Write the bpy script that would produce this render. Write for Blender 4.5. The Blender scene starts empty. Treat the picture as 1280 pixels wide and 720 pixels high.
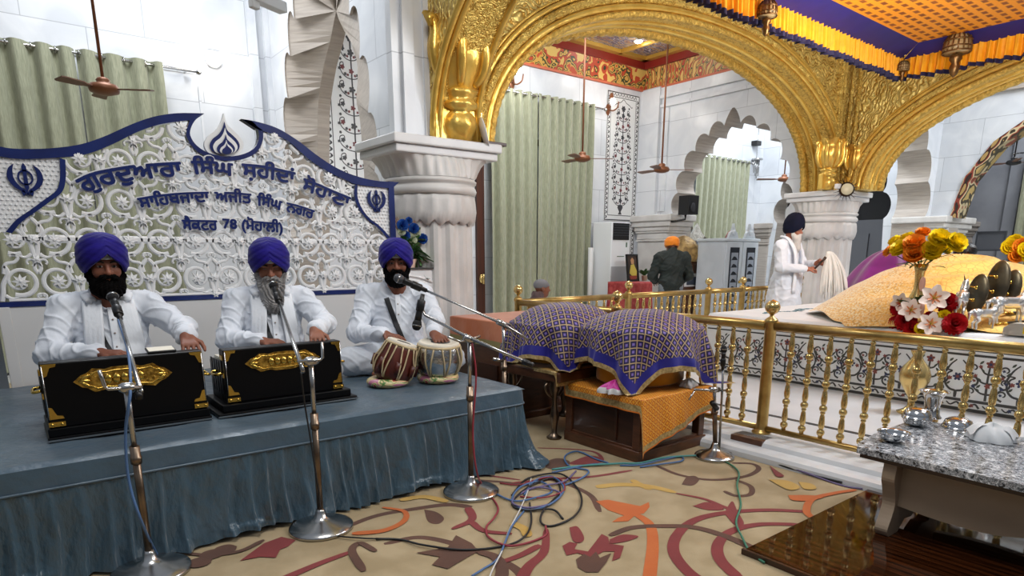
# Gurdwara hall: three musicians on a draped stage, gilded arches, brass railing round the palki platform.
# World: X along the back wall, Y towards it, Z up, metres; the camera stands at the origin.
import bpy, math, random
import numpy as np
from mathutils import Vector, Matrix
PI = math.pi
V = Vector
random.seed(7)
rng = np.random.default_rng(7)
SC = bpy.context.scene
COL = SC.collection
sin, cos, R = math.sin, math.cos, math.radians

def hexc(h):
    h = h.lstrip('#')
    o = []
    for i in (0, 2, 4):
        c = int(h[i:i+2], 16)/255
        o.append(c/12.92 if c <= .04045 else ((c+.055)/1.055)**2.4)
    return (*o, 1)

# ---------------------------------------------------------------- materials
class NT:
    def __init__(s, name):
        s.m = bpy.data.materials.new(name); s.m.use_nodes = True
        s.t = s.m.node_tree; s.b = s.t.nodes['Principled BSDF']; s._c = None
    def n(s, kind, **kw):
        nd = s.t.nodes.new('ShaderNode'+kind)
        for k, v in kw.items():
            if k in nd.inputs: nd.inputs[k].default_value = v
            else: setattr(nd, k, v)
        return nd
    def l(s, a, b): s.t.links.new(a, b)
    def co(s, scale=(1,1,1), rot=(0,0,0)):
        c = s.n('TexCoord'); mp = s.n('Mapping'); s.l(c.outputs['Object'], mp.inputs['Vector'])
        mp.inputs['Scale'].default_value = scale; mp.inputs['Rotation'].default_value = rot
        return mp.outputs['Vector']
    def ramp(s, fac, stops, interp='LINEAR'):
        r = s.n('ValToRGB'); cr = r.color_ramp; cr.interpolation = interp
        while len(cr.elements) < len(stops): cr.elements.new(.5)
        for e, (p, c) in zip(cr.elements, stops):
            e.position = p; e.color = hexc(c) if isinstance(c, str) else c
        s.l(fac, r.inputs['Fac']); return r.outputs['Color']
    def mix(s, a, b, fac, mode='MIX'):
        m = s.n('MixRGB', blend_type=mode)
        for i, x in ((1, a), (2, b)):
            if isinstance(x, (str, tuple)): m.inputs[i].default_value = hexc(x) if isinstance(x, str) else x
            else: s.l(x, m.inputs[i])
        if isinstance(fac, (int, float)): m.inputs[0].default_value = fac
        else: s.l(fac, m.inputs[0])
        return m.outputs[0]
    def bump(s, h, strength=.3, dist=.01):
        b = s.n('Bump', Strength=strength, Distance=dist); s.l(h, b.inputs['Height'])
        if s._c is not None: s.l(s._c, b.inputs['Normal'])
        s._c = b.outputs['Normal']; s.l(s._c, s.b.inputs['Normal'])
    def base(s, c):
        if isinstance(c, str): s.b.inputs['Base Color'].default_value = hexc(c)
        elif isinstance(c, tuple): s.b.inputs['Base Color'].default_value = c
        else: s.l(c, s.b.inputs['Base Color'])
    def pr(s, **kw):
        for k, v in kw.items(): s.b.inputs[k.replace('_', ' ')].default_value = v

MATS = {}
def mat(name, color, rough=.5, metal=0., vary=None, bump=None, coat=0., sheen=0., spec=None, emit=None, alpha=None, trans=None, streak=None):
    """vary=(color2, scale, amount)  bump=(scale, strength, dist)  streak=(sx,sy,sz) squashes the noise."""
    if name in MATS: return MATS[name]
    t = NT(name); t.base(color); t.pr(Roughness=rough, Metallic=metal)
    sc = streak or (1, 1, 1)
    if vary:
        n = t.n('TexNoise', Scale=vary[1], Detail=4.0); t.l(t.co(sc), n.inputs['Vector'])
        f = t.ramp(n.outputs['Fac'], [(.38, (0,0,0,1)), (.62, (1,1,1,1))])
        m2 = t.n('Math', operation='MULTIPLY'); t.l(f, m2.inputs[0]); m2.inputs[1].default_value = vary[2]
        t.base(t.mix(color, vary[0], m2.outputs[0]))
    if bump:
        n = t.n('TexNoise', Scale=bump[0], Detail=5.0); t.l(t.co(sc), n.inputs['Vector'])
        t.bump(n.outputs['Fac'], bump[1], bump[2])
    if coat: t.pr(Coat_Weight=coat, Coat_Roughness=.08)
    if sheen: t.pr(Sheen_Weight=sheen, Sheen_Roughness=.4)
    if spec is not None: t.b.inputs['Specular IOR Level'].default_value = spec
    if trans: t.pr(Transmission_Weight=trans, IOR=1.45)
    if emit: t.b.inputs['Emission Color'].default_value = hexc(emit[0]); t.b.inputs['Emission Strength'].default_value = emit[1]
    MATS[name] = t.m
    return t.m

# ---------------------------------------------------------------- mesh builder
class MB:
    def __init__(s): s.v = []; s.f = []; s.mi = []; s.sm = []; s.M = None
    def add(s, vs, fs, mi=0, sm=False):
        o = len(s.v)
        if s.M is not None: vs = [tuple(s.M @ V(p)) for p in vs]
        s.v += [tuple(p) for p in vs]
        s.f += [tuple(i+o for i in f) for f in fs]
        s.mi += [mi]*len(fs); s.sm += [sm]*len(fs)
        return s
    def box(s, x0, x1, y0, y1, z0, z1, mi=0):
        vs = [(x,y,z) for z in (z0,z1) for y in (y0,y1) for x in (x0,x1)]
        return s.add(vs, [(0,2,3,1),(4,5,7,6),(0,1,5,4),(2,6,7,3),(0,4,6,2),(1,3,7,5)], mi)
    def lathe(s, prof, c=(0,0,0), n=20, mi=0, sm=True, rot=None, flute=None, cap=True):
        """prof [(r,z)] about Z through c; rot: Matrix; flute(theta,k)->radius factor."""
        vs, fs = [], []
        for k, (r, z) in enumerate(prof):
            for i in range(n):
                a = 2*PI*i/n; q = r*(flute(a, k) if flute else 1)
                p = V((q*cos(a), q*sin(a), z))
                if rot is not None: p = rot @ p
                vs.append((p[0]+c[0], p[1]+c[1], p[2]+c[2]))
        for k in range(len(prof)-1):
            for i in range(n):
                j = (i+1) % n
                fs.append((k*n+i, k*n+j, (k+1)*n+j, (k+1)*n+i))
        if cap:
            fs.append(tuple(range(n-1, -1, -1))); fs.append(tuple((len(prof)-1)*n+i for i in range(n)))
        return s.add(vs, fs, mi, sm)
    def tube(s, path, r, n=8, mi=0, sm=True, cap=True, flat=1.0):
        P = [V(p) for p in path]; N = len(P)
        rr = r if isinstance(r, (list, tuple)) else [r]*N
        vs, fs = [], []
        up = None
        for k in range(N):
            t = (P[min(k+1, N-1)]-P[max(k-1, 0)])
            if t.length < 1e-9: t = V((0,0,1))
            t.normalize()
            if up is None:
                up = V((0,0,1)) if abs(t.z) < .9 else V((0,1,0))
            a = t.cross(up)
            if a.length < 1e-6: a = t.orthogonal()
            a.normalize(); b = a.cross(t); b.normalize(); up = b
            for i in range(n):
                w = 2*PI*i/n
                vs.append(P[k]+a*(rr[k]*cos(w))+b*(rr[k]*flat*sin(w)))
        for k in range(N-1):
            for i in range(n):
                j = (i+1) % n
                fs.append((k*n+i, k*n+j, (k+1)*n+j, (k+1)*n+i))
        if cap:
            fs.append(tuple(range(n-1, -1, -1))); fs.append(tuple((N-1)*n+i for i in range(n)))
        return s.add(vs, fs, mi, sm)
    def grid(s, nu, nv, fn, mi=0, sm=True, cu=False, mif=None):
        vs = [fn(i/(nu if cu else nu-1), j/(nv-1)) for j in range(nv) for i in range(nu)]
        o = len(s.f)
        fs = []; mm = []
        for j in range(nv-1):
            for i in range(nu if cu else nu-1):
                k = (i+1) % nu
                fs.append((j*nu+i, j*nu+k, (j+1)*nu+k, (j+1)*nu+i))
                if mif: mm.append(mif((i+.5)/nu, (j+.5)/(nv-1)))
        s.add(vs, fs, mi, sm)
        if mif: s.mi[o:] = mm
        return s
    def ell(s, c, r, n=14, m=9, mi=0, rot=None):
        r = (r,)*3 if isinstance(r, (int, float)) else r
        def fn(u, v):
            a = 2*PI*u; b = PI*(v-.5)
            p = V((r[0]*cos(b)*cos(a), r[1]*cos(b)*sin(a), r[2]*sin(b)))
            if rot is not None: p = rot @ p
            return (c[0]+p[0], c[1]+p[1], c[2]+p[2])
        return s.grid(n, m, fn, mi, True, cu=True)
    def prism(s, poly, o=(0,0,0), ux=(1,0,0), uy=(0,0,1), d=(0,1,0), mi=0, mside=None, back=True):
        """poly 2D outline in the (ux,uy) plane at o, given thickness d."""
        o, ux, uy, d = V(o), V(ux), V(uy), V(d)
        n = len(poly)
        A = [o+ux*p[0]+uy*p[1] for p in poly]; B = [a+d for a in A]
        s.add(A+B, [tuple(range(n))]+([tuple(range(2*n-1, n-1, -1))] if back else []), mi)
        s.add(A+B, [(i, i+n, (i+1) % n+n, (i+1) % n) for i in range(n)], mi if mside is None else mside)
        return s
    def strip(s, a, b, mi=0, sm=False, closed=False):
        n = len(a)
        m = n if closed else n-1
        return s.add(list(a)+list(b), [(i, (i+1) % n, n+(i+1) % n, n+i) for i in range(m)], mi, sm)
    def ribbon(s, pts, w, z=.0, mi=0, h=.0):
        """flat stroke on a horizontal plane; w a number or list."""
        P = [V((p[0], p[1], 0)) for p in pts]; N = len(P); L, Rr = [], []
        for k in range(N):
            t = P[min(k+1,N-1)]-P[max(k-1,0)]; t.normalize()
            q = V((-t.y, t.x, 0)); ww = (w[k] if isinstance(w, (list, tuple)) else w)/2
            L.append((P[k].x+q.x*ww, P[k].y+q.y*ww, z)); Rr.append((P[k].x-q.x*ww, P[k].y-q.y*ww, z))
        return s.strip(Rr, L, mi)
    def build(s, name, mats, parent=None, **kw):
        return link(name, s.v, s.f, mats, parent, s.mi, s.sm, **kw)

WLOC = {}
def link(name, vs, fs, mats, parent=None, mi=None, sm=None, bevel=0, seg=2, smooth_mod=0, solid=0, subsurf=0, origin=None, recalc=True, autosm=None):
    a = np.array(vs, dtype=np.float64)
    lo, hi = a.min(0), a.max(0)
    org = np.array(origin) if origin is not None else np.array(((lo[0]+hi[0])/2, (lo[1]+hi[1])/2, lo[2]))
    me = bpy.data.meshes.new(name)
    me.from_pydata([tuple(p) for p in (a-org)], [], fs)
    if not isinstance(mats, (list, tuple)): mats = [mats]
    for m in mats: me.materials.append(m)
    if mi is not None and any(mi): me.polygons.foreach_set('material_index', mi)
    if sm is True: me.polygons.foreach_set('use_smooth', [True]*len(fs))
    elif sm is not None: me.polygons.foreach_set('use_smooth', sm)
    me.update()
    if recalc:
        import bmesh
        bm = bmesh.new(); bm.from_mesh(me); bmesh.ops.recalc_face_normals(bm, faces=bm.faces); bm.to_mesh(me); bm.free()
    o = bpy.data.objects.new(name, me); COL.objects.link(o)
    pl = np.zeros(3)
    if parent is not None:
        o.parent = parent; pl = WLOC[parent.name]
    WLOC[o.name] = org
    o.location = tuple(org-pl)
    if bevel:
        b = o.modifiers.new('b', 'BEVEL'); b.width = bevel; b.segments = seg; b.limit_method = 'ANGLE'; b.angle_limit = R(40)
    if solid:
        b = o.modifiers.new('s', 'SOLIDIFY'); b.thickness = solid; b.offset = 0
    if smooth_mod:
        b = o.modifiers.new('sm', 'SMOOTH'); b.factor = .5; b.iterations = smooth_mod
    if subsurf:
        b = o.modifiers.new('ss', 'SUBSURF'); b.levels = subsurf; b.render_levels = subsurf
    return o

def tag(o, label, cat, group=None, kind=None):
    o['label'] = label; o['category'] = cat
    if group: o['group'] = group
    if kind: o['kind'] = kind
    return o
def thing(name, label, cat, loc, group=None):
    o = bpy.data.objects.new(name, None); COL.objects.link(o); o.location = loc; o.empty_display_size = .1
    WLOC[o.name] = np.array(loc, dtype=float)
    return tag(o, label, cat, group)
def struct(o): o['kind'] = 'structure'; return o
def dup(o, loc, parent=None):
    """copy of one mesh object (shared mesh) placed so that its origin is at the world point loc"""
    c = o.copy(); COL.objects.link(c)
    pl = np.zeros(3)
    if parent is not None: c.parent = parent; pl = WLOC[parent.name]
    else: c.parent = None
    WLOC[c.name] = np.array(loc, dtype=float); c.location = tuple(np.array(loc, dtype=float)-pl)
    return c
def dup_tree(root, loc, label=None, rz=0):
    r = root.copy(); COL.objects.link(r); r.location = loc; WLOC[r.name] = np.array(loc, dtype=float)
    if rz: r.rotation_euler.z = rz
    if label: r['label'] = label
    for ch in list(root.children):
        c = ch.copy(); COL.objects.link(c); c.parent = r; WLOC[c.name] = WLOC[ch.name]-WLOC[root.name]+WLOC[r.name]
        for g in list(ch.children):
            d = g.copy(); COL.objects.link(d); d.parent = c; WLOC[d.name] = WLOC[g.name]-WLOC[root.name]+WLOC[r.name]
    return r

def bez(pts, n=10):
    """Catmull-Rom through pts (any dimension)"""
    P = [np.array(p, float) for p in pts]
    P = [2*P[0]-P[1]]+P+[2*P[-1]-P[-2]]
    out = []
    for i in range(1, len(P)-2):
        a, b, c, d = P[i-1], P[i], P[i+1], P[i+2]
        for k in range(n):
            t = k/n
            out.append(.5*((2*b)+(c-a)*t+(2*a-5*b+4*c-d)*t*t+(3*b-a-3*c+d)*t**3))
    out.append(P[-2])
    return [tuple(p) for p in out]

# ---------------------------------------------------------------- smooth blended solids (signed distance + surface nets)
class SDF:
    def __init__(s, lo, hi, h):
        s.lo = np.array(lo, float); s.h = h
        s.n = np.ceil((np.array(hi)-s.lo)/h).astype(int)+1
        s.D = np.full(s.n, .2, np.float32)
    def _blk(s, lo, hi, m):
        a = np.clip(np.floor((np.array(lo)-m-s.lo)/s.h).astype(int), 0, s.n); b = np.clip(np.ceil((np.array(hi)+m-s.lo)/s.h).astype(int)+1, 0, s.n)
        if (b <= a).any(): return None, None
        g = np.meshgrid(*[s.lo[i]+s.h*np.arange(a[i], b[i]) for i in range(3)], indexing='ij')
        return (slice(a[0],b[0]), slice(a[1],b[1]), slice(a[2],b[2])), np.stack(g, -1)
    def _put(s, sl, d, k, sub):
        D = s.D[sl]
        if sub:
            q = -d; h = np.maximum(k-np.abs(D-q), 0)/k; s.D[sl] = np.maximum(D, q)+h*h*k*.25
        else:
            h = np.maximum(k-np.abs(D-d), 0)/k; s.D[sl] = np.minimum(D, d)-h*h*k*.25
    def cap(s, a, b, ra, rb=None, k=.02, sub=False):
        rb = ra if rb is None else rb
        a, b = np.array(a, float), np.array(b, float); r = max(ra, rb)
        sl, p = s._blk(np.minimum(a,b)-r, np.maximum(a,b)+r, k+.012)
        if sl is None: return s
        ba = b-a; L = max((ba@ba), 1e-9)
        t = np.clip(((p-a)@ba)/L, 0, 1)
        s._put(sl, np.linalg.norm(p-a-t[...,None]*ba, axis=-1)-(ra+(rb-ra)*t), k, sub); return s
    def chain(s, pts, rs, k=.02):
        for i in range(len(pts)-1): s.cap(pts[i], pts[i+1], rs[i], rs[i+1], k)
        return s
    def ell(s, c, r, k=.02, rot=None, sub=False):
        c, r = np.array(c, float), np.array(r, float); m = r.max()
        sl, p = s._blk(c-m, c+m, k+.012)
        if sl is None: return s
        q = p-c
        if rot is not None: q = q@np.array(rot)
        k0 = np.linalg.norm(q/r, axis=-1); k1 = np.linalg.norm(q/(r*r), axis=-1)+1e-9
        s._put(sl, k0*(k0-1)/k1, k, sub); return s
    def box(s, c, hf, rd=.01, k=.02, rot=None, sub=False):
        c, hf = np.array(c, float), np.array(hf, float); m = np.linalg.norm(hf)
        sl, p = s._blk(c-m, c+m, k+.012)
        if sl is None: return s
        q = p-c
        if rot is not None: q = q@np.array(rot)
        q = np.abs(q)-(hf-rd)
        s._put(sl, np.linalg.norm(np.maximum(q,0), axis=-1)+np.minimum(q.max(-1), 0)-rd, k, sub); return s
    def mesh(s, smooth=2):
        D = s.D; S = D < 0
        cnt = np.zeros(np.array(D.shape)-1, np.int8)
        for dx in (0,1):
            for dy in (0,1):
                for dz in (0,1):
                    cnt += S[dx:D.shape[0]-1+dx, dy:D.shape[1]-1+dy, dz:D.shape[2]-1+dz]
        act = (cnt > 0) & (cnt < 8)
        idx = np.full(act.shape, -1, np.int64); I = np.argwhere(act); idx[act] = np.arange(len(I))
        acc = np.zeros((len(I),3)); num = np.zeros(len(I))
        cor = [(x,y,z) for x in (0,1) for y in (0,1) for z in (0,1)]
        for a in range(8):
            for b in range(a+1, 8):
                ca, cb = np.array(cor[a]), np.array(cor[b])
                if np.abs(ca-cb).sum() != 1: continue
                da = D[tuple((I+ca).T)]; db = D[tuple((I+cb).T)]
                m = (da < 0) != (db < 0)
                t = np.where(m, da/np.where(m, da-db, 1), 0)
                acc += np.where(m[:,None], ca+(cb-ca)*t[:,None], 0); num += m
        vs = s.lo+s.h*(I+acc/num[:,None])
        fs = []
        for ax in range(3):
            o = [0,0,0]; o[ax] = 1
            A = S[:D.shape[0]-o[0], :D.shape[1]-o[1], :D.shape[2]-o[2]]; B = S[o[0]:, o[1]:, o[2]:]
            e = np.argwhere(A != B)
            u, w = (ax+1) % 3, (ax+2) % 3
            e = e[(e[:,u] > 0) & (e[:,w] > 0) & (e[:,u] < act.shape[u]) & (e[:,w] < act.shape[w])]
            du = np.zeros(3,int); du[u] = 1; dw = np.zeros(3,int); dw[w] = 1
            q = np.stack([idx[tuple((e-du-dw).T)], idx[tuple((e-dw).T)], idx[tuple(e.T)], idx[tuple((e-du).T)]], 1)
            fl = ~A[tuple(e.T)]
            q[fl] = q[fl][:, ::-1]; fs.append(q)
        fs = np.concatenate(fs); fs = fs[(fs >= 0).all(1)]
        for _ in range(smooth):
            ac = np.zeros_like(vs); nn = np.zeros(len(vs))
            for a in range(4):
                b = (a+1) % 4
                np.add.at(ac, fs[:,a], vs[fs[:,b]]); np.add.at(nn, fs[:,a], 1)
            vs = vs*.5+.5*ac/np.maximum(nn,1)[:,None]
        return vs, fs
def normals(vs, fs):
    n = np.cross(vs[fs[:,2]]-vs[fs[:,0]], vs[fs[:,3]]-vs[fs[:,1]])
    N = np.zeros_like(vs)
    for a in range(4): np.add.at(N, fs[:,a], n)
    return N/np.maximum(np.linalg.norm(N, axis=1), 1e-9)[:,None]
def link_np(name, vs, fs, m, parent=None, T=None, sm=True, **kw):
    if T is not None:
        A = np.array(T); vs = vs@A[:3,:3].T+A[:3,3]
    return link(name, vs, [tuple(int(i) for i in f) for f in fs], m, parent, None, sm, recalc=False, **kw)

# ---------------------------------------------------------------- shared materials
def marble_wall(name, axis, c1='#dfe2e6', c2='#d3d7dc'):
    t = NT(name); tc = t.n('TexCoord'); sp = t.n('SeparateXYZ'); t.l(tc.outputs['Object'], sp.inputs[0])
    cb = t.n('CombineXYZ'); t.l(sp.outputs[0 if axis == 'x' else 1], cb.inputs[0]); t.l(sp.outputs[2], cb.inputs[1])
    br = t.n('TexBrick', Scale=1.0); t.l(cb.outputs[0], br.inputs['Vector'])
    for k, v in (('Mortar Size', .005), ('Brick Width', 1.15), ('Row Height', .62), ('Mortar Smooth', .3), ('Bias', 0.)): br.inputs[k].default_value = v
    br.inputs['Color1'].default_value = hexc(c1); br.inputs['Color2'].default_value = hexc(c2); br.inputs['Mortar'].default_value = hexc('#b0b4ba')
    n = t.n('TexNoise', Scale=1.6, Detail=7.0, Distortion=1.2); t.l(t.co(), n.inputs['Vector'])
    f = t.ramp(n.outputs['Fac'], [(.40, (1,1,1,1)), (.62, (.86,.87,.89,1))])
    t.base(t.mix(br.outputs['Color'], f, 1.0, 'MULTIPLY')); t.pr(Roughness=.28)
    return t.m
M_WX = marble_wall('marble_cladding_x', 'x'); M_WY = marble_wall('marble_cladding_y', 'y')
M_MAR = mat('white_marble', '#dcdcdc', .3, vary=('#c4c4c6', 2.2, .5))
M_CAP = mat('carved_marble', '#d8d6d3', .45, vary=('#bdbab6', 3., .6), bump=(30., .15, .01))
M_JAMB = mat('grey_veined_marble', '#b3aaa0', .5, vary=('#978e86', 3., .6), streak=(1, 1, 14))
M_GREY = mat('dimmed_marble', '#8d9096', .5, vary=('#7a7d84', 2., .6))  # end wall marble darkened: the dimness back there is put into its colour
M_DARK = mat('recess_gloom', '#0c0d12', .7)  # near-black paint for the shade of the unlit room beyond the arch

def gold_relief(name, scale=9., strength=.9, c1='#e8bd52', c2='#8f6418'):
    t = NT(name)
    co = t.co()
    w = t.n('TexNoise', Scale=scale*.55, Detail=2.0); t.l(co, w.inputs['Vector'])
    mx = t.mix(co, w.outputs['Color'], .18)
    v = t.n('TexVoronoi', Scale=scale, feature='SMOOTH_F1'); v.inputs['Smoothness'].default_value = .35; t.l(mx, v.inputs['Vector'])
    wv = t.n('TexWave', Scale=scale*.9, Distortion=9.0, Detail=2.0, wave_type='RINGS'); wv.inputs['Detail Scale'].default_value = 1.6; t.l(mx, wv.inputs['Vector'])
    h = t.mix(v.outputs['Distance'], wv.outputs['Fac'], .5)
    t.bump(h, strength, .05)
    n2 = t.n('TexNoise', Scale=scale*5, Detail=3.0); t.l(co, n2.inputs['Vector']); t.bump(n2.outputs['Fac'], .25, .01)
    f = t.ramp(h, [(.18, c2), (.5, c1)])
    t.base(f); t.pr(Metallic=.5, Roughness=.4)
    return t.m
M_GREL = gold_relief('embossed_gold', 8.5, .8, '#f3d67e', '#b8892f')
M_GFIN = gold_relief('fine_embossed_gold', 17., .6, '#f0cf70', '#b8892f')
M_GOLD = mat('polished_gold', '#f0ca68', .28, .65, vary=('#c8962f', 5., .5), bump=(14., .3, .02))
M_GROPE = mat('gold_rope', '#e9c262', .36, .6, vary=('#99701f', 30., .6), bump=(45., .9, .02))
M_BRASS = mat('brass', '#dcc283', .24, .85, vary=('#bd9c58', 7., .5))
M_BRASSD = mat('worn_brass', '#c9ac6c', .3, .85, vary=('#9a7a40', 9., .6))
M_CHROME = mat('brushed_steel', '#b9b9b8', .24, 1.)
M_STEELB = mat('bronzed_steel', '#8f7e6d', .32, 1., vary=('#6b5a4c', 12., .7))
M_BLACK = mat('black_plastic', '#101012', .4)
M_SILVER = mat('silver', '#e2e5e7', .3, .9, bump=(30., .4, .01))

# ---------------------------------------------------------------- floor, carpet, plinth
m = MB(); m.box(-6, 22, -4, 12, -.14, -.012)
struct(m.build('floor', mat('floor_marble', '#d5d4d0', .15, vary=('#bcbbb8', 1.3, .6))))

m = MB()   # raised marble step under the railing, rounded nose, and inner floor
prof = [(3.61,-.012),(3.61,.03),(3.625,.05),(3.66,.058),(3.72,.06),(3.735,.085),(3.77,.1),(3.8,.1)]
a = [(x, -1.5, z) for x, z in prof]; b = [(x, 5.05-(x-3.61), z) for x, z in prof]; b = [(x, 5.1, z) for x, z in prof]
m.strip(a, b); m.box(3.8, 11., -1.5, 5.1, -.012, .1)
st = m.build('floor_step', mat('step_marble', '#dfe2e5', .18, vary=('#c3c8ce', 1.5, .5))); struct(st)
m = MB(); m.box(4.375, 4.425, -1.5, 4.62, .1, .1015); m.box(4.375, 9, 4.57, 4.62, .1, .1015)
struct(m.build('floor_inlay', mat('inlay_black', '#2d2f33', .25), st))

# carpet with a tendril pattern (pile of other colours inside one mesh)
PILE = [mat('carpet_beige', '#ad9a78', .95, vary=('#93805c', 5., .7), bump=(260., .35, .004), sheen=.3),
        mat('carpet_maroon', '#7f2c2b', .95, vary=('#6f2424', 7., .5), bump=(260., .35, .004), sheen=.3),
        mat('carpet_brown', '#5d3b2a', .95, vary=('#452a1e', 7., .5), bump=(260., .35, .004), sheen=.3),
        mat('carpet_orange', '#bf6428', .95, vary=('#b65218', 7., .5), bump=(260., .35, .004), sheen=.3),
        mat('carpet_gold', '#bd9a50', .95, vary=('#b08836', 7., .5), bump=(260., .35, .004), sheen=.3)]
m = MB(); m.box(-5, 3.6, -3, 4.74, -.012, 0.); m.box(-5, 2.62, 4.74, 8.2, -.012, 0.)
CZ = [0.0004]
def stroke(pts, w0, w1, c):
    CZ[0] += .00012
    P = bez(pts, 7); n = len(P)
    w = [w0+(w1-w0)*k/(n-1) for k in range(n)]
    for k in (0, 1): w[k] *= .55+.35*k; w[-1-k] *= .5+.35*k
    m.ribbon(P, w, CZ[0], c)
def blob(pts, c, rnd=True):
    CZ[0] += .00012
    P = bez(list(pts)+[pts[0]], 5)[:-1] if rnd else pts
    vs = [(p[0], p[1], CZ[0]) for p in P]
    m.add(vs, [tuple(range(len(vs)))], c)
# strokes traced on the floor
stroke([(1.192,2.466),(1.369,2.413),(1.489,2.132),(1.514,1.907),(1.457,1.760)], .035, .05, 2)
stroke([(1.402,3.272),(1.593,3.058),(1.876,3.002),(2.080,2.808),(2.192,2.654),(2.353,2.629),(2.364,2.344),(2.231,2.122)], .03, .035, 2)
stroke([(1.076,2.731),(1.308,2.780),(1.512,2.738),(1.672,2.682),(1.752,2.577)], .035, .05, 2)
blob([(1.540,2.703),(1.572,2.638),(1.561,2.544),(1.503,2.503),(1.478,2.559)], 2)
stroke([(1.622,3.416),(1.846,3.131),(2.070,2.955),(2.206,2.744)], .02, .025, 1)
stroke([(2.695,3.163),(2.875,2.975),(2.930,2.842),(2.837,2.701),(2.724,2.709)], .02, .03, 1)
blob([(2.617,2.792),(2.839,2.825),(2.873,2.735),(2.775,2.689),(2.662,2.737)], 1)
blob([(2.491,2.891),(2.642,2.916),(2.666,2.815),(2.547,2.730),(2.470,2.791)], 2)
stroke([(2.136,2.731),(2.362,2.639),(2.575,2.525),(2.849,2.456)], .028, .03, 1)
stroke([(3.035,2.426),(3.008,2.222),(3.087,2.055),(3.283,1.971),(3.468,1.991),(3.534,2.075),(3.449,2.162)], .03, .032, 2)
stroke([(3.197,1.969),(3.168,1.858),(3.056,1.788),(2.973,1.823),(2.984,1.906)], .03, .032, 2)
blob([(2.882,2.114),(3.003,2.172),(3.063,2.160),(3.028,2.101),(2.922,2.067)], 2)
stroke([(2.470,2.387),(2.605,2.330),(2.711,2.215),(2.755,2.054)], .06, .05, 4)
stroke([(2.720,2.342),(2.695,2.260),(2.689,2.168)], .04, .06, 4)
blob([(2.315,2.235),(2.382,2.211),(2.424,2.107),(2.448,2.046),(2.528,2.054),(2.479,2.008),(2.391,1.970),(2.344,1.982),(2.252,1.953),(2.183,1.995),(2.241,2.011),(2.289,2.012),(2.278,2.112)], 3, False)
stroke([(2.352,1.989),(2.306,1.862),(2.152,1.714),(1.910,1.528),(1.711,1.376)], .045, .06, 3)
stroke([(2.745,2.047),(2.796,1.902),(2.784,1.770),(2.783,1.690)], .02, .035, 1)
blob([(2.665,1.877),(2.775,1.861),(2.756,1.751),(2.682,1.796)], 1)
blob([(2.711,1.721),(2.885,1.789),(2.783,1.690),(2.676,1.585),(2.620,1.593)], 1)
stroke([(3.066,1.469),(2.925,1.606),(2.736,1.714),(2.532,1.759),(2.324,1.709),(2.162,1.605),(2.061,1.453),(2.028,1.313)], .035, .06, 1)
stroke([(2.882,1.412),(2.729,1.532),(2.557,1.573),(2.387,1.531),(2.258,1.434),(2.171,1.282)], .035, .06, 1)
stroke([(2.060,1.894),(2.210,1.890),(2.346,1.807),(2.452,1.700),(2.480,1.543),(2.462,1.370)], .035, .05, 2)
blob([(1.813,1.949),(1.866,1.959),(1.884,1.925),(1.833,1.892),(1.864,1.838),(2.043,1.929),(2.042,1.886),(1.998,1.835),(2.031,1.778),(1.930,1.709),(1.881,1.710),(1.956,1.766),(1.920,1.795),(1.835,1.784),(1.817,1.855),(1.763,1.869)], 1, False)
blob([(1.770,1.816),(1.834,1.832),(1.835,1.794),(1.892,1.816),(1.862,1.763),(1.934,1.764),(1.852,1.715),(1.764,1.676),(1.723,1.709),(1.726,1.759)], 2, False)
blob([(1.974,2.075),(2.011,2.058),(1.954,1.955),(1.901,1.922),(1.889,1.962)], 1)
blob([(2.029,1.864),(2.114,1.863),(2.159,1.805),(2.083,1.801),(2.004,1.831)], 1)
stroke([(1.875,2.129),(1.711,1.958),(1.562,1.887),(1.401,1.765)], .03, .06, 1)
stroke([(1.739,2.017),(1.604,1.993),(1.483,1.994)], .04, .03, 1)
stroke([(1.730,2.581),(1.659,2.442),(1.520,2.407)], .05, .03, 1)
stroke([(1.642,2.430),(1.629,2.298),(1.712,2.188)], .04, .03, 1)
stroke([(1.044,2.480),(0.889,2.459),(0.741,2.426),(0.604,2.389)], .03, .05, 1)
blob([(0.628,2.691),(0.763,2.801),(0.849,2.820),(0.889,2.745),(0.838,2.702),(0.799,2.692),(0.759,2.626),(0.707,2.676)], 1, False)
blob([(1.258,2.293),(1.399,2.253),(1.496,2.336),(1.506,2.220),(1.483,2.136),(1.417,2.120),(1.290,2.082),(1.256,2.154),(1.321,2.195)], 2, False)
stroke([(1.483,2.136),(1.508,2.040),(1.456,1.926),(1.340,1.813)], .045, .06, 2)
stroke([(1.127,2.415),(1.106,2.533),(1.044,2.480),(1.005,2.279)], .03, .04, 2)
stroke([(1.381,2.854),(1.443,2.738),(1.385,2.632),(1.256,2.591),(1.121,2.651)], .02, .045, 3)
stroke([(1.500,2.887),(1.625,2.848),(1.690,2.710)], .05, .05, 4)
stroke([(1.785,2.282),(1.790,2.195),(1.749,2.115)], .05, .05, 4)
stroke([(3.574,1.460),(3.408,1.513),(3.242,1.539),(3.060,1.474),(2.993,1.398)], .03, .04, 3)
blob([(3.196,1.649),(3.281,1.582),(3.327,1.516),(3.203,1.540),(3.147,1.599)], 3)
blob([(3.344,1.854),(3.410,1.768),(3.364,1.671),(3.276,1.693)], 4); blob([(3.444,1.724),(3.468,1.656),(3.411,1.603),(3.358,1.645)], 4)
blob([(3.578,1.982),(3.519,1.895),(3.469,1.826),(3.431,1.855)], 1)
stroke([(0.418,2.970),(0.533,2.831),(0.654,2.785),(0.774,2.835)], .02, .03, 2)
for q in [(0.549,2.828),(0.608,2.841),(0.490,2.780)]:
    blob([(q[0]+.05*cos(t*PI/3), q[1]+.05*sin(t*PI/3)) for t in range(6)], 2)
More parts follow.
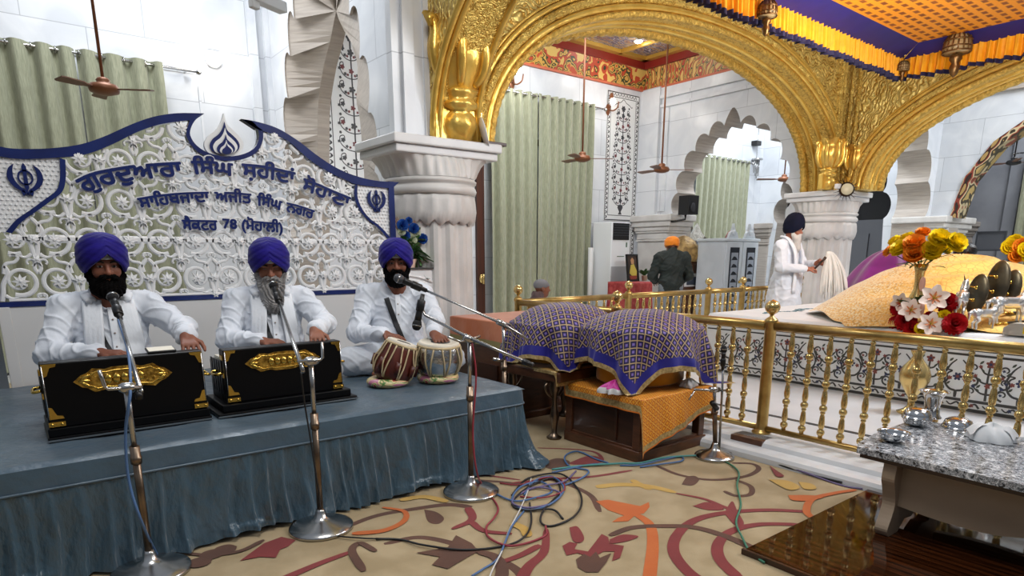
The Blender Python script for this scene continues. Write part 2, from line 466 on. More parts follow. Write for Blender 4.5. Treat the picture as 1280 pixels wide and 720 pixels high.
stroke([(1.160,3.562),(1.315,3.528),(1.399,3.375)], .03, .03, 3)
# the rest of the pattern, away from the traced part
for k in range(26):
    cx, cy = rng.uniform(-3.2, 2.2), rng.uniform(-2.4, 1.0)
    if math.hypot(cx-1.6, cy-1.4) < 1.1 or cy > .75 and cx > .4: continue
    r0 = rng.uniform(.18, .42); a0 = rng.uniform(0, 6.28); s_ = rng.choice([-1, 1])
    stroke([(cx+r0*(1-.1*i)*cos(a0+s_*i*.55), cy+r0*(1-.1*i)*sin(a0+s_*i*.55)) for i in range(8)], .03, .05, int(rng.integers(1, 5)))
    blob([(cx+.07*cos(t*1.2566)*(1+.5*(t % 2)), cy+.07*sin(t*1.2566)) for t in range(5)], int(rng.integers(1, 5)))
tag(m.build('carpet', PILE, recalc=False), 'beige hall carpet with maroon, brown and orange tendrils before the stage', 'carpet')

# ---------------------------------------------------------------- walls
def foil_arch(c0, c1, zs, zt, n=9, dep=.09, ogee=.12, steps=9):
    c, w, h = (c0+c1)/2, (c1-c0)/2, zt-zs
    out = []
    N = n*steps
    for k in range(N+1):
        f = PI-PI*k/N
        b = 1-dep+dep*abs(sin(n*f))**.7
        og = ogee*math.exp(-((f-PI/2)/.09)**2)
        out.append((c+w*b*cos(f), zs+h*b*sin(f)+og))
    return out
def arch_wall(name, axis, pos, th, t0, t1, ztop, c0, c1, zs, zt, mats, n=9, dep=.09, zb=-.012):
    """wall with a multifoil opening; axis 'x' wall runs along X at y=pos (grows by th)."""
    ar = foil_arch(c0, c1, zs, zt, n, dep)
    poly = [(t0,zb),(c0,zb)]+ar+[(c1,zb),(t1,zb),(t1,ztop),(t0,ztop)]
    mm = MB()
    ux = (1,0,0) if axis == 'x' else (0,1,0)
    o = (0,pos,0) if axis == 'x' else (pos,0,0)
    d = (0,th,0) if axis == 'x' else (th,0,0)
    mm.prism(poly, o, ux, (0,0,1), d, 0, 1)
    ob = mm.build(name, mats); struct(ob)
    return ob
m = MB(); m.box(-4, 20, 9.0, 9.25, -.012, 5.6)
wb = struct(m.build('wall_back', M_WX))
m = MB()     # pilasters and the raised border round the left window
for x0, x1 in ((2.83, 2.93), (3.02, 3.16)): m.box(x0, x1, 8.93, 9., 0, 5.6)
for (x0, x1, z0, z1) in ((-1.5, 2.2, 3.40, 3.425), (2.19, 2.215, .3, 3.425)): m.box(x0, x1, 8.985, 9., z0, z1)
struct(m.build('trim_1', M_WX, wb))
arch_wall('wall_left', 'y', 3.08, .03, 5.35, 9.0, 5.6, 6.02, 8.8, 1.5, 4.6, [M_WY, M_JAMB], 15, .09)
# splayed cusped reveal narrowing to a pointed opening
frt = [(6.02,0), (6.02,1.)]+foil_arch(6.02, 8.8, 1.5, 4.6, 15, .09)+[(8.8,1.), (8.8,0)]
bR = [(7.168,-1.110),(7.143,0.699),(7.116,2.195),(7.136,2.549),(7.151,2.762),(7.228,2.975),(7.165,3.137),(7.141,3.328),(7.256,3.555),(7.444,3.737),(7.558,3.863),(7.629,3.980)]
bL = [(9.026,-1.562),(8.732,0.605),(8.478,2.323),(8.435,2.562),(8.361,2.972),(8.301,3.158),(8.193,3.331),(8.059,3.519),(7.831,3.729),(7.629,3.980)]
def at_z(c, fy, fz):
    best = c[-1]
    for i in range(len(c)-1):
        for k in range(12):
            t = k/12; y, z = c[i][0]+(c[i+1][0]-c[i][0])*t, c[i][1]+(c[i+1][1]-c[i][1])*t
            if (z-1.28)/math.hypot(y, 3.42) >= (fz-1.28)/math.hypot(fy, 3.1): return (y, z)
    return best
iA = max(range(len(frt)), key=lambda i: frt[i][1])
smo = frt[:2]+foil_arch(6.02, 8.8, 1.5, 4.6, 15, 0., .12)+frt[-2:]
bk = [at_z(bR if i <= iA else bL, *smo[i]) for i in range(len(frt))]
m = MB(); m.strip([(3.1,p[0],p[1]) for p in frt], [(3.42,p[0],p[1]) for p in bk], 0); struct(m.build('wall_left_reveal', M_JAMB))
m = MB(); m.prism([(5.45,bk[0][1])]+bk+[(8.98,bk[-1][1]),(8.98,5.6),(5.45,5.6)], (3.42,0,0), (0,1,0), (0,0,1), (.16,0,0), 0, 1); struct(m.build('wall_left_inner', [M_WY, M_JAMB]))
m = MB()
for (y0, y1) in ((5.05, 5.18), (5.24, 5.4)): m.box(2.98, 3.08, y0, y1, 2.28, 5.6)
m.box(2.99, 3.08, 5.0, 5.6, 2.25, 5.6); m.box(2.985, 3.3, 4.99, 5.55, 3.5, 5.6); m.box(2.7, 3.04, 5.012, 5.1, 2.24, 5.6); m.box(2.9, 3.56, 5.03, 5.1, 2.24, 5.6); m.box(2.78, 2.88, 4.97, 5.0, 2.24, 5.6)
struct(m.build('trim_2', M_WY))
arch_wall('wall_right', 'y', 10.3, .55, 5.6, 9.0, 5.6, 5.75, 8.22, 2.0, 3.62, [M_WY, M_JAMB], 11, .09)
m = MB()
for z0, z1, x in ((4.14, 4.2, 10.24), (3.98, 4.03, 10.25), (4.2, 4.35, 10.27)): m.box(x, 10.3, 5.6, 8.6, z0, z1)
m.box(10.22, 10.3, 8.55, 9.0, 0, 4.35); m.box(10.26, 10.3, 8.35, 8.5, 2.1, 3.96)
struct(m.build('trim_3', M_WY))
# beyond the far column
arch_wall('wall_side', 'x', 5.25, .6, 11.0, 16.0, 5.6, 11.15, 14.5, 2.0, 4.05, [M_WX, M_JAMB], 9, .09)
arch_wall('wall_far', 'y', 14.6, .5, 5.86, 9.0, 5.6, 5.99, 8.62, 2.0, 3.75, [M_WY, M_JAMB], 9, .1)
arch_wall('wall_far', 'y', 14.6, .5, -3., 5.25, 5.6, .4, 4.9, 1.98, 4.0, [M_WY, M_JAMB], 1, .0)
m = MB()
for z0, z1 in ((4.36, 4.44), (4.12, 4.2)): m.box(14.5, 14.6, -3, 5.25, z0, z1)
struct(m.build('trim_4', M_JAMB))
m = MB(); m.box(19., 19.3, -3, 9, -.012, 5.6)
for y0, y1 in ((6.1, 6.3), (5.0, 5.25)): m.box(18.9, 19., y0, y1, 0, 5.6)
struct(m.build('wall_end', M_GREY))
# room beyond the far arch, its dimness painted: near-black sheet above, grey wall below
m = MB(); m.box(15.9, 16.0, 5.6, 9., 2.05, 5.6); struct(m.build('wall_recess_shade', M_DARK))
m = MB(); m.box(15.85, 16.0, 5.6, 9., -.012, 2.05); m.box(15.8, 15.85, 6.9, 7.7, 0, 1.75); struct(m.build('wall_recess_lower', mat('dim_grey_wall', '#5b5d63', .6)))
m = MB()
for x0, x1, z0, z1 in ((6.27, 6.37, 0, 3.2), (6.37, 6.42, 0, 3.2), (6.37, 8.8, 3.1, 3.2)): m.box(x0, x1, 8.945, 9., z0, z1)
d3 = m.build('door_3', mat('dark_teak', '#4a2415', .5, vary=('#2e160c', 3., .7), streak=(8, 8, .6))); struct(d3)
m = MB(); m.ell((6.34, 8.925, .88), (.05, .03, .08)); m.tube([(6.34,8.94,.95),(6.34,8.87,.95),(6.34,8.87,.8),(6.34,8.94,.8)], .014)
struct(m.build('door_handle', M_BRASS, d3))

# painted ceiling of the aisle bay, with its frieze
def painted(name, scale, stops, dist=6.):
    t = NT(name); co = t.co()
    n = t.n('TexNoise', Scale=scale*.4, Detail=3.0); t.l(co, n.inputs['Vector'])
    mx = t.mix(co, n.outputs['Color'], .12)
    w = t.n('TexWave', Scale=scale*.35, Distortion=dist, Detail=3.0, wave_type='RINGS'); t.l(mx, w.inputs['Vector'])
    v = t.n('TexVoronoi', Scale=scale); t.l(mx, v.inputs['Vector'])
    c = t.ramp(t.mix(w.outputs['Fac'], v.outputs['Distance'], .55), stops, 'CONSTANT')
    t.base(c); t.pr(Roughness=.35); return t.m
M_PAINT = painted('painted_ceiling', 8., [(0, '#35406b'), (.2, '#7d4a3a'), (.3, '#a98d55'), (.38, '#2e3557'), (.5, '#a6abb8'), (.58, '#5a3530'), (.68, '#3c4668'), (.78, '#b09a66')])
M_FRIEZE = painted('gilt_frieze', 7.5, [(0, '#b8482a'), (.24, '#c2984a'), (.34, '#2f3a22'), (.42, '#c9a253'), (.5, '#343d26'), (.56, '#b0432a'), (.7, '#cfae62')])
M_REDB = mat('red_beam', '#7c1f18', .45)
m = MB(); m.box(3.6, 10.3, 5.55, 9., 4.86, 4.95)
ce = struct(m.build('ceiling', M_PAINT))
m = MB()
for (x0,x1,y0,y1) in ((3.6,10.3,8.72,8.84),(9.98,10.1,5.6,8.84),(3.6,10.3,7.0,7.06),(6.4,6.46,5.6,8.8),(9.3,9.36,5.6,8.8)): m.box(x0,x1,y0,y1,4.80,4.87)
struct(m.build('ceiling_beam', mat('gilt_beam', '#caa24a', .35, .5), ce))
m = MB(); m.box(3.6, 10.2, 8.84, 8.9, 4.68, 4.86); m.box(10.1, 10.16, 5.6, 8.9, 4.68, 4.86)
struct(m.build('trim_5', M_REDB, ce))
m = MB()
m.strip([(3.6,8.97,4.36),(3.6,8.94,4.5),(3.6,8.88,4.69)], [(10.28,8.97,4.36),(10.25,8.94,4.5),(10.19,8.88,4.69)], sm=True)
m.strip([(10.28,8.97,4.36),(10.25,8.94,4.5),(10.19,8.88,4.69)], [(10.28,5.6,4.36),(10.25,5.6,4.5),(10.19,5.6,4.69)], sm=True)
struct(m.build('trim_6', M_FRIEZE, ce))
m = MB(); m.box(3.6, 10.28, 8.96, 9., 4.33, 4.365); m.box(10.26, 10.3, 5.6, 9., 4.33, 4.365)
struct(m.build('trim_7', mat('thin_red_line', '#c2664a', .5), ce))

# ---------------------------------------------------------------- marble columns with carved capitals
def column(cx, cy, half_w, half_d, ztop, r, label, s=1.0):
    root = thing('column', label, 'column', (cx, cy, 0 if cx < 5 else .1))
    zb = 0 if cx < 5 else .1
    m = MB()
    k16 = lambda a, k: 1+.03*(1 if (a*16/(2*PI)+.25) % 1 < .5 else -1)
    m.lathe([(r*1.05,zb),(r*1.05,zb+.12),(r*1.02,zb+.16),(r*1.04,zb+.24),(r*1.0,zb+.3),(r,zb+.36),(r*.98,ztop-.66)], (cx,cy,0), 64, flute=k16, sm=False)
    m.build('shaft', M_CAP, root)
    m = MB(); zl = ztop-.66     # collar of hanging leaves
    n = 96
    leaf = lambda a, k: 1+(.05*abs(sin(a*10))+.012*cos(a*40))*(1 if 0 < k < 5 else .3)
    vs = []
    prof = [(r*.98,.0),(r*1.04,.01),(r*1.07,.08),(r*1.05,.16),(r*1.03,.2),(r*1.0,.22)]
    fs = []
    for k, (q, z) in enumerate(prof):
        for i in range(n):
            a = 2*PI*i/n
            dz = -.05*abs(cos(a*10)) if k < 2 else 0
            vs.append((cx+q*leaf(a,k)*cos(a), cy+q*leaf(a,k)*sin(a), zl+z+dz))
    for k in range(len(prof)-1):
        for i in range(n): j = (i+1) % n; fs.append((k*n+i, k*n+j, (k+1)*n+j, (k+1)*n+i))
    m.add(vs, fs, 0, True); m.build('leaf_collar', M_CAP, root)
    m = MB(); m.lathe([(r*1.0,zl+.21),(r*1.1,zl+.22),(r*1.13,zl+.25),(r*1.1,zl+.28),(r*1.06,zl+.29),(r*1.06,zl+.305),(r*1.12,zl+.315),(r*1.13,zl+.335),(r*1.08,zl+.35),(r*1.0,zl+.36)], (cx,cy,0), 48)
    m.build('necking', M_CAP, root)
    m = MB()                    # fluted flaring bell, round below and square above
    q = [(0,.0),(.08,.02),(.22,.06),(.45,.11),(.75,.15),(1,.17)]
    n = 144; vs = []; fs = []
    for k, (f, z) in enumerate(q):
        for i in range(n):
            a = 2*PI*i/n; ca, sa = cos(a), sin(a)
            sq = 1/max(abs(ca)/(half_w-.07), abs(sa)/(half_d-.05)); rd = r*1.06
            e = rd*(1-f)+min(sq, (half_w+half_d)/2*1.12)*f
            e *= 1+.075*(abs(sin(a*14))-.5)*(1 if 0 < k < 5 else .2)
            vs.append((cx+e*ca, cy+e*sa, zl+.355+z*1.0))
    for k in range(len(q)-1):
        for i in range(n): j = (i+1) % n; fs.append((k*n+i, k*n+j, (k+1)*n+j, (k+1)*n+i))
    m.add(vs, fs, 0, True); m.build('fluted_bell', M_CAP, root)
    m = MB()
    m.box(cx-half_w+.03, cx+half_w-.03, cy-half_d+.03, cy+half_d-.03, ztop-.14, ztop-.075)
    m.box(cx-half_w, cx+half_w, cy-half_d, cy+half_d, ztop-.075, ztop)
    m.build('abacus', M_MAR, root, bevel=.012)
    return root
column(3.14, 5.21, .54, .37, 2.23, .37, 'carved white marble column behind the blue flower vase, beside the lattice sign')
column(10.25, 5.15, .5, .45, 2.2, .40, 'white marble column behind the old man standing on the palki platform')
def pier(cx, cy, hw, hd, zt, label, m0=M_CAP, zb=0):
    root = thing('column', label, 'column', (cx, cy, zb))
    m = MB(); m.box(cx-hw*.72, cx+hw*.72, cy-hd*.72, cy+hd*.72, zb, zt-.5); m.build('shaft', m0, root, bevel=.03)
    m = MB()
    for a, z0, z1 in ((.78, .5, .46), (.74, .46, .34), (.8, .34, .3), (.84, .3, .22), (.92, .22, .12), (1., .12, 0)): m.box(cx-hw*a, cx+hw*a, cy-hd*a, cy+hd*a, zt-z0, zt-z1)
    m.build('capital', m0, root, bevel=.02)
    return root
pier(10.42, 8.5, .4, .52, 2.02, 'marble pier with a stepped capital behind the man in the orange turban')
pier(15.1, 5.35, .8, .5, 2.0, 'marble pier capital under the arch, seen above the yellow flowers')
pier(14.9, 8.81, .45, .22, 2.0, 'grey marble pier by the white double cupboard', M_JAMB)
pier(18.6, 6.2, .6, .5, 2.05, 'grey pier with a dark wall panel, left of the curtain at the right edge', M_JAMB)

# ---------------------------------------------------------------- gilded arches
def ell_curve(t0, t1, zs, zt, n=64, p=2.15):
    c, w, h = (t0+t1)/2, (t1-t0)/2, zt-zs
    out = []
    for k in range(n+1):
        f = PI-PI*k/n
        out.append((c+w*math.copysign(abs(cos(f))**(2/p), cos(f)), zs+h*abs(sin(f))**(2/p)))
    return out
def offset(c, d):
    out = []
    for k in range(len(c)):
        a, b = V(c[max(k-1,0)]), V(c[min(k+1,len(c)-1)]); t = (b-a).normalized()
        out.append((c[k][0]-t.y*d, c[k][1]+t.x*d))
    return out
def gilded_arch(label, axis, pos, th, t0, t1, tt0, tt1, zs, zt, ztop, full=True):
    """face at pos, thickness th (signed, away from the viewer)"""
    root = thing('gilded_arch', label, 'arch', (((t0+t1)/2, pos, zs) if axis == 'x' else (pos, (t0+t1)/2, zs)))
    P3 = (lambda t, z, d=0: (t, pos+d, z)) if axis == 'x' else (lambda t, z, d=0: (pos+d, t, z))
    cv = ell_curve(t0, t1, zs, zt)
    ux = (1,0,0) if axis == 'x' else (0,1,0); dv = (0,th,0) if axis == 'x' else (th,0,0); oo = (0,pos,0) if axis == 'x' else (pos,0,0)
    m = MB(); m.prism([(tt0,zs)]+cv+[(tt1,zs),(tt1,ztop),(tt0,ztop)], oo, ux, (0,0,1), dv, 0, 1)
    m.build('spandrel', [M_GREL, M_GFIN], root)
    e = -math.copysign(1, th)
    for nm, off, rad, dep, mt in (('rope_moulding', .03, .03, .0, M_GROPE), ('plain_moulding', .095, .032, .015, M_GOLD), ('leaf_moulding', .165, .036, .02, M_GFIN), ('outer_moulding', .235, .024, .02, M_GOLD), ('bead_moulding', .275, .012, .015, M_GOLD))[:None if full else 0]:
        m = MB(); cc = offset(cv, off)
        cc = bez(cc, 3)
        rr = [rad*(1+(.28*abs(sin(k*1.05)) if nm == 'rope_moulding' else .12*abs(sin(k*.7)) if nm == 'leaf_moulding' else 0)) for k in range(len(cc))]
        m.tube([P3(t, z, e*dep) for t, z in cc], rr, 10); m.build(nm, mt, root)
    if not full:
        for f in (.0, .12, .9):
            m = MB(); m.tube([P3(t, z, th*f) for t, z in offset(cv, -.005)], .028, 8); m.build('bead_moulding', M_GOLD, root)
        return root
    m = MB(); cc = bez(offset(cv, .0), 3)       # rope along the far edge of the soffit
    m.tube([P3(t, z, th*.97) for t, z in cc], [.055*(1+.3*abs(sin(k*1.05))) for k in range(len(cc))], 8); m.build('rope_moulding', M_GROPE, root)
    m = MB()
    for f in (.3, .62): m.tube([P3(t, z, th*f) for t, z in offset(cv, .0)], .03, 8)
    m.build('soffit_moulding', M_GOLD, root)
    return root
gilded_arch('gilded relief arch over the green curtains, between the two marble columns', 'x', 5.0, .48, 3.70, 10.1, 3.56, 10.12, 2.21, 3.79, 5.5)
gilded_arch('gilded relief arch rising from the far column to the right edge', 'y', 10.12, .48, -2.2, 4.55, -2.6, 5.0, 2.21, 3.66, 5.5)
gilded_arch('gilded arch end with a leaf bracket above the near column', 'y', 3.04, .5, -2.3, 4.98, -2.7, 5.02, 2.23, 4.0, 5.5, False)
m = MB()     # ribbed corner strip where the two arches meet
for dx in (-.16, -.06, .04): m.tube([(10.1+dx, 4.97, 2.35), (10.1+dx, 4.97, 5.5)], .03, 8)
for dy in (.1, .2): m.tube([(10.09, 4.98-dy, 2.35), (10.09, 4.98-dy, 5.5)], .028, 8)
m.box(9.9, 10.12, 4.975, 5., 2.3, 5.5)
tag(m.build('corner_rib', M_GFIN), 'ribbed gold corner strip above the far column, between two arches', 'trim')
def bracket(cx, cy, zb, s, label, ax='x'):
    root = thing('leaf_bracket', label, 'bracket', (cx, cy, zb))
    m = MB(); hw = .25*s
    m.box(cx-hw, cx+hw, cy-.02, cy+.05, zb, zb+.3*s)
    m.build('backplate', M_GOLD, root, bevel=.01)
    m = MB()
    m.lathe([(.10*s,.0),(.13*s,.06*s),(.155*s,.12*s),(.14*s,.2*s),(.09*s,.25*s),(.16*s,.27*s),(.16*s,.31*s),(.12*s,.33*s),(.14*s,.36*s),(.17*s,.4*s)], (cx,cy,zb), 24, flute=lambda a, k: 1+.05*cos(a*8))
    m.build('vase', M_GOLD, root)
    m = MB()
    def cupf(u, v):
        a = 2*PI*u; z = v
        q = (.15+.1*sin(min(v*1.3,1)*PI*.75)+.02*v)*(1+.1*abs(sin(a*3.5))*(.3+v))+(.05*max(v-.85,0)/.15)
        return (cx+q*s*cos(a), cy+q*s*.8*sin(a), zb+(.4+.52*v+.05*v*v*abs(sin(a*3.5)))*s)
    m.grid(48, 14, cupf, cu=True)
    for k in range(7):
        a = 2*PI*(k+.5)/7+.3
        pts = [(cx+q*s*cos(a), cy+q*s*.85*sin(a), zb+z*s) for q, z in ((.16,.44),(.25,.52),(.285,.66),(.27,.8),(.285,.9),(.33,.9),(.32,.84))]
        m.tube(bez(pts, 3), [.05*s*(1-abs(j/18-.4)*.9) for j in range(19)], 7)
    m.build('leaf_cup', M_GOLD, root)
    return root
bracket(3.3, 4.97, 2.23, 1.0, 'gold leaf-cup bracket on the near column capital')
bracket(9.74, 4.93, 2.2, .72, 'gold leaf-cup bracket on the far column, left of the round emblem')
bracket(10.2, 4.76, 2.2, .66, 'gold leaf-cup bracket on the far column, right of the round emblem')

# ---------------------------------------------------------------- draped stage
M_SATIN = mat('slate_satin', '#43596a', .38, vary=('#3c5260', 3., .6), bump=(6., .5, .04), sheen=.2, spec=.7)
M_SATIN2 = mat('slate_satin_skirt', '#3d5666', .27, vary=('#334854', 4., .6), bump=(11., .75, .03), sheen=.25, spec=.8, streak=(2, 2, .8))
SX0, SX1, SY0, SY1, SZ = -1.1, 2.42, 2.965, 4.9, .49
st = thing('stage', 'low stage draped in slate blue satin under the three musicians', 'stage', ((SX0+SX1)/2, (SY0+SY1)/2, 0))
m = MB(); m.box(SX0+.03, SX1-.03, SY0+.03, SY1, 0, SZ-.02); m.build('platform', mat('plywood', '#8a6a45', .7), st)
m = MB()
def topf(u, v):
    x = SX0+(SX1-SX0)*u; y = SY0+(SY1-SY0)*v
    w = .0035*sin(x*9+2*sin(y*5))*sin(y*7+x)+.002*sin(23*x+9*y)
    e = min(x-SX0, SX1-x, y-SY0)
    return (x, y, SZ-.004+min(w, .003)-(.012*max(0, 1-e/.02)))
m.grid(150, 60, topf); m.build('top_cloth', M_SATIN, st, recalc=False)
m = MB()
def path_at(s):      # along the front and round the right side, bevelled corner
    L1 = SX1-SX0
    if s < L1-.05: return (SX0+s, SY0, 0, -1)
    if s < L1+.05:
        t = (s-L1+.05)/.1*PI/2; return (SX1-.05+.05*sin(t), SY0+.05-.05*cos(t), sin(t), -cos(t))
    return (SX1, SY0+.05+(s-L1-.05), 1, 0)
LT = SX1-SX0+SY1-SY0
def bandf(u, v):
    s = u*LT; x, y, nx, ny = path_at(s); o = .004+.003*sin(s*31)*v+.006*v
    return (x+nx*o, y+ny*o, SZ-.012-.085*v+.002*sin(s*17)*v)
m.grid(420, 6, bandf); m.build('edge_band', M_SATIN, st, recalc=False)
m = MB()
m.tube([(path_at(u*LT/200)[0]+path_at(u*LT/200)[2]*.014, path_at(u*LT/200)[1]+path_at(u*LT/200)[3]*.014, SZ-.1) for u in range(201)], .006, 6)
m.build('piping', M_SATIN, st)
m = MB()
def skirtf(u, v):
    s = u*LT; x, y, nx, ny = path_at(s)
    q = s/.088+.55*sin(s*5.3)+.35*sin(s*13.1)+.12*sin(s*3+4*v)
    fr = q-math.floor(q)
    pl = (fr**1.6 if fr < .8 else (1-fr)/.2*.7)
    a = .008+.045*v**.7
    fl = .008+.03*v*v+.10*math.exp(-((s-(SX1-SX0)-.02)/.16)**2)*v**7*(.6+.5*sin(s*40))+.03*math.exp(-((s-(SX1-SX0)-.02)/.2)**2)*v
    o = fl+a*pl+.012*v*sin(s*23+3*v)+.007*sin(s*61+v*6)*v
    return (x+nx*o, y+ny*o, SZ-.1-(SZ-.115)*v+.02*v*max(0,sin(s*7.+1))*(1 if v > .9 else 0))
m.grid(1000, 22, skirtf); m.build('pleated_skirt', M_SATIN2, st, recalc=False)
m = MB(); m.box(SX0, SX1-.02, SY0+.02, SY0+.021, 0, .05); m.build('lining', M_BLACK, st)

# ---------------------------------------------------------------- sign board: white lattice, navy border, Gurmukhi lettering
M_NAVY = mat('navy_gloss', '#1a2a66', .25, vary=('#131d4a', 6., .5), coat=.4)
M_SW = mat('white_enamel', '#e4e5e6', .35)
M_SW2 = mat('white_panel', '#cfcfce', .5)
BY = 4.95
sg = thing('sign_board', 'white openwork sign with navy border and Gurmukhi lettering behind the musicians', 'sign', (1.35, BY, .49))
top_l = [(0.050,1.886),(0.093,1.886),(0.137,1.881),(0.213,1.884),(0.343,1.901),(0.490,1.937),(0.624,1.997),(0.773,2.080),(0.908,2.143),(1.053,2.183),(1.222,2.203)]
notch_out = [(1.222,2.201),(1.162,2.154),(1.126,2.094),(1.121,2.049),(1.151,1.996),(1.217,1.956),(1.319,1.939),(1.438,1.960),(1.530,2.011),(1.569,2.079),(1.565,2.153),(1.530,2.191),(1.460,2.196)]
top_r = [(1.460,2.196),(1.568,2.190),(1.706,2.163),(1.847,2.096),(1.992,2.003),(2.146,1.923),(2.308,1.876),(2.480,1.854),(2.675,1.857)]
inn_l = [(0.375,1.842),(0.503,1.878),(0.661,1.954),(0.805,2.040),(0.950,2.104),(1.127,2.149)]
notch_in = [(1.127,2.149),(1.100,2.082),(1.100,2.031),(1.133,1.974),(1.204,1.929),(1.316,1.910),(1.446,1.931),(1.544,1.985),(1.596,2.071),(1.597,2.141),(1.558,2.142)]
inn_r = [(1.558,2.142),(1.674,2.117),(1.787,2.079),(1.928,1.969),(2.079,1.889),(2.219,1.840),(2.305,1.815)]
xl, xr = (-0.083, 4.950, 1.029)[0], (2.624, 4.950, 0.987)[0]
zb = 1.0
bw = .05
def band(a, b, mb, y0, y1, mi=0):   # closed ribbon between two outlines of equal sampling
    n = 60
    def rs(c):
        c = [V(p) for p in bez(c, 6)]; L = [0]
        for i in range(1, len(c)): L.append(L[-1]+(c[i]-c[i-1]).length)
        out = []
        for k in range(n+1):
            s = L[-1]*k/n; j = max(i for i in range(len(L)) if L[i] <= s+1e-9); j = min(j, len(c)-2)
            t = (s-L[j])/max(L[j+1]-L[j], 1e-9); out.append(c[j].lerp(c[j+1], t))
        return out
    A, B = rs(a), rs(b)
    for k in range(n):
        q = [A[k], A[k+1], B[k+1], B[k]]
        vs = [(p.x, y, p.y) for y in (y0, y1) for p in q]
        mb.add(vs, [(0,1,2,3),(4,7,6,5),(0,4,5,1),(2,6,7,3)]+([(0,3,7,4)] if k == 0 else [])+([(1,5,6,2)] if k == n-1 else []), mi)
m = MB()
band([(xl, top_l[0][1])]+top_l, [(xl, top_l[0][1]-.055)]+[(p[0], p[1]-.055) for p in top_l[:5]]+inn_l[1:], m, BY-.03, BY+.03)
band(notch_out, notch_in, m, BY-.03, BY+.03)
band(top_r, inn_r+[(xr-.02, top_r[-1][1]-.055)], m, BY-.03, BY+.03)
m.box(xr-bw, xr, BY-.031, BY+.031, zb-.02, top_r[-1][1]); m.box(xl, xl+bw, BY-.031, BY+.031, zb-.02, top_l[0][1])
m.box(xl, xr, BY-.028, BY+.028, zb-.03, zb)
pl_c = [(0.372,1.848),(0.359,1.737),(0.331,1.660),(0.263,1.601),(0.184,1.537),(0.110,1.479),(0.051,1.409)]
pr_c = [(2.305,1.815),(2.299,1.724),(2.329,1.640),(2.394,1.562),(2.483,1.502),(2.573,1.415)]
tw = lambda c, d: [(p[0]+d, p[1]-abs(d)*.3) for p in c]
band(pl_c, tw(pl_c, .028), m, BY-.03, BY+.03); band(pr_c, tw(pr_c, -.024), m, BY-.03, BY+.03)
m.build('border', M_NAVY, sg)
def stud_panel(poly, nm):
    mm = MB(); mm.prism(poly, (0,BY-.012,0), d=(0,.024,0))
    x0, x1 = min(p[0] for p in poly), max(p[0] for p in poly); z0, z1 = min(p[1] for p in poly), max(p[1] for p in poly)
    s = .026
    for i in range(int((x1-x0)/s)+1):
        for j in range(int((z1-z0)/s)+1):
            cx, cz = x0+s*(i+.5*(j % 2)), z0+s*j
            if inside((cx, cz), poly):
                q = s*.47
                mm.add([(cx-q,BY-.012,cz),(cx,BY-.012,cz-q),(cx+q,BY-.012,cz),(cx,BY-.012,cz+q),(cx,BY-.021,cz)], [(0,1,4),(1,2,4),(2,3,4),(3,0,4)])
    return mm.build(nm, M_SW, sg)
def inside(p, poly):
    c = False; n = len(poly)
    for i in range(n):
        a, b = poly[i], poly[i-1]
        if (a[1] > p[1]) != (b[1] > p[1]) and p[0] < (b[0]-a[0])*(p[1]-a[1])/(b[1]-a[1])+a[0]: c = not c
    return c
left_poly = [(xl+bw, top_l[0][1]-.05), (pl_c[0][0], pl_c[0][1])]+pl_c[1:]+[(xl+bw, pl_c[-1][1])]
right_poly = [(pr_c[0][0], pr_c[0][1])]+pr_c[1:]+[(xr-bw, pr_c[-1][1]), (xr-bw, top_r[-1][1]-.05)]
stud_panel(left_poly, 'corner_panel'); stud_panel(right_poly, 'corner_panel')
# lattice
reg = [(xl+bw, zb)]+[pl_c[-1]]+pl_c[::-1]+inn_l+notch_in+inn_r+pr_c+[(xr-bw, pr_c[-1][1]), (xr-bw, zb)]
m = MB()
def scroll(pts, w0, w1=None, d=.03, y=BY-.018):
    w1 = w0 if w1 is None else w1
    run = []
    def flush():
        n = len(run)
        if n < 2: return
        vs = []; fs = []
        for k in range(n):
            (x, z, w) = run[k]; a = run[max(k-1,0)]; b = run[min(k+1,n-1)]
            tx, tz = b[0]-a[0], b[1]-a[1]; l = math.hypot(tx, tz) or 1; nx, nz = -tz/l*w*.6, tx/l*w*.6
            for f, dy in ((-1, d), (-1, .006), (-.45, 0), (.45, 0), (1, .006), (1, d)): vs.append((x+nx*f, y+dy, z+nz*f))
        for k in range(n-1):
            for i in range(5): fs.append((k*6+i, k*6+i+1, k*6+7+i, k*6+6+i))
        fs.append((0,1,2,3,4,5)); fs.append(tuple(range((n-1)*6+5, (n-1)*6-1, -1)))
        m.add(vs, fs)
    N = len(pts)
    for k, p in enumerate(pts):
        if inside(p, reg): run.append((p[0], p[1], w0+(w1-w0)*k/max(N-1,1)))
        else: flush(); run = []
    flush()
def flower(cx, cz, r, n=8, y=BY-.03):
    if not inside((cx, cz), reg): return
    vs = [(cx, y-.006, cz)]
    for k in range(2*n):
        a = PI*k/n; q = r if k % 2 == 0 else r*.5
        vs.append((cx+q*cos(a), y+(.004 if k % 2 == 0 else -.003), cz+q*sin(a)))
    vs += [(v[0], y+.03, v[2]) for v in vs[1:]]
    fs = [(0, 1+k, 1+(k+1) % (2*n)) for k in range(2*n)]+[(1+k, 1+2*n+k, 1+2*n+(k+1) % (2*n), 1+(k+1) % (2*n)) for k in range(2*n)]
    m.add(vs, fs); m.ell((cx, y-.004, cz), (r*.24,.006,r*.24), 6, 4)
def spiral(cx, cz, r0, r1, a0, a1, n=22): return [(cx+(r0+(r1-r0)*k/n)*cos(a0+(a1-a0)*k/n), cz+(r0+(r1-r0)*k/n)*sin(a0+(a1-a0)*k/n)) for k in range(n+1)]
HW, HH = .2, .245
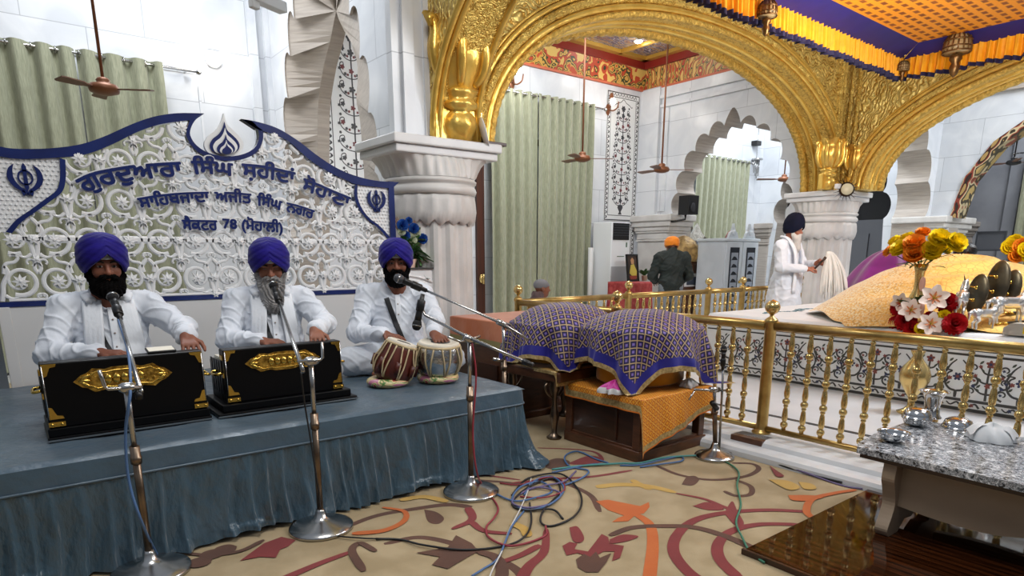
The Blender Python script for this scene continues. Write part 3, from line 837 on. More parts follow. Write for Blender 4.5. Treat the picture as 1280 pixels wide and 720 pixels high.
for row in range(6):
    for col in range(14):
        x0 = xl+bw+.01+col*HW; z0 = zb+.005+row*HH; fx = 1 if (col+row) % 2 == 0 else -1
        T = lambda pts: [(x0+HW/2+fx*(p[0]-HW/2), z0+p[1]) for p in pts]
        scroll(T(spiral(.105, .115, .088, .055, R(-115), R(215))), .024, .015)
        scroll(T(spiral(.105, .115, .055, .03, R(215), R(330), 8)), .015, .012)
        fc = T([(.105, .115)])[0]; flower(fc[0], fc[1], .046)
        scroll(T(bez([(.0,.0),(.012,.05),(.02,.1),(.05,.17),(.02,.225),(0,.245)], 5)), .022, .02)
        scroll(T(bez([(.03,.16),(.045,.215),(.09,.23),(.11,.255),(.09,.275),(.07,.262)], 5)), .018, .012)
        scroll(T(spiral(.165, .225, .026, .013, R(-60), R(230), 12)), .014, .01)
        scroll(T(bez([(.2,.16),(.185,.19),(.19,.225),(.2,.245)], 4)), .018)
        scroll(T(bez([(.02,.03),(.05,.012),(.085,.02)], 4)), .02, .008)
        scroll(T(spiral(.19, .02, .02, .01, R(0), R(250), 9)), .013, .01)
        fc = T([(0., .0)])[0]
        if col % 2 == 0: flower(fc[0], fc[1]+.12, .034, 6)
        else: flower(fc[0], fc[1], .03, 6)
for zz, hh in ((zb+.008, .016), (1.372, .04)):
    scroll([(xl+bw+(xr-xl-2*bw)*k/60, zz) for k in range(61)], hh, d=.02)
m.build('lattice', M_SW, sg, recalc=False)
m = MB(); m.box(xl+.03, xr-.02, BY-.02, BY+.02, .47, zb-.03); m.box(xl+.03, xl+.09, BY-.03, BY-.02, .47, zb-.03)
m.build('lower_panel', M_SW2, sg, bevel=.004)
m = MB(); m.box(xl-.03, xl+.02, BY-.05, BY+.05, 0, zb); m.box(xr-.05, xr, BY-.02, BY+.05, 0, .5); m.build('support_post', M_CHROME, sg)
# flame finial in the notch
fl = [(1.352,2.222),(1.366,2.157),(1.405,2.120),(1.449,2.077),(1.466,2.032),(1.446,1.987),(1.400,1.957),(1.324,1.940),(1.257,1.944),(1.218,1.967),(1.207,2.012),(1.238,2.066),(1.294,2.113),(1.331,2.168)]
fc = (sum(p[0] for p in fl)/len(fl), min(p[1] for p in fl))
def flame(scale, y, mb, mi):
    c = bez(fl+[fl[0]], 4)[:-1]
    mb.prism([(fc[0]+(p[0]-fc[0])*scale, fc[1]+.012+(p[1]-fc[1])*scale) for p in c], (0,y,0), d=(0,.012,0), mi=mi)
m = MB(); m.prism(bez(fl+[fl[0]], 4)[:-1], (0,BY-.01,0), d=(0,.03,0), mi=0)
for s_, y_, c_ in ((.76, BY-.022, 1), (.62, BY-.03, 0), (.46, BY-.038, 1), (.33, BY-.046, 0), (.25, BY-.054, 1)): flame(s_, y_, m, c_)
m.build('flame_finial', [M_SW, M_NAVY], sg)
# crossed sword emblems
def emblem(cx, cz, s):
    mm = MB(); y = BY-.03; d = (0,.018,0)
    def P(pts): mm.prism([(cx+p[0]*s, cz+p[1]*s) for p in pts], (0,y,0), d=d)
    P([(0,1.05),(.13,.82),(.1,.3),(.12,-.45),(0,-.75),(-.12,-.45),(-.1,.3),(-.13,.82)])
    n = 28
    for k in range(n):
        a, b = 2*PI*k/n, 2*PI*(k+1)/n
        P([(.42*cos(a),.15+.48*sin(a)),(.42*cos(b),.15+.48*sin(b)),(.32*cos(b),.15+.38*sin(b)),(.32*cos(a),.15+.38*sin(a))])
    for q in (-1, 1):
        out = [(.5,.95),(.78,.72),(.93,.35),(.9,-.05),(.68,-.42),(.35,-.68),(.05,-.86)]
        inn = [(-.1,-.98),(.08,-.62),(.3,-.45),(.52,-.15),(.62,.2),(.6,.6),(.5,.95)]
        P([(q*p[0], p[1]) for p in bez(out, 4)+bez(inn, 4)][::1])
        P([(q*p[0], p[1]) for p in ((.2,-.6),(.34,-.74),(.24,-1.0),(.08,-.84))])
    return mm.build('emblem', M_NAVY, sg)
e1 = (0.188, 4.950, 1.709); emblem(e1[0], e1[2], .092)
e2 = (2.464, 4.950, 1.696); emblem(e2[0], e2[2], .086)
# lettering (left-hand vowel signs typed in drawn order)
def words_on(body, pts, zs, nm):
    from mathutils.geometry import interpolate_bezier
    cu = bpy.data.curves.new('lettering_outline', 'FONT'); cu.body = body; cu.size = 1
    o = bpy.data.objects.new('lettering_outline', cu); COL.objects.link(o)
    dg = bpy.context.evaluated_depsgraph_get(); c2 = o.evaluated_get(dg).to_curve(dg)
    loops = []
    for sp in c2.splines:
        bp = sp.bezier_points; L0 = []
        if len(bp):
            for i in range(len(bp)):
                p, q = bp[i], bp[(i+1) % len(bp)]
                straight = (p.handle_right-p.co).length < 1e-6 and (q.handle_left-q.co).length < 1e-6
                seg = [p.co.copy()] if straight else interpolate_bezier(p.co, p.handle_right, q.handle_left, q.co, 7)[:-1]
                L0 += [(w.x, w.y) for w in seg]
        else: L0 = [(p.co.x, p.co.y) for p in sp.points]
        L0 = [p for i, p in enumerate(L0) if math.hypot(p[0]-L0[i-1][0], p[1]-L0[i-1][1]) > 1e-5]
        if len(L0) > 2: loops.append(L0)
    bpy.data.objects.remove(o); bpy.data.curves.remove(cu)
    # horizontal strips inside the glyph outlines (non-zero winding)
    segs = [(l[i-1], l[i]) for l in loops for i in range(len(l))]
    ylo, yhi = min(p[1] for l in loops for p in l), max(p[1] for l in loops for p in l)
    vs, fs = [], []; nr = int((yhi-ylo)/.0085)
    for r_ in range(nr):
        y0_ = ylo+(yhi-ylo)*r_/nr; y1_ = ylo+(yhi-ylo)*(r_+1)/nr; ym = (y0_+y1_)/2; cr = []
        for p, q in segs:
            if (p[1] <= ym) != (q[1] <= ym):
                cr.append((p[0]+(q[0]-p[0])*(ym-p[1])/(q[1]-p[1]), 1 if q[1] > p[1] else -1))
        cr.sort(); wn = 0
        for (xa, w_), (xb, _) in zip(cr[:-1], cr[1:]):
            wn += w_
            if wn and xb-xa > 1e-4:
                m_ = max(1, int((xb-xa)/.15)); o0 = len(vs)
                for k in range(m_+1): vs += [(xa+(xb-xa)*k/m_, y0_), (xa+(xb-xa)*k/m_, y1_)]
                fs += [(o0+2*k, o0+2*k+2, o0+2*k+3, o0+2*k+1) for k in range(m_)]
    x0, x1 = min(v[0] for v in vs), max(v[0] for v in vs)
    c = [V(p) for p in bez(pts, 8)]; L = [0]
    for i in range(1, len(c)): L.append(L[-1]+(c[i]-c[i-1]).length)
    def at(x, y, dx, dy):
        s = (x-x0)/(x1-x0)*L[-1]; j = 0
        while j < len(L)-2 and L[j+1] < s: j += 1
        t = (s-L[j])/(L[j+1]-L[j]); p = c[j].lerp(c[j+1], t); d = (c[j+1]-c[j]).normalized()
        h = (y-.62)*zs
        return (p.x-d.y*h+dx, p.y+d.x*h+dy)
    mb = MB()
    for lay, (y, rad) in enumerate(((BY-.034, .014*zs/.13), (BY-.05, .0055*zs/.13))):
        for k in range(9 if lay == 0 else 7):
            a = 2*PI*k/(8 if lay == 0 else 6); rr = rad if k < (8 if lay == 0 else 6) else 0
            P = [at(x, yy, rr*cos(a), rr*sin(a)) for x, yy in vs]
            mb.add([(p[0], y-.0001*k, p[1]) for p in P], fs, lay)
    mb.build(nm, [M_SW, M_NAVY], sg, recalc=False)
words_on('ਗੁਰਦੁਆਰਾ', [(0.436,1.718),(0.500,1.756),(0.576,1.785),(0.734,1.826),(0.874,1.851),(1.034,1.874)], .132, 'lettering')
words_on('ਿਸੰਘ', [(1.104,1.885),(1.231,1.895),(1.367,1.890)], .125, 'lettering')
words_on('ਸ਼ਹੀਦਾਂ', [(1.432,1.896),(1.598,1.892),(1.805,1.863)], .128, 'lettering')
words_on('ਸੋਹਾਣਾ', [(1.869,1.828),(1.977,1.795),(2.102,1.750),(2.231,1.709)], .128, 'lettering')
words_on('ਸਾਿਹਬਜਾਦਾ', [(0.756,1.630),(0.876,1.656),(1.023,1.679),(1.190,1.694)], .1, 'lettering')
words_on('ਅਜੀਤ', [(1.232,1.696),(1.349,1.700),(1.474,1.696)], .1, 'lettering')
words_on('ਿਸੰਘ', [(1.517,1.684),(1.608,1.675),(1.693,1.654)], .1, 'lettering')
words_on('ਨਗਰ', [(1.728,1.650),(1.823,1.631),(1.932,1.600)], .1, 'lettering')
words_on('ਸੈਕਟਰ', [(1.006,1.504),(1.104,1.505),(1.226,1.506)], .1, 'lettering')
words_on('78', [(1.267,1.515),(1.309,1.514),(1.358,1.512)], .09, 'lettering')
words_on('(ਮੋਹਾਲੀ)', [(1.396,1.514),(1.536,1.507),(1.680,1.499)], .1, 'lettering')

# ---------------------------------------------------------------- harmoniums
M_HBLK = mat('black_lacquer', '#050507', .4, spec=.18)
M_HGOLD = mat('engraved_brass', '#d6ab4e', .3, .9, vary=('#6b4a18', 40., .8), bump=(60., .8, .01))
M_HFIT = mat('brass_fitting', '#d3b056', .25, 1.)
M_KEY = mat('ivory_key', '#e8e3d2', .3)
def harmonium(x0, x1, y0, y1, zt, ext, plq, label):
    z0 = SZ
    root = thing('harmonium', label, 'harmonium', ((x0+x1)/2, (y0+y1)/2, z0), 'harmoniums on the stage')
    m = MB(); m.box(x0-ext, x1+ext, y0-ext*.8, y1+.02, z0, z0+.022); m.box(x0-ext*.55, x1+ext*.55, y0-ext*.45, y1+.01, z0+.022, z0+.06)
    b = m.build('base_board', M_HBLK, root, bevel=.005)
    m = MB(); m.box(x0-ext-.002, x1+ext+.002, y0-ext*.8-.003, y0-ext*.8, z0+.004, z0+.012); m.build('edge_strip', M_CHROME, b)
    m = MB(); m.box(x0, x1, y0, y0+.085, z0+.06, zt); m.box(x0, x1, y0+.085, y1, z0+.06, zt-.075); c = m.build('cabinet', M_HBLK, root, bevel=.006)
    m = MB()
    for k in range(5): m.box(x0-.004, x0, y0+.05+.045*k, y0+.075+.045*k, z0+.1, zt-.06)
    m.build('bellows_fold', M_BLACK, c)
    m = MB(); w = (x1-x0-.04)/21
    zk = zt-.075; m.box(x0+.02, x1-.02, y1-.17, y1-.02, zk, zk+.012, 0)
    for k in range(21): m.box(x0+.02+w*k+.001, x0+.02+w*(k+1)-.001, y1-.165, y1-.02, zk+.012, zk+.02, 0)
    for k in range(20):
        if k % 7 not in (2, 6): m.box(x0+.02+w*(k+.68), x0+.02+w*(k+1.32), y1-.165, y1-.075, zk+.02, zk+.03, 1)
    m.build('keyboard', [M_KEY, M_BLACK], root)
    # plaque
    px0, px1, pz0, pz1 = plq; pm = (pz0+pz1)/2; h = (pz1-pz0)/2; e = .1
    out = [(px0,pm),(px0+.03,pm+h*.5),(px0+.05,pm+h*.62),(px0+.075,pm+h*1.),(px0+e+.02,pm+h*.85),(px0+e+.05,pm+h),(px1-e-.05,pm+h),(px1-e-.02,pm+h*.85),(px1-.075,pm+h),(px1-.05,pm+h*.62),(px1-.03,pm+h*.5),(px1,pm)]
    out = out+[(p[0], 2*pm-p[1]) for p in out[-2:0:-1]]
    m = MB(); m.prism(out, (0,y0-.006,0), d=(0,.007,0)); p = m.build('brass_plaque', M_HGOLD, root)
    m = MB(); 
    for s_ in (.72,):
        cx = (px0+px1)/2
        ring = [(cx+(q[0]-cx)*.9, pm+(q[1]-pm)*s_) for q in out]
        m.tube([(q[0], y0-.008, q[1]) for q in ring+ring[:1]], .0035, 6)
    for k in range(5):
        xx = px0+.13+(px1-px0-.26)*k/4
        m.ell((xx, y0-.008, pm), (.017,.006,h*.42), 8, 5)
    for s_ in (-1, 1):
        cx = px0+.045 if s_ < 0 else px1-.045
        for a in (-.6, 0, .6): m.ell((cx, y0-.008, pm+a*h*.5), (.024,.006,.008), 8, 5, rot=Matrix.Rotation(a*s_, 3, 'Y'))
    m.build('engraving', M_HFIT, p)
    for sx in (-1, 1):
        for sz in (-1, 1):
            X = x0+.004 if sx < 0 else x1-.004; Zz = z0+.1 if sz < 0 else zt-.004
            m = MB(); q = [(0,0),(.055,0),(.05,.012),(.03,.016),(.024,.03),(.016,.05),(0,.055)]
            m.prism([(X-sx*p_[0], Zz-sz*p_[1]) for p_ in q], (0,y0-.004,0), d=(0,.005,0)); m.build('corner_bracket', M_HFIT, root)
        m = MB(); X = x0+.03 if sx < 0 else x1-.03
        m.box(X-.03, X+.03, y0-.008, y0, z0+.068, z0+.088); m.ell((X-.018,y0-.008,z0+.078), .007, 8, 5); m.ell((X+.018,y0-.008,z0+.078), .007, 8, 5)
        m.build('catch', M_HFIT, root)
        m = MB(); X = x0+.006 if sx < 0 else x1-.006
        m.tube([(X, y0-.003, z0+.1), (X, y0-.003, zt-.01)], .003, 6); m.build('metal_edging', M_CHROME, root)
    for yy in (y0+.09,):
        m = MB(); zz = zt-.12
        m.tube(bez([(x0-.004,yy-.05,zz),(x0-.03,yy-.045,zz-.005),(x0-.035,yy,zz-.01),(x0-.03,yy+.045,zz-.005),(x0-.004,yy+.05,zz)], 4), .007, 8)
        m.build('carry_handle', M_HFIT, root)
        m = MB(); m.tube(bez([(x1+.004,yy-.05,zz),(x1+.03,yy-.045,zz-.005),(x1+.035,yy,zz-.01),(x1+.03,yy+.045,zz-.005),(x1+.004,yy+.05,zz)], 4), .007, 8)
        m.build('carry_handle', M_HFIT, root)
    for zz in (z0+.2, zt-.04):
        m = MB(); m.box(x0-.006, x0, y0+.015, y0+.05, zz-.012, zz+.012); m.build('hinge', M_HFIT, root)
    return root
pa, pb = (0.175, 3.290, 0.757), (0.561, 3.290, 0.726)
harmonium(.066, .70, 3.30, 3.62, .832, .012, (pa[0], pb[0], .69, .795), 'black harmonium with a brass plaque before the black-bearded singer at far left')
pa, pb = (0.897, 3.320, 0.727), (1.285, 3.320, 0.742)
harmonium(.80, 1.41, 3.33, 3.62, .82, .06, (pa[0], pb[0], .695, .79), 'black harmonium with stepped base before the grey-bearded singer')
# phone lying on the first harmonium
ph = thing('phone', 'dark phone propped on top of the left harmonium', 'phone', (.52, 3.47, .832))
m = MB(); m.M = Matrix.Translation((.535,3.36,.843)) @ Matrix.Rotation(R(8), 4, 'X'); m.box(-.06,.06,-.04,.04,-.006,.006); m.build('case', M_BLACK, ph, bevel=.004)
m = MB(); m.M = Matrix.Translation((.535,3.36,.843)) @ Matrix.Rotation(R(8), 4, 'X'); m.box(-.054,.054,-.034,.034,.006,.0075); m.build('screen', mat('lit_screen', '#d8d3c4', .2, emit=('#d8d3c4', .35)), ph)

# ---------------------------------------------------------------- drum pair on cloth rings
M_STRAP = mat('hide_strap', '#cbb893', .6, vary=('#a8926a', 20., .6))
M_WOODR = mat('red_wood', '#5d2417', .4, vary=('#3a120b', 6., .7), streak=(6, 6, 1))
M_SKIN = mat('drum_skin', '#ddd6c6', .55, vary=('#c8beaa', 10., .5))
M_SPOT = mat('drum_black_spot', '#16161a', .4)
M_RING = painted('printed_ring_cloth', 16., [(0, '#d8c487'), (.32, '#d6c48e'), (.40, '#b8474a'), (.47, '#d9c68f'), (.56, '#5f8a4a'), (.63, '#d9c896'), (.75, '#c27a94')], 3.)
def drum(name, c, rot, prof, shell_m, nstrap, label, head_r, h, pegs=0):
    root = thing(name, label, 'drum', (c[0], c[1], c[2]))
    A = rot.to_4x4(); Tm = Matrix.Translation(c) @ A
    def mk(nm, fn, mt, par=root, **k):
        mm = MB(); mm.M = Tm; fn(mm); return mm.build(nm, mt, par, **k)
    mk('shell', lambda q: q.lathe(prof, n=40), shell_m)
    hd = mk('head', lambda q: (q.lathe([(head_r*1.02,h-.03),(head_r*1.06,h-.012),(head_r*1.04,h+.004),(head_r*.93,h+.008),(head_r*.9,h+.003),(.001,h+.003)], n=40)), M_SKIN)
    mk('rim_plait', lambda q: q.tube([(head_r*1.05*cos(2*PI*k/48), head_r*1.05*sin(2*PI*k/48), h-.016) for k in range(49)], [.008*(1+.25*(k % 2)) for k in range(49)], 8), M_STRAP, hd)
    mk('black_spot', lambda q: q.lathe([(head_r*.5,h+.003),(head_r*.47,h+.006),(.001,h+.006)], (head_r*.1,0,0), 30), M_SPOT, hd)
    R0 = [p for p in prof]
    def rad(z):
        for i in range(len(R0)-1):
            if R0[i][1] <= z <= R0[i+1][1]:
                t = (z-R0[i][1])/max(R0[i+1][1]-R0[i][1], 1e-6); return R0[i][0]+(R0[i+1][0]-R0[i][0])*t
        return R0[-1][0]
    for k in range(nstrap):
        a = 2*PI*k/nstrap; da = 2*PI/nstrap*.42*(1 if k % 2 else -1)
        zz = [h-.02-(h-.05)*j/8 for j in range(9)]
        bulge = .016 if pegs and k % 2 else .005
        pts = []
        for j, z in enumerate(zz):
            f = j/8; w = a+da*f; q = max(rad(z), rad(z)+0)+.005+(bulge*math.exp(-((f-.55)/.18)**2) if pegs else 0)
            pts.append((q*cos(w), q*sin(w), z))
        mk('strap', lambda q: q.tube(pts, .0052, 6), M_STRAP)
    for k in range(pegs):
        a = 2*PI*(k+.5)/pegs; z = h*.42; q0 = rad(z)+.012
        mk('tuning_peg', lambda q: q.tube([(q0*cos(a), q0*sin(a), z-.035), (q0*cos(a), q0*sin(a), z+.035)], [.013, .015], 10), M_WOODR)
    return root
def drum_ring(c, r, label):
    root = MB(); root.tube([(c[0]+r*cos(2*PI*k/40), c[1]+r*sin(2*PI*k/40), c[2]+.026) for k in range(41)], .036, 12, flat=.72, cap=False)
    return tag(root.build('drum_ring', M_RING, smooth_mod=0), label, 'cushion ring', 'drum rings')
d1 = (1.938, 3.800, 0.490); d2 = (2.240, 3.675, 0.490)
D1 = (1.80, 3.53, .512); D2 = (2.10, 3.45, .512)
drum_ring((1.79, 3.53, .491), .098, 'printed cloth ring under the tilted wooden drum')
drum_ring((2.10, 3.45, .491), .098, 'printed cloth ring under the metal drum')
rot1 = Matrix.Rotation(R(20), 3, V((.35, .94, 0)))
drum('wooden_drum', D1, rot1, [(.06,.0),(.10,.015),(.122,.05),(.124,.09),(.115,.15),(.1,.22),(.09,.25)], M_WOODR, 16, 'tilted wooden drum with laced straps, left of the metal drum', .088, .255, 8)
drum('metal_drum', D2, Matrix.Rotation(R(5), 3, 'X'), [(.05,.0),(.09,.012),(.125,.05),(.148,.11),(.148,.15),(.135,.2),(.125,.225)], mat('dented_silver', '#c2c4c6', .22, 1., bump=(14., .7, .02)), 16, 'round metal drum with hide straps under the drummer\'s hand', .122, .23)
dk = MB(); dk.lathe([(.045,0),(.05,.004),(.05,.012),(.02,.018),(.001,.018)], (2.2, 3.72, SZ), 20)
tag(dk.build('drum_powder_tin', M_BLACK), 'flat black tin on the stage right of the metal drum', 'tin')

# ---------------------------------------------------------------- microphone stands and microphones
def base_disc(mb, c, r, zb=.0):
    mb.lathe([(r,zb+.0),(r,zb+.012),(r*.97,zb+.018),(r*.8,zb+.03),(r*.35,zb+.05),(.03,zb+.062),(.022,zb+.09),(.018,zb+.1)], (c[0],c[1],0), 40)
def stand(label, base, elbow, parts, r=.15, lean=None):
    root = thing('microphone_stand', label, 'microphone stand', (base[0], base[1], .002))
    m = MB(); base_disc(m, base, r, .002); m.build('base', M_CHROME, root)
    b = V((base[0], base[1], .09)); e = V(elbow); t = .62
    m = MB(); m.tube([b, b.lerp(e, t)], .0145, 12); m.build('lower_pole', M_STEELB, root)
    m = MB(); m.tube([b.lerp(e, t-.05), b.lerp(e, t-.01), b.lerp(e, t-.008), b.lerp(e, t+.05)], [.02, .021, .018, .018], 12); m.build('collar', M_STEELB, root)
    m = MB(); m.tube([b.lerp(e, t), e], .0105, 12); m.build('upper_pole', M_CHROME, root)
    for nm, pts, rad, mt in parts:
        m = MB(); m.tube(pts, rad, 10); m.build(nm, mt, root)
    return root
def mic(label, head, tail, s=1.0, group='stage microphones', grey=False):
    h, t = V(head), V(tail); d = (t-h).normalized(); q = V((0,0,1)).rotation_difference(d).to_matrix()
    root = thing('microphone', label, 'microphone', tuple(h), group)
    m = MB(); m.lathe([(.001,-.026*s),(.014*s,-.023*s),(.022*s,-.013*s),(.0255*s,.0),(.024*s,.014*s),(.019*s,.026*s)], tuple(h), 18, rot=q); g = m.build('grille', mat('mic_mesh', '#55565a', .45, .8, bump=(420., 1., .003)) if grey else mat('mic_foam', '#1b1b1e', .9, bump=(300., .8, .003)), root)
    m = MB(); m.lathe([(.0255*s,-.003),(.0265*s,0),(.0255*s,.003)], tuple(h), 18, rot=q, cap=False); m.build('grille_ring', M_CHROME, g)
    m = MB(); m.lathe([(.0185*s,.026*s),(.0175*s,.05*s),(.013*s,.12*s),(.0115*s,.165*s)], tuple(h), 16, rot=q); m.build('body', M_BLACK, root)
    m = MB(); m.lathe([(.018*s,.075*s),(.021*s,.08*s),(.021*s,.13*s),(.017*s,.135*s)], tuple(h), 16, rot=q); m.build('clip', M_BLACK, root)
    return root
# first stand
e1 = (0.304, 2.720, 0.792); b1 = (0.313, 2.812, 0.000)
m1 = (0.394, 3.550, 1.085); t1 = (0.396, 3.420, 0.994)
q1 = (0.347, 2.700, 0.778)
stand('leaning microphone stand before the left harmonium', (b1[0], b1[1]), e1,
      [('boom', [q1, t1], [.0095, .0085], M_CHROME), ('crank_rod', bez([(0.226, 2.700, 0.873), (0.236, 2.700, 0.813)], 2)+[(0.244, 2.700, 0.802), (0.354, 2.700, 0.795)], .0065, M_CHROME),
       ('clamp', [(0.278, 2.710, 0.799), (0.291, 2.710, 0.798), (0.324, 2.710, 0.797), (0.334, 2.710, 0.796)], [.012, .02, .02, .012], M_CHROME), ('knob', [(0.340, 2.690, 0.780), (0.337, 2.690, 0.753)], .013, M_BLACK)])
mic('black microphone at the mouth of the left singer', m1, t1)
e2 = (1.021, 2.750, 0.817); b2 = (1.033, 2.800, 0.000)
m2 = (1.167, 3.620, 1.116); t2 = (1.154, 3.500, 1.019)
stand('microphone stand before the right harmonium', (b2[0], b2[1]), e2,
      [('boom', [(0.973, 2.720, 0.780), (0.976, 2.760, 0.821), t2], [.0095, .0095, .0085], M_CHROME), ('crank_rod', [(0.955, 2.730, 0.827), (1.055, 2.730, 0.824), (1.069, 2.730, 0.833), (1.070, 2.730, 0.901)], .0065, M_CHROME),
       ('clamp', [(0.987, 2.740, 0.820), (1.001, 2.740, 0.821), (1.034, 2.740, 0.821), (1.052, 2.740, 0.821)], [.012, .02, .02, .012], M_CHROME)])
mic('black microphone at the mouth of the grey-bearded singer', m2, t2)
e3 = (1.862, 2.740, 0.851); b3 = (1.866, 2.750, 0.000)
m3 = (1.816, 3.200, 0.885); t3 = (1.847, 3.200, 1.005)
stand('microphone stand at the stage corner, its boom over the drums', (b3[0], b3[1]), e3,
      [('boom', [t3, (1.865, 3.190, 0.942), (1.846, 2.720, 0.862), (1.937, 2.350, 0.768)], [.006, .008, .009, .008], M_CHROME), ('grip', [(1.931, 2.380, 0.775), (1.950, 2.330, 0.758)], .014, M_BLACK),
       ('crank_rod', [(1.720, 2.720, 0.876), (1.791, 2.720, 0.846), (1.861, 2.720, 0.853), (1.916, 2.720, 0.865)], .0065, M_CHROME), ('clamp', [(1.821, 2.720, 0.868), (1.875, 2.720, 0.839)], .02, M_CHROME)], r=.155)
mic('black microphone pointing down between the two drums', m3, t3, 1.1)
b4 = (2.62, 3.42); e4 = (2.601, 3.420, 0.824)
m4 = (1.936, 3.620, 1.134); t4 = (2.081, 3.560, 1.063)
stand('microphone stand between the stage and the covered bench', b4, e4,
      [('boom', [t4, (2.586, 3.400, 0.827), (2.684, 3.250, 0.727)], [.008, .009, .0085], M_CHROME), ('clamp', [(2.547, 3.410, 0.845), (2.641, 3.410, 0.806)], .02, M_CHROME), ('bracket', [(2.512, 3.410, 0.596), (2.592, 3.410, 0.577)], .012, M_CHROME)], r=.15)
mic('grey-headed microphone at the mouth of the drummer', m4, t4, 1.15, grey=True)
b5 = (3.46, 2.30); e5 = (3.407, 2.300, 0.456)
stand('short chrome microphone stand by the railing post', b5, e5,
      [('side_rod', [(3.480, 2.280, 0.049), (3.450, 2.280, 0.686)], .0075, M_CHROME), ('crossbar', [(3.188, 2.290, 0.486), (3.505, 2.290, 0.439)], .0075, M_CHROME), ('clamp', [(3.351, 2.290, 0.465), (3.435, 2.290, 0.454)], .018, M_CHROME), ('knob', [(3.362, 2.280, 0.383), (3.419, 2.280, 0.334)], .017, M_BLACK), ('hanging_rod', [(3.196, 2.290, 0.485), (3.139, 2.290, 0.428)], .005, M_CHROME)], r=.125)
mic('small black microphone on the short stand by the railing', (3.447, 2.280, 0.711), (3.448, 2.280, 0.641), .8)

# ---------------------------------------------------------------- beside the sign
fw = thing('carved_panel', 'small white panel with carved ripples beside the drummer', 'panel', (2.83, 4.9, 0))
x0, x1, zt = 2.60, 2.98, 1.155
m = MB(); m.box(x0, x1, 4.90, 4.94, 0, zt)
for k in range(14):
    r_ = .05+.045*k
    pts = [(x0+.05+r_*cos(a), 4.90, zt-.52+r_*.8*sin(a)) for a in [PI*j/24 for j in range(25)]]
    pts = [p for p in pts if x0+.02 < p[0] < x1-.02 and p[2] < zt-.03]
    if len(pts) > 2: m.tube(pts, .012, 6)
m.build('ripple_relief', M_SW, fw)
m = MB(); m.box(x0-.008, x1+.012, 4.885, 4.955, zt, zt+.014); m.box(x1, x1+.012, 4.885, 4.955, 0, zt); m.build('frame', mat('dark_edge', '#3b3a3a', .5), fw)

# ---------------------------------------------------------------- draped cloths
def set_uv(o, uvs):
    me = o.data; ul = me.uv_layers.new(name='cloth')
    li = np.zeros(len(me.loops), np.int64); me.loops.foreach_get('vertex_index', li)
    ul.data.foreach_set('uv', np.array(uvs, dtype=np.float32)[li].ravel())
def cloth_mat(name, cell, line, ground, motif, rot=45, lw=.12, mw=.3, metal_line=.5, vary=None):
    t = NT(name); c = t.n('UVMap'); c.uv_map = 'cloth'; mp = t.n('Mapping'); t.l(c.outputs[0], mp.inputs['Vector'])
    mp.inputs['Rotation'].default_value = (0,0,R(rot)); mp.inputs['Scale'].default_value = (1/cell,1/cell,1)
    def br(ms, off=(0,0,0)):
        b = t.n('TexBrick', Scale=1.0, offset=0.0, squash=1.0); mm = t.n('Mapping'); t.l(mp.outputs[0], mm.inputs['Vector']); mm.inputs['Location'].default_value = off
        t.l(mm.outputs[0], b.inputs['Vector'])
        for k, v in (('Mortar Size', ms), ('Mortar Smooth', .15), ('Brick Width', 1.), ('Row Height', 1.)): b.inputs[k].default_value = v
        b.inputs['Color1'].default_value = b.inputs['Color2'].default_value = (0,0,0,1); b.inputs['Mortar'].default_value = (1,1,1,1)
        return b.outputs['Fac']
    l1 = br(lw/2); l2 = br(mw)
    n = t.n('TexNoise', Scale=90., Detail=3.0); t.l(c.outputs[0], n.inputs['Vector'])
    g = t.mix(ground, vary or ground, n.outputs['Fac'])
    inner = t.mix(motif, g, l2)
    col = t.mix(inner, line, l1)
    t.base(col); t.pr(Roughness=.6, Sheen_Weight=.06)
    t.bump(t.mix(l1, n.outputs['Fac'], .4), .35, .004)
    return t.m
M_PURP = cloth_mat('purple_brocade', .046, '#b39a70', '#1a0d52', '#7a66b4', lw=.15, mw=.35, vary='#120838')
M_BLUEV = mat('royal_blue_velvet', '#1c1a86', .6, sheen=.2, vary=('#15146a', 8., .6))
M_GTRIM = mat('gold_trim', '#c7ae79', .4, .3, vary=('#8d7444', 60., .8), bump=(120., .6, .004))
M_ORBR = cloth_mat('orange_brocade', .036, '#e3a83c', '#d0720a', '#e39a1e', lw=.17, mw=.3, vary='#b45404')
M_YEL = mat('yellow_satin', '#c98f16', .5, sheen=.4, vary=('#a8700c', 9., .5))
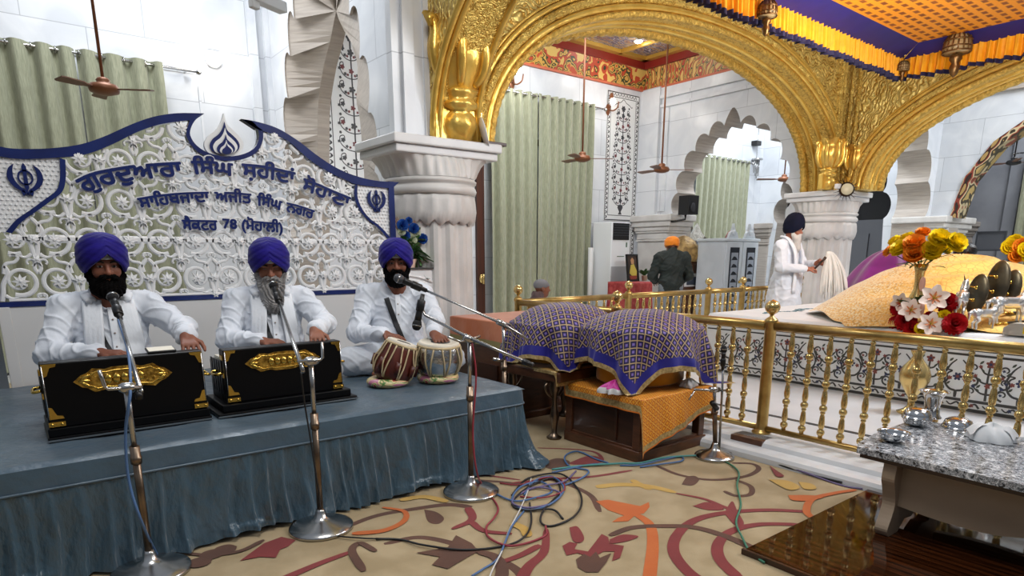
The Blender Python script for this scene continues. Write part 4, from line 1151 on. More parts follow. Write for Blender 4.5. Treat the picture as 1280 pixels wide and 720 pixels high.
def drape(name, rect, cloth, ztop, zfloor, mats, parent, borders, dome=0., n=(90, 70), flare=.06, fold=9., amp=.02, rot=0., sag=0., seed=0, round_=.0, hump=None, shear=0.):
    """cloth laid over a box rect=(x0,x1,y0,y1); cloth=(p0,p1,q0,q1) its own extent about the same centre; the excess hangs down."""
    x0, x1, y0, y1 = rect; cx, cy = (x0+x1)/2, (y0+y1)/2; a, b = (x1-x0)/2, (y1-y0)/2
    p0, p1, q0, q1 = cloth; nu, nv = n
    vs, uv, fs, mi = [], [], [], []
    cr, sr = cos(rot), sin(rot)
    for j in range(nv):
        for i in range(nu):
            U = p0+(p1-p0)*i/(nu-1); Q = q0+(q1-q0)*j/(nv-1)
            p, q = U*cr-Q*sr, U*sr+Q*cr+shear*U
            ax, ay = abs(p), abs(q)
            if round_:
                th = math.atan2(q/b, p/a); e = 1/((abs(cos(th))**(2/round_*2)+abs(sin(th))**(2/round_*2))**(round_/4) or 1)
                rho = math.hypot(p/a, q/b)/e
                if rho <= 1: ex = 0; px, py = p, q; nx, ny = 0, 0; top = dome*(1-rho**2.6)
                else:
                    px, py = p/rho, q/rho; ex = math.hypot(p-px, q-py); l = math.hypot(px, py); nx, ny = px/l, py/l; top = 0
            else:
                px, py = max(-a, min(a, p)), max(-b, min(b, q)); ex = math.hypot(p-px, q-py)
                l = math.hypot(p-px, q-py) or 1; nx, ny = (p-px)/l, (q-py)/l; rho = max(ax/a, ay/b); top = dome*max(0, 1-min(rho, 1)**2.6)
            z = ztop+top-max(ex-.01, 0)
            w = min(ex/.2, 1)
            ang = math.atan2(py/b, px/a)
            fo = amp*w*sin(fold*ang+seed+1.3*sin(3*ang+seed))+.4*amp*w*sin(2.3*fold*ang+2*seed)
            o = flare*(ex/.3)+fo+(.012 if ex > 0 else 0)
            X, Y = cx+px+nx*o, cy+py+ny*o
            if ex == 0: z += sag*sin(p*21+seed)*sin(q*17+seed*2)+.004
            if z < zfloor:
                ov = zfloor-z; z = zfloor+.004+.006*abs(sin(ang*20)); X += nx*ov*.8; Y += ny*ov*.8
            if hump: X, Y, z = hump(X, Y, z, ex)
            vs.append((X, Y, z)); uv.append((U, Q))
    for j in range(nv-1):
        for i in range(nu-1):
            fs.append((j*nu+i, j*nu+i+1, (j+1)*nu+i+1, (j+1)*nu+i))
            U = p0+(p1-p0)*(i+.5)/(nu-1); Q = q0+(q1-q0)*(j+.5)/(nv-1)
            d = min(U-p0, p1-U, Q-q0, q1-Q); k = 0; s = 0
            for w_, m_ in borders:
                s += w_
                if d < s: k = m_; break
            mi.append(k)
    o = link(name, vs, fs, mats, parent, mi, True, recalc=False)
    set_uv(o, uv); return o

# tall chest under an orange cloth, behind
M_ORC = mat('rust_cloth', '#b9653a', .8, vary=('#cf8a63', 2.2, .8), bump=(40., .3, .006), sheen=.5)
M_OLIVE = mat('olive_fringe', '#8c8152', .8)
M_DWOOD = mat('dark_wood', '#3b1d0f', .35, vary=('#241008', 4., .7), streak=(1, 1, 8), coat=.2)
M_BWOOD = mat('brown_wood', '#5a3621', .4, vary=('#3f2415', 5., .7), streak=(2, 2, 9), coat=.2)
ch = thing('chest', 'tall wooden chest under a rust orange cloth, right of the drummer', 'chest', (3.4, 4.2, 0))
m = MB(); m.box(2.92, 3.84, 3.83, 4.56, .05, .77); m.box(2.9, 3.86, 3.81, 4.58, 0, .06); m.build('carcass', M_BWOOD, ch, bevel=.01)
m = MB(); m.box(2.905, 2.92, 3.9, 4.15, .12, .44); m.box(2.905, 2.92, 4.22, 4.5, .12, .44); m.build('panel', M_DWOOD, ch)
oc = drape('orange_cloth', (2.92, 3.84, 3.83, 4.56), (-.66, .70, -.64, .52), .775, .1, [M_ORC, M_OLIVE], None, [(.05, 1)], amp=.012, flare=.02, fold=7)
tag(oc, 'rust orange cloth with olive hem over the chest behind the drums', 'cloth')

# low bench with turned metal legs
be = thing('bench', 'low brown bench on ornate metal legs, left of the purple covered bundles', 'bench', (3.15, 3.5, 0))
m = MB(); m.M = Matrix.Translation((3.2, 3.47, 0)) @ Matrix.Rotation(R(4), 4, 'Z'); m.box(-.36,.36,-.31,.3,.43,.5); m.build('seat_board', M_BWOOD, be, bevel=.008)
for x, y in ((2.94, 3.27), (3.48, 3.3), (2.9, 3.7), (3.45, 3.72)):
    m = MB(); m.lathe([(.05,.0),(.055,.012),(.03,.03),(.018,.05),(.022,.1),(.034,.16),(.026,.2),(.016,.26),(.024,.32),(.038,.36),(.03,.4),(.045,.43)], (x,y,0), 16)
    for s_ in (-1, 1): m.tube(bez([(x+s_*.02,y,.3),(x+s_*.07,y,.34),(x+s_*.09,y,.39),(x+s_*.05,y,.42)], 4), .009, 6)
    m.build('leg', M_STEELB, be)
# yellow cloth on the bench
yc = drape('yellow_cloth', (2.86, 3.54, 3.18, 3.76), (-.37, .42, -.40, .34), .503, .02, [M_YEL, M_GTRIM], None, [(.035, 1)], amp=.01, flare=.02, fold=6, seed=1, sag=.003)
tag(yc, 'yellow satin cloth with pale trim hanging over the corner of the low bench', 'cloth')

# low table: dark framed box
tb = thing('low_table', 'low dark wooden box table under the orange gold cloth', 'table', (3.33, 2.86, 0))
X0, X1, Y0, Y1 = 2.99, 3.66, 2.53, 3.21
m = MB()
for x, y in ((X0,Y0),(X1-.06,Y0),(X0,Y1-.06),(X1-.06,Y1-.06)):
    m = MB(); m.box(x, x+.06, y, y+.06, 0, .41); m.build('corner_post', M_BWOOD, tb, bevel=.006)
m = MB(); m.box(X0+.01, X1-.01, Y0+.01, Y1-.01, .04, .085); m.box(X0-.01, X1+.01, Y0-.012, Y0+.05, 0, .07); m.box(X0-.012, X0+.05, Y0, Y1, 0, .07); m.build('bottom_board', M_BWOOD, tb, bevel=.006)
m = MB(); m.box(X0+.015, X0+.03, Y0+.05, Y1-.05, .08, .39); m.box(X0+.02, X1-.02, Y1-.03, Y1-.015, .08, .39); m.build('side_panel', M_DWOOD, tb)
m = MB(); m.box(X0+.004, X0+.02, Y0+.2, Y0+.215, .1, .38); m.box(X0, X0+.03, Y0+.05, Y1-.05, .33, .39); m.build('rail', M_DWOOD, tb, bevel=.004)
m = MB(); m.box(X0-.015, X1+.015, Y0-.015, Y1+.015, .385, .41); m.build('table_top', M_BWOOD, tb, bevel=.006)
og = drape('table_cloth', (X0-.015, X1+.015, Y0-.015, Y1+.015), (-.445, .50, -.607, .43), .412, .03, [M_ORBR, M_GTRIM, mat('orange_edge', '#d8731c', .6)], None, [(.007, 2), (.04, 1)], amp=.012, flare=.03, fold=8, seed=2, sag=.002, n=(120, 120), shear=.267)
tag(og, 'orange gold brocade cloth with pale trim draped over the low table', 'cloth')

# two covered bundles: wooden instruments under purple brocade
def bundle(rect, cloth, ztop, zfl, dome, lab_c, lab_b, seed, rot, hump=None, fl=.05, h0=.1):
    x0, x1, y0, y1 = rect
    b = MB(); cx, cy = (x0+x1)/2, (y0+y1)/2
    b.lathe([(.3,0),(.34,.06),(.33,.8),(.25,1.)], (0,0,0), 24)
    b.v = [(cx+v[0]/.34*(x1-x0)*.42, cy+v[1]/.34*(y1-y0)*.42, zfl+.006+v[2]*(ztop-zfl-.02)) for v in b.v]
    tag(b.build('wrapped_bundle', M_YEL), lab_b, 'bundle')
    o = drape('brocade_cover', rect, cloth, ztop, zfl, [M_PURP, M_BLUEV, M_GTRIM], None, [(.03, 2), (.06, 1)], dome=dome, amp=.034, flare=fl, fold=8, seed=seed, rot=rot, round_=1.35, n=(130, 110), sag=.004, hump=hump)
    return tag(o, lab_c, 'cloth')
bundle((2.86, 3.58, 3.16, 3.82), (-.60, .56, -.51, .55), .80, .51, .13, 'purple gold-latticed cover over the left bundle on the bench', 'yellow wrapped bundle under the left purple cover', .6, R(12))
bundle((3.02, 3.78, 2.56, 3.24), (-.61, .70, -.60, .60), .80, .42, .11, 'purple gold-latticed cover over the right bundle on the low table', 'yellow wrapped bundle under the right purple cover', 2.4, R(-8))
M_PINK = mat('pink_silk', '#d33aa0', .45, sheen=.4, vary=('#b52585', 12., .6))
def crumple(c, r, sz, mt, name, label, n=40, seed=0, band=None):
    def fn(u, v):
        a = 2*PI*u; b = PI*(v*.5)
        f = 1+.22*sin(3*a+seed)*cos(b)+.13*sin(7*a+2*seed+4*v)+.1*sin(11*a-5*v)
        return (c[0]+r[0]*cos(b)*cos(a)*f, c[1]+r[1]*cos(b)*sin(a)*f, c[2]+sz*sin(b)*(1+.15*sin(5*a+seed))+.002)
    mm = MB(); mm.grid(n, 14, fn, cu=True, mif=(lambda u, v: 1 if band and v < band else 0))
    return tag(mm.build(name, [mt, M_MAR], recalc=True), label, 'cloth')
pk = (2.989, 2.747, 0.420)
crumple((pk[0], pk[1], .418), (.10, .07), .07, M_PINK, 'folded_cloth', 'pink silk cloth with white edge on the low table', seed=1, band=.3)
wc = (3.718, 2.800, 0.420)
crumple((3.5, 2.56, .42), (.06, .045), .05, M_MAR, 'folded_cloth', 'small white cloth under the edge of the right purple cover', seed=2)

# ---------------------------------------------------------------- brass railing
RX, RZ0, RZ1 = 3.91, .135, .825
def post(x, y, label, s=1., plate=True):
    root = thing('railing_post', label, 'post', (x, y, .1), 'brass railing posts')
    m = MB(); m.lathe([(.062,.0),(.062,.012),(.044,.02),(.039,.03),(.037,.05),(.037,.735),(.043,.74),(.043,.76),(.036,.77),(.014,.785),(.012,.8)], (x,y,.1), 20); m.build('shaft', M_BRASSD, root)
    m = MB()
    m.lathe([(.012,.0)]+[(.012*0+.046*s*sin(a), .05*s-.046*s*cos(a)) for a in [PI*(k+2.2)/16 for k in range(13)]]+[(.002,.1*s)], (x,y,.895), 24, flute=lambda a, k: 1+.025*cos(a*12)); m.build('ball_finial', M_BRASS, root)
    return root
def railing(axis, pos, ta, tb_, n, label):
    mid = (ta+tb_)/2
    loc = (pos, mid, .13) if axis == 'y' else (mid, pos, .13)
    P = (lambda t, z: (pos, t, z)) if axis == 'y' else (lambda t, z: (t, pos, z))
    root = thing('railing', label, 'railing', loc, 'brass railing panels')
    m = MB(); m.tube([P(ta, RZ1), P(tb_, RZ1)], .031, 14); m.build('top_rail', M_BRASSD, root)
    m = MB(); m.tube([P(ta, RZ0), P(tb_, RZ0)], .02, 12); m.build('bottom_rail', M_BRASSD, root)
    prof = [(.011,.0),(.011,.02)]
    H_ = RZ1-RZ0-.03
    for k in range(4):
        z = .02+(H_-.04)*k/4; h = (H_-.04)/4
        prof += [(.017,z+.005),(.02,z+.018),(.017,z+.032),(.009,z+.04),(.0135,z+.05),(.0155,z+h*.5),(.0115,z+h*.8),(.008,z+h-.02),(.0125,z+h-.012),(.0125,z+h-.006),(.008,z+h-.002)]
    prof += [(.011,H_-.015),(.011,H_)]
    prof = [(q*1.22, z) for q, z in prof]
    b0 = None
    for k in range(n):
        e_ = .12*math.copysign(1, tb_-ta); t = ta+e_+(tb_-ta-2*e_)*k/(n-1)
        p = P(t, RZ0+.015)
        if b0 is None:
            m = MB(); m.lathe(prof, p, 12); b0 = m.build('baluster', M_BRASS, root)
        else: dup(b0, p, root)
    return root
ys = [4.9, 3.61, 2.25, .72]
plab = ['brass post with ball finial at the far left corner of the railing', 'brass railing post behind the gap between the purple covers', 'tall brass post with ball finial right of the low table, the nearest in view', 'brass railing post past the white cloth bundle, at the end of the railing']
for y, l in zip(ys[:4], plab): post(RX, y, l)
rl = ['brass railing panel behind the left purple cover', 'brass railing panel behind the right purple cover and chrome stand', 'brass railing panel behind the granite table and its bowls', '']
for k in range(3): railing('y', RX, ys[k]-.035, ys[k+1]+.035, (10, 10, 11)[k], rl[k])
xs = [3.91, 5.49, 6.975, 7.73, 9.2]
for x, l in zip(xs[1:4], ('brass far railing post before the small red table', 'brass far railing post left of the white double cupboard', 'brass far railing post before the white double cupboard')): post(x, 4.9, l)
rl = ['far brass railing panel before the green curtain and air conditioner', 'far brass railing panel before the man in the orange turban', 'short far brass railing panel left of the white double cupboard', 'far brass railing panel behind the old man in white']
for k in range(4): railing('x', 4.9, xs[k]+.035, xs[k+1]-.035, (12, 12, 5, 12)[k], rl[k])
post(9.2, 4.9, 'brass far railing post behind the old man in white')
# small wood foot block by the near post with its clip
m = MB(); m.box(3.72, 3.86, 2.13, 2.36, .062, .1)
tag(m.build('wood_block', M_BWOOD, bevel=.004), 'small brown wooden block on the marble step beside the nearest post', 'block')

# ---------------------------------------------------------------- inlaid marble platform
PX, PY = 5.70, 4.0
M_INL = [mat('inlay_marble', '#e2e4e4', .2, vary=('#cfd3d6', 2., .5)), mat('inlay_stem', '#3b3b3a', .4), mat('inlay_red', '#7c4038', .4), mat('inlay_blue', '#2a3354', .4), mat('inlay_leaf', '#3f463c', .4)]
pf = thing('palki_platform', 'white marble platform with floral stone inlay behind the railing', 'platform', (7.4, 1.8, .1))
m = MB(); m.box(PX, 9.2, -1., PY, .1, .6); m.box(PX-.02, 9.22, -1., PY+.02, .585, .605); m.build('block', M_INL[0], pf, bevel=.006)
def inlay(axis, pos, t0, t1, zA, zB, step):
    mm = MB()
    P = (lambda t, z, d: (pos-d, t, z)) if axis == 'y' else (lambda t, z, d: (t, pos-d, z))
    lay = [0]
    def st_(pts, w, c):
        lay[0] += 1; d = .001+.00002*(lay[0] % 40)
        pts = bez(pts, 4); n = len(pts); L, Rr = [], []
        for k in range(n):
            a, b = pts[max(k-1,0)], pts[min(k+1,n-1)]; tx, tz = b[0]-a[0], b[1]-a[1]; l = math.hypot(tx,tz) or 1
            ww = w*1.3*(1-.45*k/n); L.append(P(pts[k][0]-tz/l*ww, pts[k][1]+tx/l*ww, d)); Rr.append(P(pts[k][0]+tz/l*ww, pts[k][1]-tx/l*ww, d))
        mm.strip(L, Rr, c)
    def fl_(t, z, r, c, n=5, ph=0):
        lay[0] += 1; d = .002+.00002*(lay[0] % 40)
        pts = []
        for k in range(4*n):
            a = 2*PI*k/(4*n)+ph; q = r*(.55+.45*abs(cos(n*(a-ph)/2)))
            pts.append(P(t+q*cos(a), z+q*sin(a), d))
        mm.add(pts, [tuple(range(len(pts)))], c)
    def leaf_(t, z, a, l, c=4):
        d = .0018; ca, sa = cos(a), sin(a)
        q = [(0,0),(.4,.22),(.75,.16),(1,0),(.75,-.16),(.4,-.22)]
        mm.add([P(t+l*(p[0]*ca-p[1]*sa), z+l*(p[0]*sa+p[1]*ca), d) for p in q], [tuple(range(6))], c)
    H_ = zB-zA
    for z, w in ((zA+.012, .005), (zA+.085, .005), (zB-.01, .005), (zB-.05, .004), (zA+.02, .003)): st_([(t0,z),((t0+t1)/2,z),(t1,z)], w*2, 1)
    nb = int((t1-t0)/.12)
    for k in range(nb):
        t = t0+.12*(k+.5)
        st_([(t-.05,zA+.035),(t-.02,zA+.065),(t+.02,zA+.04),(t+.05,zA+.06)], .006, 1)
        if k % 2: fl_(t, zA+.052, .016, 3 if k % 4 == 1 else 2)
    n = int((t1-t0)/step); zm = zA+.1
    h = zB-.06-zm
    for k in range(n):
        t = t0+step*(k+.5)
        if k % 2 == 0:
            st_([(t,zm),(t+.005,zm+h*.5),(t,zm+h*.9)], .007, 1)
            for s in (-1, 1):
                for f, l in ((.15,.09),(.4,.085),(.62,.06)):
                    st_([(t,zm+h*f),(t+s*l*.5,zm+h*f+.01),(t+s*l,zm+h*f+.05)], .006, 1); leaf_(t+s*l*.5, zm+h*f+.012, .9 if s > 0 else PI-.9, .035)
                    fl_(t+s*l, zm+h*f+.055, .015, 3 if f < .3 else 2)
            fl_(t, zm+h*.86, .032, 2, 5, PI/2); fl_(t, zm+h*.86, .013, 3); fl_(t, zm+h*.35, .022, 2)
        else:
            for s in (-1, 1):
                c = [(t+s*.10*(1-q/14*.75)*cos(a), zm+h*.45+.10*(1-q/14*.75)*sin(a)) for q, a in [(q, -PI/2+q*.52*s if s > 0 else -PI/2-q*.52*1) for q in range(13)]]
                c = [(t+s*abs(.10*(1-q/14*.7)*cos(-PI/2+q*.42)) if q < 7 else t+s*.06+.045*cos(q), zm+h*.45+.10*(1-q/14*.7)*sin(-PI/2+q*.42)) for q in range(8)]
                st_([(t,zm)]+c, .007, 1)
                st_([(t+s*.1,zm+h*.45),(t+s*.06,zm+h*.75),(t+s*.02,zm+h*.9)], .006, 1)
                leaf_(t+s*.1, zm+h*.3, PI/2-s*.8, .04); leaf_(t+s*.09, zm+h*.62, PI/2+s*.5, .038)
                fl_(t+s*.05, zm+h*.45, .018, 2)
            fl_(t, zm+h*.5, .034, 3, 6); fl_(t, zm+h*.5, .014, 2)
    for k in range(n+1):
        t = t0+step*k
        for f, s in ((.18, 1), (.45, -1), (.74, 1)):
            r_ = .045
            st_([(t+s*r_*(1-q/10)*cos(q*.75-1.6), zm+h*f+r_*(1-q/10)*sin(q*.75-1.6)) for q in range(9)], .006, 1)
            leaf_(t-s*.03, zm+h*(f+.1), 1.6+s*.7, .04); fl_(t+s*.012, zm+h*f, .012, 2 if k % 2 else 3)
    return mm.build('floral_inlay', M_INL, pf, recalc=False)
inlay('y', PX, .2, PY-.02, .1, .585, .2)
inlay('x', PY+.0015, PX+.02, 9.1, .1, .585, .2)
M_SHEET = mat('white_cotton', '#e3e6e8', .75, vary=('#d2d8dd', 3., .5), sheen=.2, bump=(9., .2, .02))
m = MB()
def sheetf(u, v):
    x = PX-.015+(9.1-PX+.015)*u; y = -.6+(PY+.63)*v
    d = min(x-PX+.015, PY+.03-y, 9.1-x)
    z = .605+.085*(1-max(0, 1-d/.06)**2)**.5 if d < .06 else .69
    return (x, y, z+.004*sin(x*7+2*sin(y*3))*sin(y*5) if d > .06 else z)
m.grid(90, 110, sheetf)
sh = m.build('white_sheet', M_SHEET, recalc=False); tag(sh, 'white cotton sheet spread over the marble platform', 'sheet')
m = MB()
for k in range(26):
    x, y = 6.05+.1*k, 3.55+.05*sin(k)
    m.tube(bez([(x,y,.693),(x+.03,y+.05,.694),(x+.07,y-.03,.694),(x+.1,y+.02,.693)], 3), .009, 6, flat=.2)
m.build('printed_border', mat('teal_print', '#4d7d8c', .7), sh)
# golden cloth mound
t = NT('gold_tissue'); co = t.co((1,1,1), (0,0,R(30)))
v = t.n('TexVoronoi', Scale=17., feature='DISTANCE_TO_EDGE'); t.l(co, v.inputs['Vector'])
sp = t.n('SeparateXYZ'); tc = t.n('TexCoord'); t.l(tc.outputs['Object'], sp.inputs[0])
n = t.n('TexNoise', Scale=60., Detail=3.0); t.l(co, n.inputs['Vector'])
gl = t.ramp(n.outputs['Fac'], [(.48, (0,0,0,1)), (.58, (1,1,1,1))])
mr = t.n('MapRange'); t.l(sp.outputs[1], mr.inputs[0]); mr.inputs[1].default_value = .25; mr.inputs[2].default_value = .75
mm2 = t.n('Math', operation='MULTIPLY'); t.l(gl, mm2.inputs[0]); t.l(mr.outputs[0], mm2.inputs[1])
edge = t.ramp(v.outputs['Distance'], [(.0, '#c08a34'), (.07, '#e8bb5c')])
t.base(t.mix(edge, '#eee3bd', mm2.outputs[0])); t.pr(Roughness=.5, Metallic=.15, Sheen_Weight=.3)
t.bump(v.outputs['Distance'], .25, .01); M_GOLDC = t.m
def mound_z(x, y):
    d2 = ((x-7.0)/1.35)**2+((y-2.22)/1.22)**2
    h = .565*max(0, 1-d2)**1.15
    h += .018*sin(14*(d2**.5)*2.1+3*math.atan2(y-2.2, x-7.0))*max(0, 1-d2)**.5*(1 if y < 2.6 else .25)
    return .703+h
m = MB()
def moundf(u, v):
    a = u*2*PI; q = v
    rx = 1.32 if cos(a) > 0 else 1.3; y1 = 1.18 if sin(a) > 0 else 1.9
    x = 7.0+rx*q*cos(a)*(1+.05*sin(5*a)); y = 2.22+y1*q*sin(a)*(1+.04*sin(7*a))
    x = max(x, 5.695)
    z = mound_z(x, y)
    if x < 5.72: z -= .03
    return (x, y, z)
m.grid(160, 60, moundf, cu=True)
tag(m.build('gold_cloth', M_GOLDC, recalc=False), 'large gold tissue cloth heaped in a mound on the marble platform', 'cloth')

# ---------------------------------------------------------------- flowers
M_LEAF = mat('leaf_green', '#2f5a2a', .5, vary=('#1d3d1b', 9., .7))
def petal_ring(mb, c, ax, r, n, tilt, ph, mi=0, wid=.9, lng=1., cup=.25):
    ax = V(ax).normalized(); q = V((0,0,1)).rotation_difference(ax).to_matrix()
    for k in range(n):
        a = 2*PI*k/n+ph; vs = []
        for i in range(4):
            f = i/3; w = wid*r*sin(PI*(.12+.78*f))*.5*(2.2/n*2.2)**.5; l = r*lng*f
            for s in (-1, 0, 1):
                rad = l*cos(tilt)-cup*r*f*f*0; h = l*sin(tilt)+cup*r*f*f-(.12*r if s == 0 else 0)*(1-abs(f-.5))
                p = V((rad*cos(a)-s*w*sin(a), rad*sin(a)+s*w*cos(a), h)); p = q @ p
                vs.append((c[0]+p.x, c[1]+p.y, c[2]+p.z))
        mb.add(vs, [(3*i+j, 3*i+j+1, 3*i+4+j, 3*i+3+j) for i in range(3) for j in range(2)], mi, True)
def rose(c, ax, r, mt, par):
    mb = MB()
    for n, tilt, s in ((6,-.15,1.),(6,.3,1.),(6,.7,.9),(5,1.0,.75),(4,1.3,.6)): petal_ring(mb, c, ax, r*s, n, tilt, n*1.1+s, cup=.28, wid=1.7)
    mb.ell(c, r*.3, 8, 6); return mb.build('rose', mt, par, recalc=False)
def carnation(c, ax, r, mt, par):
    mb = MB()
    for i, (n, tilt, s) in enumerate(((15,-.5,.9),(17,-.2,1.),(17,.1,1.),(16,.4,1.),(15,.7,.95),(12,1.,.9),(8,1.3,.85))): petal_ring(mb, c, ax, r*s, n, tilt, i*.7, cup=.05, wid=.95)
    mb.ell(c, r*.4, 8, 6); return mb.build('carnation', mt, par, recalc=False)
def lily(c, ax, r, par):
    mb = MB(); petal_ring(mb, c, ax, r*1.1, 6, .55, .3, 0, .78, 1.15, -.35)
    axv = V(ax).normalized(); petal_ring(mb, tuple(V(c)+axv*.004), ax, r*.6, 6, .55, .3, 1, .3, 1., -.1)
    o = mb.build('lily', [mat('lily_white', '#efdcd0', .5), mat('lily_heart', '#d98a5e', .5)], par, recalc=False)
    mb = MB()
    for k in range(5):
        d = V((cos(k*1.26)*.35, sin(k*1.26)*.35, 1)).normalized(); q = V((0,0,1)).rotation_difference(axv).to_matrix()
        mb.tube([c, V(c)+q @ d*r*.6], .003, 5)
    mb.build('stamens', mat('stamen', '#c9b04a', .6), o)
def leaves(pts, par, nm='leaf', mt=None):
    mb = MB()
    for (c, d, l) in pts:
        d = V(d).normalized(); s = d.cross(V((0,.3,1))).normalized(); up = s.cross(d)
        vs = []
        for i in range(5):
            f = i/4; w = l*.26*sin(PI*(.08+.84*f))
            for k in (-1, 0, 1): vs.append(V(c)+d*l*f+s*w*k+up*(-.25*l*f*f+(-.04*l if k == 0 else 0)))
        mb.add(vs, [(3*i+j, 3*i+j+1, 3*i+4+j, 3*i+3+j) for i in range(4) for j in range(2)], 0, True)
    return mb.build(nm, mt or M_LEAF, par, recalc=False)
M_RYEL = mat('rose_yellow', '#f5dc1c', .5, vary=('#e6c80e', 15., .6)); M_RORG = mat('rose_orange', '#f59f2c', .5, vary=('#ea8322', 15., .6)); M_RRED = mat('carnation_red', '#c5121d', .55, vary=('#8f0c14', 20., .6))
def vase(loc, prof, mt, label, cat='vase'):
    root = thing('flower_vase', label, cat, loc)
    mb = MB(); mb.lathe(prof, loc, 28); mb.build('vase_body', mt, root); return root
vx = 5.88; vb = (5.880, 2.129, 0.671)
vz0 = .705
vtop = (5.880, 2.181, 1.203)[2]
hh = vtop-vz0
tone = (5.88, vb[1])
vs_ = vase((vx, vb[1], vz0), [(.06,0),(.062,.01),(.04,.02),(.035,.05),(.055,hh*.25),(.068,hh*.36),(.055,hh*.47),(.032,hh*.6),(.03,hh*.72),(.038,hh*.88),(.055,hh),(.05,hh),(.03,hh*.9)], M_BRASS, 'tall brass vase of yellow and orange roses on the platform edge')
C5 = (vx, vb[1])
rl_ = [(5.840, 2.276, 1.317), (5.800, 2.171, 1.354), (5.780, 2.153, 1.279), (5.800, 2.004, 1.389), (5.840, 1.904, 1.357), (5.820, 2.055, 1.297), (5.900, 2.384, 1.298), (5.880, 2.152, 1.436), (5.950, 2.282, 1.408), (5.950, 2.007, 1.316), (6.000, 2.390, 1.378)]
for i, c in enumerate(rl_):
    d = V(c)-V((vx, vb[1], vtop-.05)); d += V((-.12,-.06,.02))
    rose(c, d, (.082 if i < 6 else .058), M_RORG if i in (1, 2, 6, 7) else M_RYEL, vs_)
lp = []
for k in range(34):
    a = rng.uniform(0, 6.28); r_ = rng.uniform(.04, .2); z = vtop+rng.uniform(-.03, .17)
    lp.append(((vx+r_*.4*cos(a), vb[1]+r_*sin(a), z), (cos(a)*.5, sin(a), rng.uniform(-.3, .6)), rng.uniform(.06, .11)))
leaves(lp, vs_, 'foliage')
mb = MB()
for c in rl_: mb.tube([(vx, vb[1], vtop-.04), c], .004, 5)
mb.build('stems', M_LEAF, vs_)
# lily and carnation arrangement on the front edge
lb = (5.760, 1.971, 0.694)
la = thing('flower_arrangement', 'low arrangement of white lilies and red carnations on the platform edge', 'flowers', (5.78, lb[1], .70))
for c, r_ in (((5.740, 2.134, 0.746),.085),((5.780, 2.210, 0.842),.07),((5.710, 2.075, 0.701),.065),((5.800, 1.878, 0.907),.082),((5.760, 1.880, 0.771),.075),((5.710, 1.779, 0.758),.088),((5.800, 1.979, 0.780),.06),((5.760, 2.218, 0.725),.06)):
    carnation(c, (-1,-.5,.35), r_, M_RRED, la)
for c, r_ in (((5.720, 1.950, 0.943),.10),((5.700, 2.095, 0.841),.085),((5.670, 1.929, 0.748),.088),((5.760, 2.203, 0.896),.07)): lily(c, (-1,-.55,.35), r_, la)
for c in ((5.780, 2.065, 1.049), (5.740, 2.031, 0.856)):
    mb = MB(); mb.ell(c, (.022,.022,.06), 10, 7); mb.build('bud', mat('bud_pink', '#e3b3a4', .5), la)
for c in ((5.740, 1.867, 0.811), (5.700, 2.007, 0.701)): rose(c, (-1,-.4,.5), .045, M_RYEL, la)
lp = []
cc = (5.800, 2.030, 0.815)
for k in range(26):
    a = rng.uniform(0, 6.28)
    lp.append(((cc[0]+rng.uniform(-.03,.06), cc[1]+.16*cos(a)*rng.uniform(.2,1), cc[2]+.1*sin(a)), (-.5, cos(a), .6*sin(a)), rng.uniform(.06, .11)))
leaves(lp, la, 'foliage')
mb = MB(); mb.lathe([(.09,0),(.1,.02),(.07,.05),(.05,.06)], (5.80, cc[1], .702), 20); mb.build('dish', M_BRASS, la)
# brass urn on the inner floor
ub = (5.30, (5.300, 1.855, 0.449)[1])
mb = MB(); mb.lathe([(.085,.0),(.09,.012),(.05,.03),(.024,.06),(.022,.12),(.06,.18),(.10,.25),(.105,.3),(.085,.36),(.045,.41),(.032,.44),(.05,.48),(.045,.48)], (ub[0], ub[1], .1), 30)
tag(mb.build('brass_urn', M_BRASS), 'round brass urn on the inner marble floor, seen through the balusters', 'urn')
# vase at the right edge behind the mound
rv = (8.7, 2.12)
vs2 = vase((rv[0], rv[1], .695), [(.07,0),(.07,.01),(.04,.03),(.06,.15),(.07,.22),(.035,.35),(.04,.5),(.06,.56),(.05,.56)], M_BRASS, 'brass vase of orange and yellow flowers behind the gold mound, right edge')
for c, mt in (((8.600, 2.280, 1.354), M_RYEL), ((8.600, 2.182, 1.362), M_RORG), ((8.600, 2.204, 1.270), M_RORG), ((8.550, 2.116, 1.328), M_RYEL), ((8.700, 2.270, 1.405), M_RYEL), ((8.600, 2.085, 1.262), M_RYEL)): rose(c, V((-1,-.4,.2)), .085, mt, vs2)
leaves([((rv[0]+rng.uniform(-.1,.1), rv[1]+rng.uniform(-.2,.2), 1.28+rng.uniform(-.05,.18)), (rng.uniform(-1,0), rng.uniform(-1,1), rng.uniform(-.3,.5)), .12) for k in range(24)], vs2, 'foliage')

